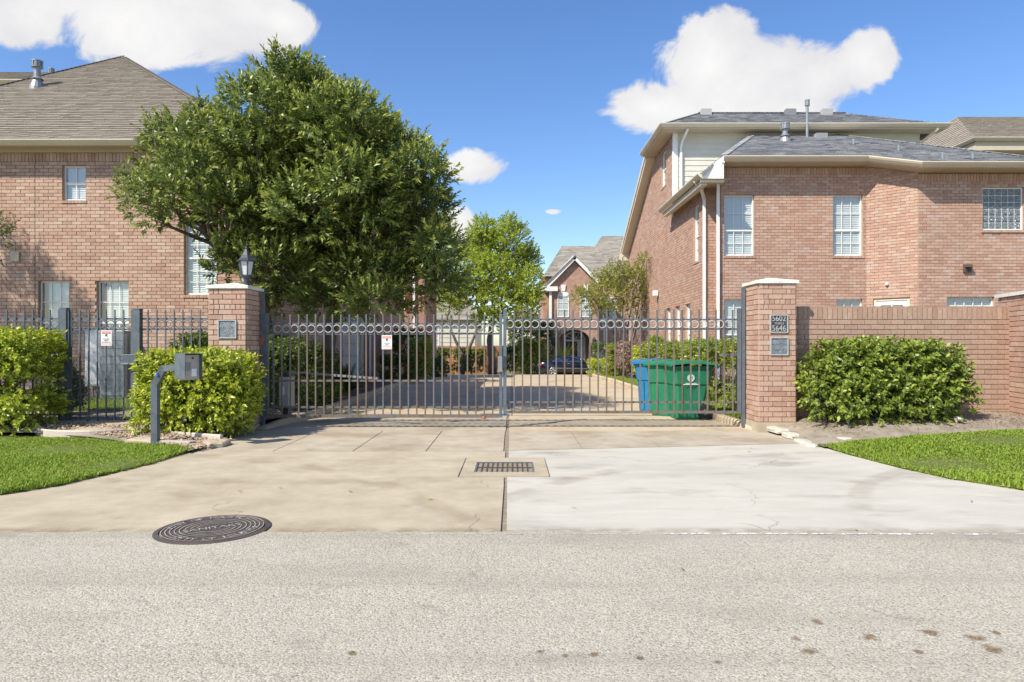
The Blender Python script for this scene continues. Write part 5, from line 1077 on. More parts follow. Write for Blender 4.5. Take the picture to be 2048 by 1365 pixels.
# ------------------------------------------------------------------ wheeled bins
def bin_(loc, rz, mat, label, h=1.0, logo=False):
    T = thing('wheeled_bin', loc, label, 'bin', 'wheeled bins by the gate'); L_ = Vector(loc); cs, sn = math.cos(rz), math.sin(rz)
    def W(x, y, z): return L_+Vector((x*cs-y*sn, x*sn+y*cs, z))
    # local: -x front, +x back (wheels), y side
    def ringp(z, xf, xb, hy, r=.05): 
        return [(xf+r, -hy), (xb-r, -hy), (xb, -hy+r), (xb, hy-r), (xb-r, hy), (xf+r, hy), (xf, hy-r), (xf, -hy+r)]
    lv = [(0.0, -.26, .20, .22), (.03, -.27, .21, .23), (.30, -.285, .26, .245), (.62, -.30, .32, .265), (.64, -.325, .34, .285), (.90, -.345, .37, .30), (.92, -.37, .40, .325), (h-.04, -.375, .405, .33)]
    mb = MB(); k = 8
    for z, xf, xb, hy in lv:
        for p in ringp(z, xf, xb, hy): mb.v.append(tuple(W(p[0], p[1], z)))
    for i in range(len(lv)-1):
        for j in range(k): mb.f.append((i*k+j, i*k+(j+1) % k, (i+1)*k+(j+1) % k, (i+1)*k+j)); mb.m.append(0)
    mb.f.append(tuple(range(k))[::-1]); mb.m.append(0); body = mb.build('body', mat, T, bevel=.008)
    # ribs pressed into both sides and the front
    for s in (-1, 1):
        for x in (-.20, -.05, .10):
            r = MB(); r.hexa([W(x-.03, s*.221, .04), W(x+.03, s*.221, .04), W(x+.03, s*.243, .04), W(x-.03, s*.243, .04), W(x-.03, s*.255, .6), W(x+.03, s*.255, .6), W(x+.03, s*.279, .6), W(x-.03, s*.279, .6)]); r.build('rib', mat, body)
    for y in (-.12, .12):
        r = MB(); r.hexa([W(-.25, y-.03, .05), W(-.285, y-.03, .05), W(-.285, y+.03, .05), W(-.25, y+.03, .05), W(-.29, y-.03, .6), W(-.325, y-.03, .6), W(-.325, y+.03, .6), W(-.29, y+.03, .6)]); r.build('rib', mat, body)
    ld = MB(); pr = [(-.41, h-.04), (-.415, h), (-.36, h+.035), (-.1, h+.06), (.15, h+.055), (.37, h+.03), (.43, h-.01), (.44, h-.05)]; n = len(pr)
    for hy, dz in ((-.35, -.045), (-.34, -.004), (-.2, .0), (0, .012), (.2, .0), (.34, -.004), (.35, -.045)):
        for x, z in pr: ld.v.append(tuple(W(x, hy, z+dz)))
    for i in range(6):
        for j in range(n-1): ld.f.append((i*n+j, (i+1)*n+j, (i+1)*n+j+1, i*n+j+1)); ld.m.append(0)
    ld.add([W(-.40, -.345, h-.045), W(.43, -.345, h-.045), W(.43, .345, h-.045), W(-.40, .345, h-.045)], [(0, 1, 2, 3)])
    lid = ld.build('lid', mat, T, smooth=False)
    for y in (-.22, 0, .22): MB().hexa([W(-.3, y-.02, h+.02), W(.3, y-.02, h+.02), W(.3, y+.02, h+.02), W(-.3, y+.02, h+.02), W(-.28, y-.012, h+.062), W(.28, y-.012, h+.062), W(.28, y+.012, h+.062), W(-.28, y+.012, h+.062)]).build('lid_rib', mat, lid)
    MB().tube([W(.43, -.28, h-.03), W(.49, -.28, h-.035), W(.49, .28, h-.035), W(.43, .28, h-.03)], .018).build('handle', mat, T)
    for s in (-1, 1):
        yv = W(0, 1, 0)-W(0, 0, 0); cw_ = W(.24, s*.255, .14); mb = MB(); mb.tube([cw_-yv*.03, cw_+yv*.03], .14, 16); wh = mb.build('wheel', m_rubber, T); MB().tube([cw_+yv*.032*s, cw_+yv*.036*s], .05, 10).build('hub', m_galv, wh)
        for q in range(5):
            a = 2*math.pi*q/5; dx = (W(1, 0, 0)-W(0, 0, 0))*math.cos(a)*.1+Z3*math.sin(a)*.1; MB().bar(cw_+yv*.033*s, cw_+yv*.033*s+dx, .02, .006, up=yv).build('spoke', m_dark, wh)
    if logo:
        n_ = -(W(0, 1, 0)-W(0, 0, 0)); u = W(1, 0, 0)-W(0, 0, 0); sl = Vector((0, 0, 1)); cc = W(-.03, -.302, .755)
        mb = MB(); mb.tube([cc, cc+n_*.002], .068, 24); em = mb.build('emblem', M('faded_print', [(.45,.5,.48),(.52,.56,.54)], .6, nscale=9), T)
        text('lettering', 'H', .09, cc+n_*.003, u, sl, m_binG, em, depth=.0005); mb = MB(); mb.obox(W(-.17, -.302, .632), u*.29, n_*.002, Z3*.014); mb.obox(W(-.13, -.302, .655), u*.2, n_*.002, Z3*.01); mb.build('print', m_signw, em)
    return T
bin_((3.22, 12.55, .0), R(4), m_binG, 'green wheeled bin with round white emblem and its wheel showing', logo=True)
bin_((2.98, 13.15, .0), R(62), m_binG, 'plain green wheeled bin squeezed between the blue bin and emblem bin')
bin_((2.93, 13.95, .0), R(50), m_binB, 'blue recycling bin at the end of the row of bins')
bin_((-6.0, 26.5, gz(26.5)+.06), R(80), m_binK, 'black wheeled bin standing by the far garage')
# ------------------------------------------------------------------ bed edging, rubble, stones
def ribbon(pts, h, t, mat, name, label, cat, n=6):
    P = [Vector(p) for p in pts]; S = []
    for i in range(len(P)-1):
        p0, p1, p2, p3 = P[max(i-1, 0)], P[i], P[i+1], P[min(i+2, len(P)-1)]
        for j in range(n):
            s = j/n; S.append(.5*((2*p1)+(p2-p0)*s+(2*p0-5*p1+4*p2-p3)*s*s+(3*p1-p0-3*p2+p3)*s**3))
    S.append(P[-1]); mb = MB(); m_ = len(S); prof = [(-t/2, -.05), (-t/2, h-.015), (-t/4, h), (t/4, h), (t/2, h-.015), (t/2, -.05)]; k = len(prof)
    for i, p in enumerate(S):
        d = S[min(i+1, m_-1)]-S[max(i-1, 0)]; s = Vector((d.y, -d.x, 0)).normalized()
        for a, z in prof: mb.v.append(tuple(p+s*a+Z3*z))
    for i in range(m_-1):
        for j in range(k): mb.f.append((i*k+j, i*k+(j+1) % k, (i+1)*k+(j+1) % k, (i+1)*k+j)); mb.m.append(0)
    mb.f.append(tuple(range(k))[::-1]); mb.f.append(tuple((m_-1)*k+j for j in range(k))); mb.m += [0, 0]
    return tag(mb.build(name, mat), label, cat, 'bed edgings')
m_edge = M('edging_tan', [(.46,.39,.33),(.53,.46,.40)], .6, nscale=5, mottle=.08, spots=[(9,.6,.06,(.28,.22,.18),.5)])
ribbon([gp(x, y, .07) for x, y in ((262, 866), (180, 871), (110, 870), (76, 865), (83, 853), (112, 847), (146, 843), (193, 840), (244, 836))], .07, .04, m_edge, 'bed_edging', 'looped tan edging strip round the gravel before the pedestrian gate', 'edging')
ribbon([gp(x, y, .06) for x, y in ((264, 843), (257, 853), (258, 864), (272, 869), (300, 870), (340, 872), (390, 876), (443, 880))], .07, .05, m_edge, 'bed_edging', 'tan edging strip curving along the front of the keypad hedge', 'edging')
a_, c_ = gp(290, 885, .04), gp(384, 890, .04); T = MB().bar(a_, c_, .09, .09).build('edging_block', m_edge); tag(T, 'loose tan concrete edging length lying beside the keypad post', 'edging', 'bed edgings')
rng = random.Random(11)
def pebble(mb, p, r):
    a = [(1, 0, 0), (-1, 0, 0), (0, 1, 0), (0, -1, 0), (0, 0, 1), (0, 0, -1)]; q = [Vector(p)+Vector((v[0]*r*rng.uniform(.7, 1.3), v[1]*r*rng.uniform(.7, 1.3), v[2]*r*rng.uniform(.4, .7))) for v in a]
    rot = rng.uniform(0, 6.28); q = [Vector((p[0]+(v.x-p[0])*math.cos(rot)-(v.y-p[1])*math.sin(rot), p[1]+(v.x-p[0])*math.sin(rot)+(v.y-p[1])*math.cos(rot), v.z)) for v in q]
    mb.add(q, [(0, 2, 4), (2, 1, 4), (1, 3, 4), (3, 0, 4), (2, 0, 5), (1, 2, 5), (3, 1, 5), (0, 3, 5)])
mb = MB(); poly = [(p.x, p.y) for p in (gp(390, 896, .06), gp(345, 889, .06), (gp(280, 880, .06)), gp(200, 873, .06), gp(110, 867, .07), gp(84, 852, .08), gp(140, 842, .1), gp(260, 836, .12), gp(262, 858, .09), gp(340, 868, .08), gp(445, 876, .07), gp(462, 882, .05))]; k = 0; PA = np.array(poly); lo, hi = PA.min(0), PA.max(0)
while k < 2600:
    p = np.array([[rng.uniform(lo[0], hi[0]), rng.uniform(lo[1], hi[1])]])
    if in_poly(p, poly)[0]: pebble(mb, (p[0][0], p[0][1], zl(*p[0])+rng.uniform(-.005, .02)), rng.uniform(.010, .032)); k += 1
tag(mb.build('rubble', m_gravel_mat), 'loose brown stone rubble in the bed by the keypad post', 'gravel', kind='stuff')
def flat_stone(pts, z, t, name, label, group, mat=m_stone):
    c = sum((Vector((p[0], p[1], 0)) for p in pts), Vector())/len(pts); n = len(pts); mb = MB(); zz = [z+rng.uniform(-.006, .01) for _ in pts]
    low = [(p[0], p[1], z-t) for p in pts]; mid = [(p[0], p[1], q-.012) for p, q in zip(pts, zz)]; top = [(c.x+(p[0]-c.x)*.88, c.y+(p[1]-c.y)*.88, q+.004) for p, q in zip(pts, zz)]
    mb.add(low+mid+top, [tuple(range(2*n, 3*n))]+[(i, (i+1) % n, n+(i+1) % n, n+i) for i in range(n)]+[(n+i, n+(i+1) % n, 2*n+(i+1) % n, 2*n+i) for i in range(n)])
    return tag(mb.build(name, mat), label, 'stone', group)
def blob(x, y, rx, ry, z, k=7):
    p = gp(x, y, z); q = []
    for i in range(k):
        a = 2*math.pi*(i+rng.uniform(-.3, .3))/k; q.append((p.x+math.cos(a)*rx*p.y/FPX*rng.uniform(.75, 1.15), p.y+math.sin(a)*ry*p.y*p.y/(FPX*(CH-z))*rng.uniform(.75, 1.15)))
    return q
for x, y, rx, ry in ((1503, 852, 10, 4), (1524, 853, 15, 5), (1540, 858, 13, 4), (1556, 862, 20, 6), (1580, 869, 17, 5), (1604, 878, 19, 5), (1620, 884, 15, 4)):
    flat_stone(blob(x, y, rx*.85, ry*.8, .05), zr(*gp(x, y, .05).xy)+.008, .06, 'edging_stone', 'flat white limestone piece edging the soil bed along the drive', 'limestone edging pieces')
for x, y, rx, ry in ((1690, 878, 22, 3), (1718, 878, 24, 3)): flat_stone(blob(x, y, rx, ry, .05), .065, .08, 'edging_stone', 'flat pale limestone piece between the soil bed and lawn', 'limestone pieces at the lawn')
for x, y, rx, ry, lb_ in ((200, 866, 44, 7, 'tan flagstone bordering the lawn in front of the looped edging'), (232, 856, 60, 5, 'long tan flagstone inside the loop before the pedestrian gate'), (300, 879, 45, 6, 'tan flagstone at the foot of the keypad post'), (430, 884, 30, 5, 'small tan flagstone at the driveway end of the rubble')): flat_stone(blob(x, y, rx, ry, .06, 8), zl(*gp(x, y, .06).xy)+.012, .06, 'stepping_stone', lb_, 'flagstones in the rubble', m_conc_tan)
for x, y, r, lb in ((1915, 838, 14, 'bleached limestone lump lying on the soil under the bush'), (1796, 854, 8, 'small grey stone lying on the bare soil bed')):
    p = gp(x, y, zr(*gp(x, y, .2).xy)); mb = MB(); pebble(mb, (p.x, p.y, p.z+.01), r*p.y/FPX*1.3); o = mb.build('stone', m_stone); sm_ = o.modifiers.new('s', 'SUBSURF'); sm_.levels = 2; sm_.render_levels = 2; tag(o, lb, 'stone')
p = gp(1540, 848, .12); T = thing('stake', (p.x, p.y, .1), 'thin rusty iron stake in front of the plaque pillar', 'stake'); MB().tube([(p.x, p.y, .05), (p.x+.01, p.y, .52)], .014, 8).build('rod', m_steel, T); MB().tube([(p.x+.01, p.y, .52), (p.x+.01, p.y, .54)], .019, 8).build('rod_cap', m_dark, T)
# mulch and litter on the bare bed
mb = MB()
for k in range(2600):
    x, y = rng.uniform(4.45, 8.0), min(rng.gauss(10.25, .42), 10.84)
    if y < 9.3: continue
    a = rng.uniform(0, 3.14); l = rng.uniform(.008, .03); z = zr(x, y)+.012; dx, dy = math.cos(a)*l, math.sin(a)*l; wv = l*.25
    mb.add([(x-dx, y-dy, z+rng.uniform(0, .012)), (x+dy*.25, y-dx*.25, z), (x+dx, y+dy, z+rng.uniform(0, .012)), (x-dy*.25, y+dx*.25, z+.004)], [(0, 1, 2, 3)])
tag(mb.build('leaf_litter', M('litter', [(.16,.09,.05),(.24,.16,.10),(.10,.06,.04),(.30,.22,.15)], .9, nscale=20, rand=True)), 'brown mulch and leaf litter under the round bush', 'mulch', kind='stuff')
for x, y in ((1148, 1018), (1712, 1062), (1943, 1005), (700, 985), (560, 978), (480, 985), (1498, 905), (1365, 1142), (860, 1000)):
    p = gp(x, y); a = rng.uniform(0, 6); l = .028; u = Vector((math.cos(a), math.sin(a), 0))*l; v = Vector((-math.sin(a), math.cos(a), 0))*l*.35
    tag(MB().add([p+Z3*.012-u, p+Z3*.018+v, p+Z3*.012+u, p+Z3*.010-v], [(0, 3, 2, 1)]).build('fallen_leaf', M('dead_leaf', [(.30,.19,.07),(.36,.25,.09),(.16,.1,.06)], .8, nscale=20, rand=True)), 'small dry leaf fallen on the '+('worn street surface' if y > 1060 else 'white concrete slab' if x > 1010 else 'tan concrete slab'), 'leaf', 'leaves fallen on the paving')

# ------------------------------------------------------------------ houses along the left of the courtyard
def facade_window(owner, x0, x1, z0, z1, y, arch=0, cols=2, rows=3):
    f = .06; mb = MB(); mb.box(x0, x0+f, y-.05, y, z0, z1); mb.box(x1-f, x1, y-.05, y, z0, z1); mb.box(x0+f, x1-f, y-.05, y, z0, z0+f); mb.box(x0+f, x1-f, y-.05, y, z1-f, z1); mb.box(x0+f, x1-f, y-.045, y, (z0+z1)/2-.3, (z0+z1)/2-.24)
    for i in range(1, cols): xx = x0+(x1-x0)*i/cols; mb.box(xx-.015, xx+.015, y-.035, y-.01, z0+f, z1-f)
    for i in range(1, rows): zz = z0+(z1-z0)*i/rows; mb.box(x0+f, x1-f, y-.034, y-.011, zz-.015, zz+.015)
    w = mb.build('window', m_white, owner); MB().add([(x0+f, y-.015, z0+f), (x1-f, y-.015, z0+f), (x1-f, y-.015, z1-f), (x0+f, y-.015, z1-f)], [(0, 1, 2, 3)]).build('pane', m_glass, w); MB().add([(x0+f, y-.004, z0+f), (x1-f, y-.004, z0+f), (x1-f, y-.004, z1-f), (x0+f, y-.004, z1-f)], [(0, 1, 2, 3)]).build('blind', m_blind, w)
    if arch:
        a = MB(); n = 10; cx = (x0+x1)/2; r = (x1-x0)/2; pts = [(cx+r*math.cos(math.pi*i/n), y-.05, z1+arch*math.sin(math.pi*i/n)) for i in range(n+1)]; a.prism(pts, (0, .049, 0)); a.build('arch_head', m_blind, w); k = MB(); k.prism([(cx-.13, y-.09, z1+arch), (cx+.13, y-.09, z1+arch), (cx+.19, y-.09, z1+arch+.5), (cx-.19, y-.09, z1+arch+.5)], (0, .088, 0)); k.build('keystone', m_white, w)
    return w
g26 = gz(26)
H1 = thing('garage_townhouse', (-8, 27, g26), 'shaded brick townhouse with a white panelled garage door behind the big tree', 'house')
MB().box(-13, -5.3, 26, 33.5, g26-.2, 6.4).build('wall', m_bricktex2, H1); gd = MB().box(-7.2, -5.75, 25.93, 26, g26+.02, 2.25).build('garage_door', m_siding, H1)
for i in range(5): MB().box(-7.15, -5.8, 25.90, 25.93, g26+.05+i*.46, g26+.47+i*.46).build('panel', m_paintwhite, gd)
mb = MB(); mb.box(-7.32, -7.2, 25.9, 26, g26, 2.37); mb.box(-5.75, -5.63, 25.9, 26, g26, 2.37); mb.box(-7.2, -5.75, 25.9, 26, 2.25, 2.37); mb.build('door_trim', m_cream, H1)
facade_window(H1, -10.6, -9.4, 1.0, 2.6, 26); facade_window(H1, -8.6, -7.4, 3.6, 5.4, 26); downspout(H1, [(-5.38, 25.9, 6.2), (-5.38, 25.9, g26+.1)])
roof_poly(H1, [(-13.5, 25.6, 6.4), (-4.9, 25.6, 6.4), (-7, 29.7, 9.3), (-11, 29.7, 9.3)], m_shin_far, seed=31, expo=.2, wmin=.3, wmax=.6); roof_poly(H1, [(-4.9, 25.6, 6.4), (-4.9, 33.9, 6.4), (-7, 29.7, 9.3)], m_shin_far, seed=32, expo=.2, wmin=.3, wmax=.6)
g36 = gz(37)
H2 = thing('shuttered_townhouse', (-8, 40, g36), 'brick townhouse with white downspout and dark shutters past the garage', 'house')
MB().box(-13, -4.75, 37, 43, g36-.3, 6.6).build('wall', m_bricktex2, H2); downspout(H2, [(-5.3, 36.9, 6.4), (-5.3, 36.9, g36)], w=.12); wv = facade_window(H2, -6.9, -5.8, 3.2, 5.2, 37)
mb = MB(); mb.box(-7.25, -6.95, 36.93, 37, 3.1, 5.3); mb.box(-5.75, -5.45, 36.93, 37, 3.1, 5.3); mb.build('shutter', m_woodred, wv)
dr = MB().box(-5.75, -5.0, 36.92, 37, g36, 1.7).build('door', m_cream, H2); MB().box(-5.65, -5.1, 36.9, 36.92, g36+.1, 1.6).build('leaf', m_paintwhite, dr)
roof_poly(H2, [(-13.5, 36.5, 6.6), (-4.3, 36.5, 6.6), (-7.5, 40, 9.2), (-10, 40, 9.2)], m_shin_far, seed=33, expo=.2, wmin=.3, wmax=.6); roof_poly(H2, [(-4.3, 36.5, 6.6), (-4.3, 43.5, 6.6), (-7.5, 40, 9.2)], m_shin_far, seed=34, expo=.2, wmin=.3, wmax=.6)
# ------------------------------------------------------------------ house at the end of the courtyard
g53 = -.85; s53 = FPX/53; hx = lambda p: (p-1024)/s53; hz = lambda p: CH+(HZ-p)/s53
EH = thing('gabled_townhouse', (5.5, 53, g53), 'brick townhouse with white trimmed gable and arched entry at the courtyard end', 'house')
xl, xr, ze = hx(1102), hx(1196), hz(569); xa, za = (xl+xr)/2, hz(523); mb = MB()
ax0, ax1, azs, azt = hx(1118), hx(1180), hz(683), hz(660)
# front with an arched entry: pieces round the opening
mb.prism([(xl, 53, g53), (ax0, 53, g53), (ax0, 53, ze), (xl, 53, ze)], (0, .3, 0)); mb.prism([(ax1, 53, g53), (xr, 53, g53), (xr, 53, ze), (ax1, 53, ze)], (0, .3, 0)); mb.prism([(xl, 53, ze), (xr, 53, ze), (xa, 53, za)], (0, .3, 0)); n = 12
for i in range(n):
    t0, t1 = math.pi*(1-i/n), math.pi*(1-(i+1)/n); cx, r = (ax0+ax1)/2, (ax1-ax0)/2; p = [(cx+r*math.cos(t0), 53, azs+(azt-azs)*math.sin(t0)), (cx+r*math.cos(t1), 53, azs+(azt-azs)*math.sin(t1))]; mb.prism([p[0], p[1], (p[1][0], 53, ze), (p[0][0], 53, ze)], (0, .3, 0))
mb.box(xl, ax0, 53.3, 56, g53, ze); mb.box(ax1, xr, 53.3, 56, g53, ze); mb.box(ax0, ax1, 54.4, 56, g53, ze); mb.box(ax0, ax1, 53.3, 54.4, azt+.1, ze); mb.build('wall', m_bricktex, EH)
MB().box(hx(1090), hx(1330), 56, 66, g53, 7.12).build('wall', m_bricktex, EH)
mb = MB()
for a, b_ in (((xl-.55, 52.75, ze-.35), (xa, 52.75, za+.3)), ((xr+.55, 52.75, ze-.35), (xa, 52.75, za+.3))): mb.bar(a, b_, .12, .34, up=(0, 0, 1))
mb.build('bargeboard', m_white, EH)
for sx in (-1, 1):
    xe = xl-.6 if sx < 0 else xr+.6; zq = ze-.38; ztop = za+.42
    roof_poly(EH, [(xe, 52.6, zq+.22), (xe, 58.5, zq+.22), (xa, 61, ztop+.05), (xa, 52.6, ztop)] if sx > 0 else [(xe, 58.5, zq+.22), (xe, 52.6, zq+.22), (xa, 52.6, ztop), (xa, 61, ztop+.05)], m_shin_far, seed=41+sx, expo=.25, wmin=.4, wmax=.8)
e1 = hz(552)*1.03
roof_poly(EH, [(hx(1087)*1.04, 55.4, e1), (hx(1235)*1.04, 55.4, e1), (hx(1196)*1.12, 60.2, hz(490)*1.12-.15), (hx(1126)*1.12, 60.2, hz(490)*1.12-.15)], m_shin_far, seed=43, expo=.25, wmin=.4, wmax=.8)
roof_poly(EH, [(hx(1087)*1.04, 64.5, e1), (hx(1087)*1.04, 55.4, e1), (hx(1126)*1.12, 60.2, hz(490)*1.12-.15)], m_shin_far, seed=44, expo=.25, wmin=.4, wmax=.8)
roof_poly(EH, [(hx(1150)*1.05, 55.6, e1+.1), (hx(1340)*1.05, 55.6, e1+.1), (hx(1300)*1.16, 62.5, hz(474)*1.16), (hx(1205)*1.17, 62.5, hz(474)*1.16)], m_shin_far, seed=45, expo=.25, wmin=.4, wmax=.8)
gutter(EH, [(hx(1087)*1.04, 55.3, e1), (xl-.4, 55.3, e1)], m_white, h=.2, d=.18); MB().box(xl-1.0, xl+.5, 52.6, 54, ze-.55, ze-.2).build('cornice', m_white, EH); downspout(EH, [(xl-.05, 52.9, ze-.5), (xl-.05, 52.9, g53)], w=.2)
facade_window(EH, hx(1115), hx(1138), hz(635), hz(592), 53, arch=.35); facade_window(EH, hx(1160), hx(1183), hz(635), hz(592), 53, arch=.35)
yb = 54.4; dx0, dx1, dsx = hx(1134), hx(1158), hx(1171); dz = hz(683)
dd = MB().box(dx0, dx1, yb-.08, yb, g53, dz).build('door', M('mahogany', [(.05,.02,.012),(.075,.03,.018)], .4, nscale=6), EH); mb = MB(); mb.box(dx0-.14, dx0, yb-.14, yb, g53, dz); mb.box(dx1, dx1+.12, yb-.14, yb, g53, dz); mb.box(dsx, dsx+.12, yb-.14, yb, g53, dz); mb.box(dx0-.14, dsx+.12, yb-.16, yb, dz, dz+.14); mb.build('door_frame', m_white, EH)
MB().box(dx1+.12, dsx, yb-.06, yb, g53, dz).build('sidelight', m_siding, EH); cx = (dx0+dsx)/2; r = (dsx-dx0)/2
MB().prism([(cx+r*math.cos(math.pi*i/12), yb-.06, dz+.14+r*.75*math.sin(math.pi*i/12)) for i in range(13)], (0, .05, 0)).build('fanlight', m_dark, EH); mb = MB()
for i in range(1, 6): mb.bar((cx, yb-.08, dz+.16), (cx+r*math.cos(math.pi*i/6), yb-.08, dz+.14+r*.75*math.sin(math.pi*i/6)), .05, .05)
for i in range(12): mb.bar((cx+(r+.06)*math.cos(math.pi*i/12), yb-.08, dz+.14+(r*.75+.06)*math.sin(math.pi*i/12)), (cx+(r+.06)*math.cos(math.pi*(i+1)/12), yb-.08, dz+.14+(r*.75+.06)*math.sin(math.pi*(i+1)/12)), .14, .12)
mb.build('fan_trim', m_white, EH)
for xx in (1108, 1188): q = MB(); q.lathe((hx(xx), 52.85, hz(690)), [(.05, -.1), (.12, 0), (.14, .35), (.18, .37), (.03, .6)], 6); q.build('wall_lantern', m_dark, EH)
facade_window(EH, hx(1215), hx(1245), hz(640), hz(590), 56); MB().box(hx(1205), hx(1290), 55.9, 56, g53, hz(690)).build('garage_door', m_siding, EH); MB().box(xr+.1, hx(1320), 55.6, 55.98, hz(692), hz(686)).build('band', m_cream, EH)
# pale house and cedar fence beyond
g5 = -.9
PH = thing('pale_house', (-4, 66, g5), 'pale sided house half hidden beyond the cedar fence', 'house'); MB().box(-13, -3.3, 64, 74, g5, 3.6).build('wall', m_siding, PH); roof_poly(PH, [(-13.5, 63.4, 3.6), (-2.9, 63.4, 3.6), (-4.5, 69, 6.4), (-11, 69, 6.4)], m_shin_far, seed=51, expo=.3, wmin=.5, wmax=.9)
for k in range(8): MB().box(-12.9, -3.4, 63.93, 64, g5+.6+k*.45, g5+1.0+k*.45).build('siding_board', m_siding, PH)
facade_window(PH, -8, -6.8, 1.2, 2.9, 63.93)
PH2 = thing('pale_house', (1, 70, g5), 'small white gabled house with a window glimpsed past the gate stile', 'house'); MB().box(-.6, 3.4, 68, 76, g5, 3.4).build('wall', m_paintwhite, PH2); MB().prism([(-.9, 67.7, 3.4), (3.7, 67.7, 3.4), (1.4, 67.7, 5.2)], (0, 8, 0)).build('roof', m_shin_far, PH2); facade_window(PH2, .3, 1.4, .6, 2.6, 68)
def boards(x0, x1, y, z0, h, mat, label, wd=.14):
    T = thing('board_fence', ((x0+x1)/2, y, z0), label, 'fence', 'board fences at the courtyard end'); n = int((x1-x0)/wd); me = sq(1, 1, 'board', mat)
    for i in range(n):
        o = link('board', me, T, (x0+(i+.5)*wd, y+rng.uniform(-.01, .01), z0)); o.scale = (wd-.012, .02, h+rng.uniform(-.03, .03))
    for z in (.35, h*.85): MB().box(x0, x1, y+.02, y+.07, z0+z-.05, z0+z+.05).build('rail', mat, T)
boards(-5.6, -.3, 51.5, g5, 2.1, m_wood, 'orange cedar board fence behind the shaded shrubs'); boards(-.1, 2.6, 56, g5, 2.0, M('fence_dark', [(.05,.035,.028),(.08,.06,.045)], .85, nscale=8, rand=True), 'dark weathered board fence left of the parked car')
# lamp post in the courtyard
LPp = (5.42, 40, gz(40)+.05); T = thing('lamp_post', LPp, 'slim grey lamp post beside the lime hedge', 'street lamp'); z_ = LPp[2]; MB().tube([(5.42, 40, z_), (5.42, 40, z_+2.65)], .05, 8).build('pole', m_steel, T); MB().lathe((5.42, 40, z_+2.6), [(.06, 0), (.10, .06), (.15, .38), (.21, .4), (.05, .6), (.02, .7)], 6).build('lantern', m_steel, T)
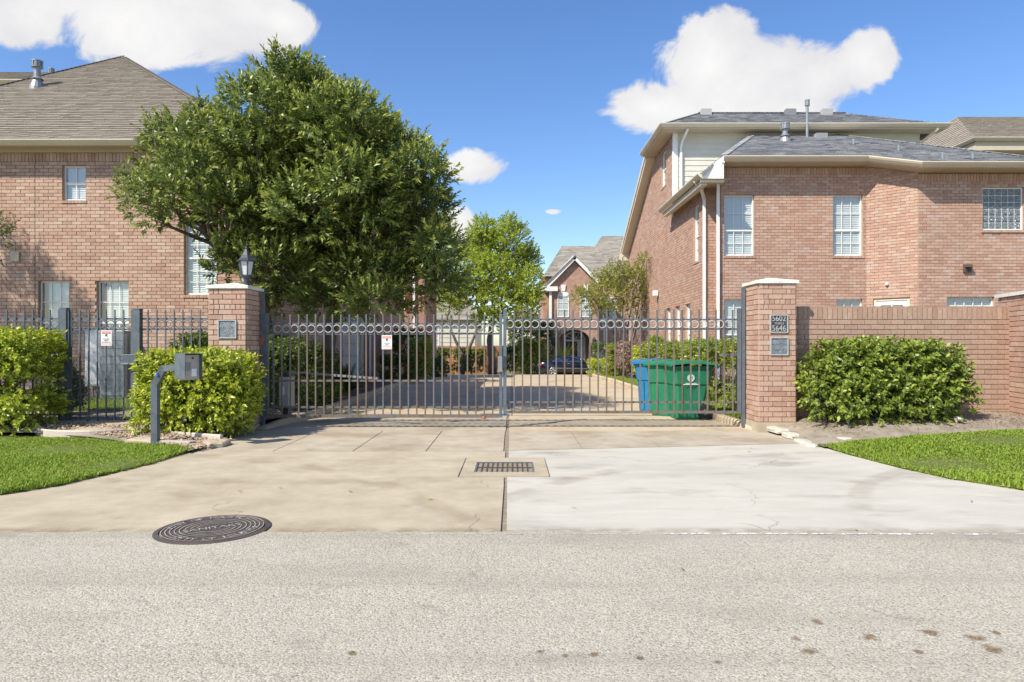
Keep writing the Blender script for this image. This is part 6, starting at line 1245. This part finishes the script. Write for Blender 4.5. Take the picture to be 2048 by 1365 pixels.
# ------------------------------------------------------------------ parked coupe
def car(x0, y, z):
    T = thing('parked_car', (x0+2.3, y, z), 'dark blue two door coupe parked across the end of the drive', 'car'); m_paint = M('car_paint', [(.008,.010,.018),(.011,.014,.024)], .18, nscale=3, mottle=.03, spec=.7); m_chrome = M('chrome', [(.6,.6,.62),(.7,.7,.72)], .2, .9, nscale=5); m_tint = M('tinted_glass', [(.02,.03,.035),(.035,.05,.055)], .05, nscale=3, spec=.9)
    # stations: x, floor, beltline z, half width at sill, at belt
    st = [(0, .42, .66, .62, .60), (.05, .34, .80, .74, .70), (.18, .28, .93, .83, .78), (.55, .24, .97, .87, .82), (1.1, .22, .96, .88, .84), (1.9, .20, .95, .885, .85), (2.8, .20, .93, .885, .85), (3.3, .20, .90, .88, .83), (3.9, .22, .82, .86, .80), (4.3, .26, .72, .80, .72), (4.52, .34, .60, .68, .60), (4.6, .42, .52, .52, .48)]
    mb = MB(); k = 12
    for x, f, b, hw, hb in st:
        m1 = f+(b-f)*.45; ring = [(-hw*.9, f), (-hw, f+.08), (-hw*1.01, m1), (-hb*1.01, b-.06), (-hb*.93, b), (-hb*.4, b+.025), (hb*.4, b+.025), (hb*.93, b), (hb*1.01, b-.06), (hw*1.01, m1), (hw, f+.08), (hw*.9, f)]
        for yy, zz in ring: mb.v.append((x0+x, y+yy, z+zz))
    for i in range(len(st)-1):
        for j in range(k): mb.f.append((i*k+j, i*k+(j+1) % k, (i+1)*k+(j+1) % k, (i+1)*k+j)); mb.m.append(0)
    mb.f.append(tuple(range(k))); mb.f.append(tuple((len(st)-1)*k+j for j in range(k))[::-1]); mb.m += [0, 0]; body = mb.build('body', m_paint, T, smooth=True)
    gs = [(.62, .96, .96, .70), (1.0, .95, 1.16, .66), (1.45, .95, 1.34, .62), (1.9, .94, 1.40, .60), (2.35, .93, 1.39, .60), (2.75, .92, 1.26, .64), (3.1, .91, 1.06, .68), (3.32, .90, .91, .70)]; mb = MB(); k = 8
    for x, b, t, hw in gs:
        ring = [(-.80, b-.04), (-.79, b), (-hw-.02, b+(t-b)*.82), (-hw*.8, t), (hw*.8, t), (hw+.02, b+(t-b)*.82), (.79, b), (.80, b-.04)]
        for yy, zz in ring: mb.v.append((x0+x, y+yy, z+zz))
    for i in range(len(gs)-1):
        for j in range(k-1): mb.f.append((i*k+j, i*k+j+1, (i+1)*k+j+1, (i+1)*k+j)); mb.m.append(1 if j in (1, 5) and 0 < i < 6 else 0)
    rf = mb.build('cabin', [m_paint, m_tint], T, smooth=True)
    for s in (-1, 1):
        yy = y+s*.79; path = [(x0+.95, yy, z+.975), (x0+1.35, yy-s*.10, z+1.18), (x0+1.8, yy-s*.16, z+1.31), (x0+2.3, yy-s*.165, z+1.30), (x0+2.8, yy-s*.10, z+1.12), (x0+3.15, yy-s*.02, z+.95)]
        MB().tube(path, .011, 6).build('window_trim', m_chrome, rf); MB().tube([(x0+.95, yy+s*.012, z+.972), (x0+3.15, yy+s*.012, z+.935)], .011, 6).build('window_trim', m_chrome, rf)
        MB().bar((x0+1.0, y+s*.895, z+.52), (x0+3.3, y+s*.893, z+.50), .02, .025).build('side_trim', m_chrome, body)
        MB().box(x0+2.95, x0+3.12, y+s*.86-.05, y+s*.96, z+.93, z+1.04).build('mirror', m_paint, T, bevel=.02); MB().box(x0+1.95, x0+2.12, y+s*.872, y+s*.90, z+.82, z+.85).build('door_handle', m_chrome, body)
        for wx in (.98, 3.62):
            c = Vector((x0+wx, y+s*.80, z+.32)); mb = MB(); mb.tube([c-Y_*.11, c+Y_*.11], .32, 24); wl = mb.build('wheel', m_rubber, T); mb = MB(); mb.tube([c+Y_*s*.105, c+Y_*s*.112], .245, 24); rim = mb.build('rim', m_dark, wl); sp_ = MB()
            for q in range(5): a = 2*math.pi*q/5+.3; sp_.bar(c+Y_*s*.118, c+Y_*s*.118+Vector((math.cos(a), 0, math.sin(a)))*.24, .085, .02, up=(0, 1, 0))
            sp_.tube([c+Y_*s*.113+Vector((math.cos(t)*.235, 0, math.sin(t)*.235)) for t in [2*math.pi*i/20 for i in range(21)]], .018, 6, caps=False); sp_.build('spokes', m_chrome, wl)
            ar = MB(); ar.tube([c+Y_*s*.075+Vector((math.cos(t)*.36, 0, math.sin(t)*.36)) for t in [math.pi*i/12 for i in range(13)]], .03, 6); ar.build('wheel_arch', m_dark, body)
        tl = MB(); tl.lathe((0, 0, 0), [(.001, 0)], 3) if False else None; tb = MB(); tb.prism([(x0+.03, y+s*.62, z+.66), (x0+.10, y+s*.80, z+.66), (x0+.30, y+s*.845, z+.72), (x0+.26, y+s*.83, z+.84), (x0+.10, y+s*.77, z+.86), (x0+.02, y+s*.62, z+.80)], (-.012, s*.025, 0)); tb.build('tail_lamp', M('lamp_red', [(.45,.02,.02),(.55,.04,.03)], .2, nscale=8), T)
    MB().box(x0-.03, x0+.02, y-.6, y+.6, z+.40, z+.56).build('bumper', m_paint, T, bevel=.02); MB().box(x0-.02, x0+.0, y-.26, y+.26, z+.62, z+.74).build('number_plate', m_signw, T)
    return T
car(1.76, 46.6, gz(46.6))
# ------------------------------------------------------------------ foliage builders
def norm(a): return a/np.maximum(np.linalg.norm(a, axis=-1, keepdims=True), 1e-9)
def shoot_leaves(P, D, L, nl, ll, lw, rng, phi0=80, phi1=25, droop=.15):
    n = len(P); D = norm(D); ref = np.where(np.abs(D[:, 2:3]) < .9, np.array([[0, 0, 1.]]), np.array([[1., 0, 0]])); U = norm(np.cross(D, ref)); W = np.cross(D, U)
    t = (np.arange(nl)+.5)/nl; t = t[None, :]+rng.uniform(-.4, .4, (n, nl))/nl; a = np.arange(nl)[None, :]*2.39996+rng.uniform(0, 6.28, (n, 1))+rng.normal(0, .35, (n, nl))
    rad = np.cos(a)[..., None]*U[:, None, :]+np.sin(a)[..., None]*W[:, None, :]; ph = np.radians(phi0+(phi1-phi0)*t+rng.normal(0, 12, (n, nl)))
    d = norm(D[:, None, :]*np.cos(ph)[..., None]+rad*np.sin(ph)[..., None]); side = norm(np.cross(d, D[:, None, :]+rng.normal(0, .15, (n, nl, 3)))); nn = np.cross(side, d)
    base = P[:, None, :]+D[:, None, :]*(L[:, None]*t)[..., None]; l = ll*rng.uniform(.65, 1.2, (n, nl))[..., None]; w = lw*rng.uniform(.75, 1.2, (n, nl))[..., None]
    tip = base+d*l-np.array([0, 0, 1.])*l*droop; m1 = base+d*l*.45+side*w/2+nn*w*.22; m2 = base+d*l*.45-side*w/2+nn*w*.22
    V = np.stack([base, m1, tip, m2], 2).reshape(-1, 3); i = np.arange(n*nl)*4; return V, np.stack([i, i+1, i+2, i+3], 1)
def lobe_points(lobes, n, rng, up=.45, inner=.55, skin=.75):
    """points in the shell of each lobe. lobe: (cx,cy,cz,rx,ry,rz[,e])"""
    L_ = np.array([l[:6] for l in lobes]); E = np.array([l[6] if len(l) > 6 else 1.0 for l in lobes]); A = (L_[:, 3]*L_[:, 4]+L_[:, 4]*L_[:, 5]+L_[:, 3]*L_[:, 5]); idx = rng.choice(len(lobes), n, p=A/A.sum())
    d = norm(rng.normal(size=(n, 3))); low = d[:, 2] < -.35; d[low, 2] *= np.where(rng.random(low.sum()) < .6, -1, 1); u = np.where(rng.random(n) < skin, rng.uniform(.82, 1.08, n), rng.uniform(inner, .85, n)); e = E[idx][:, None]
    q = np.sign(d)*np.abs(d)**e; q = np.where(e < .99, q/np.maximum(np.abs(q).max(1, keepdims=True), 1e-6)*np.minimum(1, .86+.14*np.abs(d).max(1, keepdims=True)), q)
    P = L_[idx, :3]+q*L_[idx, 3:6]*u[:, None]; D = norm(d/L_[idx, 3:6])+np.array([0, 0, up])+rng.normal(0, .25, (n, 3)); return P, D
def limb(mb, a, c, r0, r1, rng, n=6, wob=.06):
    a, c = Vector(a), Vector(c); pts = []; L_ = (c-a).length
    for i in range(n+1):
        t = i/n; p = a.lerp(c, t)+Vector((rng.normal(), rng.normal(), rng.normal()*.5))*wob*L_*math.sin(math.pi*t); p.z += .12*L_*t*(1-t); pts.append(p)
    mb.tube(pts, [r0+(r1-r0)*i/n for i in range(n+1)], 7)
def tree(name, base, lobes, label, leaf, nshoot, nl, ll, lw, sl, trunks, bark, seed, group=None, up=.45, inner=.55, skin=.75, phi=(80, 25), limbs=True, lr=.05, fresh_lit=None):
    rng = np.random.default_rng(seed); T = thing(name, base, label, 'tree', group)
    heads = []; 
    for tr in trunks:
        mb = MB(); mb.tube([Vector(p) for p, r in tr], [r for p, r in tr], 10); mb.build('trunk', bark, T, smooth=True); heads.append(Vector(tr[-1][0]))
    if limbs:
        mb = MB()
        for l in lobes:
            c = Vector(l[:3]); h = min(heads, key=lambda q: (q-c).length); limb(mb, h-Vector((0, 0, .1)), c, lr, .012, rng)
            for k in range(3):
                d = Vector(rng.normal(size=3)); d.z = abs(d.z); limb(mb, h.lerp(c, .75), c+Vector((d.x*l[3], d.y*l[4], d.z*l[5]))*.35, lr*.35, .006, rng, 4)
        mb.build('branches', bark, T, smooth=True)
    P, D = lobe_points(lobes, nshoot, rng, up, inner, skin); V, F = shoot_leaves(P, D, rng.uniform(.6, 1.3, nshoot)*sl, nl, ll, lw, rng, *phi)
    if fresh_lit:
        V4 = V.reshape(nshoot, nl, 4, 3); k = max(1, int(nl*.35)); a, b_ = V4[:, :-k].reshape(-1, 3), V4[:, -k:].reshape(-1, 3)  # new growth at shoot tips, its lighter colour also carrying sun highlights
        fast_mesh('crown', a, np.arange(len(a)).reshape(-1, 4), leaf, T); fast_mesh('new_growth', b_, np.arange(len(b_)).reshape(-1, 4), fresh_lit, T)
    else: fast_mesh('crown', V, F, leaf, T)
    return T
def bush(name, base, lobes, label, leaf, nshoot, nl, ll, lw, sl, seed, cat='bush', group=None, up=.35, inner=.6, stems=10, skin=.7, phi=(80, 25), fresh_lit=None):
    rng = np.random.default_rng(seed); T = thing(name, base, label, cat, group); mb = MB()
    for k in range(stems):
        l = lobes[k % len(lobes)]; d = rng.uniform(-.7, .7, 2); b_ = (l[0]+d[0]*l[3]*.6, l[1]+d[1]*l[4]*.5, base[2]-.05); limb(mb, b_, (l[0]+d[0]*l[3], l[1]+d[1]*l[4], l[2]+l[5]*rng.uniform(-.1, .7)), .014, .005, rng, 4)
    mb.build('stems', m_bark, T); P, D = lobe_points(lobes, nshoot, rng, up, inner, skin); k = P[:, 2] > base[2]+.02; P, D = P[k], D[k]
    V, F = shoot_leaves(P, D, rng.uniform(.6, 1.3, len(P))*sl, nl, ll, lw, rng, *phi); n_ = len(P)
    if fresh_lit:
        V4 = V.reshape(n_, nl, 4, 3); k = max(1, int(nl*.45)); a, b_ = V4[:, :-k].reshape(-1, 3), V4[:, -k:].reshape(-1, 3)  # sunlit tips and shaded interior put into the leaf colours
        fast_mesh('foliage', a, np.arange(len(a)).reshape(-1, 4), leaf, T); fast_mesh('new_growth', b_, np.arange(len(b_)).reshape(-1, 4), fresh_lit, T)
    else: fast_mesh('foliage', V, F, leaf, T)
    return T
def PX(x, y, rx, ry, Y, rY, e=1.0):
    s = Y/FPX; return ((x-1024)*s, Y, CH+(HZ-y)*s, rx*s, rY, ry*s, e)
# ------------------------------------------------------------------ the big broadleaf evergreen
lb = []
front = [(612,135,36,36),(640,165,46,44),(655,225,60,50),(650,290,64,56),(640,320,60,50),(625,400,70,60),(600,440,60,50),(690,300,60,56),(578,128,34,40),(566,170,58,50),(520,205,62,58),(630,190,62,55),(690,205,50,50),(720,220,45,55),(745,270,62,58),(800,300,58,50),(845,330,48,42),(600,280,85,75),(520,290,62,62),(470,255,48,50),(415,225,26,38),(400,265,42,40),(345,255,42,36),(330,310,52,44),(380,330,62,44),(440,330,62,55),(290,385,44,26),(330,410,58,34),(395,405,62,36),(470,400,70,50),(545,380,72,62),(640,370,82,70),(720,360,70,66),(800,385,70,60),(860,400,38,48),(300,440,30,16),(430,440,40,26)]
for i, (x, y, rx, ry) in enumerate(front):
    Y = 13.6+1.1*math.sin(i*2.3); Y = min(Y, 14.3) if x < 520 else Y
    lb.append(PX(x+(8 if x < 420 else 0), y+(26 if not (x < 450 and y > 370) else 0)+(20 if y < 200 else 8 if y < 260 else 0), rx*.88, ry*.78, Y, .7 if x < 520 else .95))
low = [(455,535,34,22),(490,505,40,30),(545,470,60,50),(560,540,62,50),(640,470,80,62),(650,545,80,58),(730,470,76,62),(740,550,80,58),(810,480,66,60),(830,560,66,50),(880,500,36,42),(890,560,34,36),(575,595,45,26),(660,600,66,24),(760,600,60,24)]
for i, (x, y, rx, ry) in enumerate(low): lb.append(PX(x, y+8, rx*.85, ry*.8, 14.6+1.2*math.sin(i*1.7) if x > 520 else 13.6, 1.0 if x > 520 else .6))
for x, y, rx, ry, Y in ((600,230,70,70,16.5),(700,280,90,80,16.8),(640,380,110,90,17),(780,420,80,80,17.3),(560,330,70,80,16.2),(860,470,45,60,16.8)): lb.append(PX(x, y+20, rx*.85, ry*.8, Y, 1.0))
tb = (-4.55, 16.2, .05)
tree('evergreen_tree', tb, lb, 'large dark evergreen tree with dense upswept foliage behind the lantern pillar', m_leaf_tree, 9600, 17, .12, .040, .34,
     [[((-4.6, 16.2, -.05), .22), ((-4.5, 16.1, .6), .17), ((-4.25, 15.9, 1.4), .15), ((-4.05, 15.6, 2.4), .14), ((-4.1, 15.2, 3.6), .12), ((-4.3, 14.9, 4.8), .08)],
      [((-5.25, 14.6, 0), .16), ((-5.3, 14.6, 1.0), .13), ((-5.15, 14.4, 1.7), .12), ((-5.3, 14.2, 2.6), .10), ((-6.0, 13.9, 3.4), .07)]], m_bark, 1, up=.75, inner=.5, skin=.78, phi=(62, 20), lr=.055, fresh_lit=m_leaf_new)
# a tree past the left edge reaches one branch into view
tree('evergreen_tree', (-13.6, 12.6, .05), [(-10.35, 13.1, 3.45, .62, .35, .34), (-11.2, 13.0, 3.3, .6, .4, .3), (-13.4, 12.9, 5.6, 1.0, .8, .7), (-14.3, 12.8, 6.3, 1.2, 1.0, .9), (-14.4, 12.8, 4.8, 1.1, .9, .8)], 'sparse tree whose branch tips reach over the fence beside the wall vent', m_leaf_tree, 1500, 14, .09, .03, .3,
     [[((-13.6, 12.6, -.05), .14), ((-13.5, 12.7, 1.5), .11), ((-13.4, 12.8, 3.2), .08)]], m_bark, 2, up=.4)
# ------------------------------------------------------------------ bright elm and crape myrtle
lb = [PX(x, y, rx, ry, 46+2*math.sin(i*1.9), 1.2) for i, (x, y, rx, ry) in enumerate(((968,470,26,34),(995,500,45,40),(1030,480,30,32),(1015,455,18,20),(955,510,30,36),(930,540,34,36),(980,550,55,42),(1040,540,34,44),(1058,520,20,30),(1062,570,22,34),(905,580,32,32),(950,600,52,36),(1010,605,50,36),(1050,615,26,28),(900,610,26,24),(985,640,40,18),(1070,600,14,22),(975,505,40,40),(1000,575,60,50)))]
tree('elm_tree', (-1.3, 46, gz(46)), lb, 'bright yellow green spring tree in the middle of the courtyard end', m_leaf_bright, 4600, 12, .15, .085, .34,
     [[((-1.3, 46, gz(46)), .34), ((-1.35, 46, .2), .26), ((-1.5, 46, 1.6), .22), ((-1.3, 46, 3.2), .16)], [((-3.4, 47, gz(47)), .16), ((-3.3, 47, .4), .14), ((-3.9, 47, 1.6), .10), ((-4.4, 46.5, 3.0), .07)], [((-3.3, 47, .2), .12), ((-2.8, 47, 1.4), .10), ((-2.0, 46.5, 3.2), .07)]], m_bark, 3, up=.5, inner=.35, skin=.6)
bp_ = (4.55, 27.5, gz(27.5)+.06); rr = np.random.default_rng(8); lb = [PX(x, y, rx, ry, 27.2+.8*math.sin(i*2.1), .6) for i, (x, y, rx, ry) in enumerate(((1180,600,26,20),(1205,570,24,24),(1235,550,28,24),(1265,560,24,24),(1285,545,12,20),(1225,590,34,20),(1265,595,28,20),(1290,575,12,22),(1160,592,16,10),(1245,620,34,14),(1200,620,22,12),(1288,520,7,10)))]
trk = []
for k in range(7):
    a = -.8+k*.27; trk.append([((4.5+.1*math.cos(k*2), 27.5+.1*math.sin(k), gz(27.5)), .045), ((4.5+math.sin(a)*.35, 27.5+.2*math.sin(k*1.7), 1.0), .036), ((4.45+math.sin(a)*.9, 27.4+.4*math.sin(k*2.3), 2.3), .026), ((4.4+math.sin(a)*1.4, 27.3+.5*math.sin(k*1.3), 3.2), .016)])
tree('crape_myrtle', bp_, lb, 'airy multi stemmed small tree against the brick side wall', m_leaf_crape, 1250, 9, .085, .045, .24, trk, m_bark, 4, up=.5, inner=.2, skin=.5, lr=.014)
# ------------------------------------------------------------------ shrubs along the street
bush('hedge', (-7.9, 10.3, zl(0, 10.2)), [(-7.95, 10.2, .75, .92, .46, .70, .55), (-8.9, 10.25, .78, 1.1, .50, .74, .55)], 'bright green clipped hedge running out along the fence left of the pedestrian gate', m_leaf_bush, 5200, 9, .072, .037, .12, 11, 'hedge', stems=40, inner=.4, skin=.62, fresh_lit=m_leaf_lime)
bush('hedge', (-4.7, 10.05, zl(0, 10)), [(-4.64, 10.05, .62, .66, .42, .54, .82), (-4.22, 10.08, .52, .36, .36, .44, .9), (-4.98, 10.02, .42, .36, .36, .36, .9)], 'bright green rounded hedge behind the keypad post', m_leaf_bush, 2900, 9, .072, .037, .12, 12, 'hedge', stems=44, skin=.7, fresh_lit=m_leaf_lime)
bush('round_bush', (5.6, 10.3, zr(5.6, 10.2)), [(5.62, 10.32, .82, .92, .40, .48, .8), (4.86, 10.3, .62, .40, .34, .36, .9), (6.28, 10.3, .62, .44, .34, .40, .9), (5.5, 10.2, .48, .75, .40, .28, .8), (5.25, 10.35, 1.06, .42, .32, .27, 1), (6.05, 10.35, 1.04, .40, .32, .26, 1)], 'wide bushy shrub with thick glossy leaves before the rose brick wall', m_leaf_deep, 2500, 9, .082, .045, .125, 13, stems=40, skin=.76, fresh_lit=m_leaf_bush2)
bush('shrub', (-7.9, 12.0, .1), [(-7.95, 12.0, .6, .14, .3, .42), (-7.85, 12.1, .4, .16, .3, .25)], 'dark leafy shrub behind the hinge side of the pedestrian gate', m_leaf_dark, 420, 9, .08, .03, .12, 14)
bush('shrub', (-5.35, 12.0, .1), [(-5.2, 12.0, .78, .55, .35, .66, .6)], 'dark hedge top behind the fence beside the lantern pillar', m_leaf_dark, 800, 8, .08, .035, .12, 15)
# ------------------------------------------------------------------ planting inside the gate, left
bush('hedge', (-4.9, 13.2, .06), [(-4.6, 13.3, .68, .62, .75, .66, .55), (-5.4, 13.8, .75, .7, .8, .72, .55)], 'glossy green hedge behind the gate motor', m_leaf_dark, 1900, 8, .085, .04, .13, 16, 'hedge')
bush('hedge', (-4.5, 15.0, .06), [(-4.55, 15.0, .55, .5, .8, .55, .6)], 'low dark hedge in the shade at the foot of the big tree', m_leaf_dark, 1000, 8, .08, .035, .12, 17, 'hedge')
def spray(name, base, n, length, width, label, seed, mat, arch=.6, cat='plant', pinnate=False, spread=1.0, group=None):
    rng = np.random.default_rng(seed); T = thing(name, base, label, cat, group); mb = MB(); b0 = np.array(base)
    for k in range(n):
        a = rng.uniform(0, 6.28); tilt = rng.uniform(.15, 1.0)*spread; L_ = length*rng.uniform(.7, 1.15); out = np.array([math.cos(a), math.sin(a), 0]); pts = []; st = 12 if pinnate else 6
        for i in range(st+1):
            t = i/st; pts.append(b0+out*L_*(t*math.sin(tilt)+.25*t*t*tilt)+np.array([0, 0, 1])*L_*(t*math.cos(tilt*.8)-arch*t*t*tilt*.75)+np.array([0, 0, .05]))
        side = np.array([-out[1], out[0], 0])
        if not pinnate:
            for i in range(st):
                w0, w1 = width*(1-i/st)**.6, width*(1-(i+1)/st)**.6; mb.add([pts[i]-side*w0, pts[i]+side*w0, pts[i+1]+side*w1, pts[i+1]-side*w1], [(0, 1, 2, 3)])
        else:
            mb.tube([Vector(p) for p in pts], [.009*(1-i/st)+.002 for i in range(st+1)], 4)
            for i in range(1, st+1):
                for q in (0, .33, .66):
                    p = pts[i-1]*(1-q)+pts[i]*q; d = pts[i]-pts[i-1]; d = d/np.linalg.norm(d); ll = width*math.sin(math.pi*min((i+q)/(st+1)*.9+.1, 1))**.6
                    for s in (-1, 1): e = p+side*s*ll+d*ll*.5-np.array([0, 0, .15*ll]); mb.add([p-d*.008, e, p+d*.008], [(0, 1, 2)])
    mb.build('fronds' if pinnate else 'blades', mat, T); return T
spray('sago_palm', (-4.25, 17.6, .06), 34, .95, .12, 'dark sago palm with stiff feathery fronds at the foot of the tree trunk', 21, m_palm, pinnate=True, spread=1.2)
spray('sago_palm', (-4.75, 19.3, .06), 30, .95, .12, 'dark sago palm in front of the white garage door', 22, m_palm, pinnate=True, spread=1.2)
for i, (x, y) in enumerate(((-3.98, 14.4), (-4.0, 15.3), (-4.05, 16.1), (-4.3, 15.7))): spray('liriope_clump', (x, y, .06), 70, .5, .012, 'strappy green grass-like clump edging the kerb under the tree', 30+i, m_leaf_bush2, arch=.9, spread=1.1, group='clumps edging the kerb')
def gbush(x, y, rx, ry, Y, rY, label, leaf, n, seed, e=.6, ll=.1, lw=.05, cat='bush', name='shrub', nl=7, group=None):
    l = PX(x, y, rx, ry, Y, rY, e); return bush(name, (l[0], Y, gz(Y)+.05), [l], label, leaf, n, nl, ll, lw, .14, seed, cat, group, stems=6)
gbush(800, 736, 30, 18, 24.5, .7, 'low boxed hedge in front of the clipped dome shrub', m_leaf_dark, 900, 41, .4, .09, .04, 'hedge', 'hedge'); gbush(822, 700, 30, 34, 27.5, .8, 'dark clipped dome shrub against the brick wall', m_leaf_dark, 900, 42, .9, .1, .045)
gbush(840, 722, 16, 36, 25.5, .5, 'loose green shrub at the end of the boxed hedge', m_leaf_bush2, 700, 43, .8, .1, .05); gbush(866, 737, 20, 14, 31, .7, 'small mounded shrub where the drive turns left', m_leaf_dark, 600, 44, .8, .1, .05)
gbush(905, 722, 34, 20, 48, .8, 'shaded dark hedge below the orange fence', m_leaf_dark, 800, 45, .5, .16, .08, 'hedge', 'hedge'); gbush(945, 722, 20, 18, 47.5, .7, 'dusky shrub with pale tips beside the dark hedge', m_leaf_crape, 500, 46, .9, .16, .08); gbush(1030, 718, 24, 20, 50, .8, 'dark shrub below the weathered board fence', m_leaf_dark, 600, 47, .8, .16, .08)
gbush(1063, 715, 22, 30, 48.5, .8, 'tall leafy shrub behind the tail of the parked car', m_leaf_bush2, 900, 48, .7, .16, .08); gbush(1048, 680, 26, 40, 54, .9, 'dark green shrub rising left of the entry porch', m_leaf_dark, 900, 49, .8, .18, .09); gbush(1090, 690, 12, 40, 51.8, .6, 'narrow shrub at the corner of the gabled house', m_leaf_dark, 500, 50, .7, .16, .08)
p = PX(1122, 715, 1, 1, 51.5, 1); spray('yucca', (p[0], 51.5, -.8), 60, 2.6, .06, 'spiky green yucca beside the front door', 51, m_leaf_lime, arch=.25, spread=.75)
# ------------------------------------------------------------------ planting inside the gate, right
bush('hedge', (4.75, 16, .07), [(4.78, 14.6, .69, .42, 1.6, .66, .35), (4.72, 17.6, .68, .42, 1.7, .64, .35)], 'long clipped hedge behind the bins along the side of the drive', m_leaf_bush2, 3600, 8, .075, .038, .11, 61, 'hedge', stems=30)
gbush(1330, 716, 36, 20, 21.5, .9, 'far end hedge below the three narrow side windows', m_leaf_bush2, 1000, 62, .5, .08, .04, 'hedge', 'hedge')
gbush(1262, 712, 20, 22, 26, .7, 'azalea bush covered in pink flowers by the small tree', m_flower, 900, 63, .9, .075, .05, 'bush', 'azalea'); gbush(1284, 722, 10, 22, 23, .4, 'lime leaved shrub between the azalea and blue bin', m_leaf_lime, 420, 64, .8, .08, .04)
gbush(1198, 739, 17, 15, 36, .8, 'boxed lime green hedge at the corner of the drive', m_leaf_lime, 1000, 65, .35, .09, .045, 'hedge', 'hedge'); gbush(1212, 712, 24, 22, 40, .8, 'dark boxed hedge behind the lime corner hedge', m_leaf_dark, 800, 66, .4, .12, .06, 'hedge', 'hedge')
gbush(1236, 722, 18, 26, 30, .7, 'bronze tinted shrub between the corner hedges and azalea', m_leaf_crape, 900, 67, .7, .09, .045); gbush(1226, 744, 16, 10, 31, .6, 'low green shrub at the foot of the bronze shrub', m_leaf_bush2, 500, 68, .8, .09, .045); gbush(1310, 690, 8, 10, 24, .3, 'small loose shrub at the foot of the side wall', m_leaf_bush2, 200, 69, .8, .08, .04)
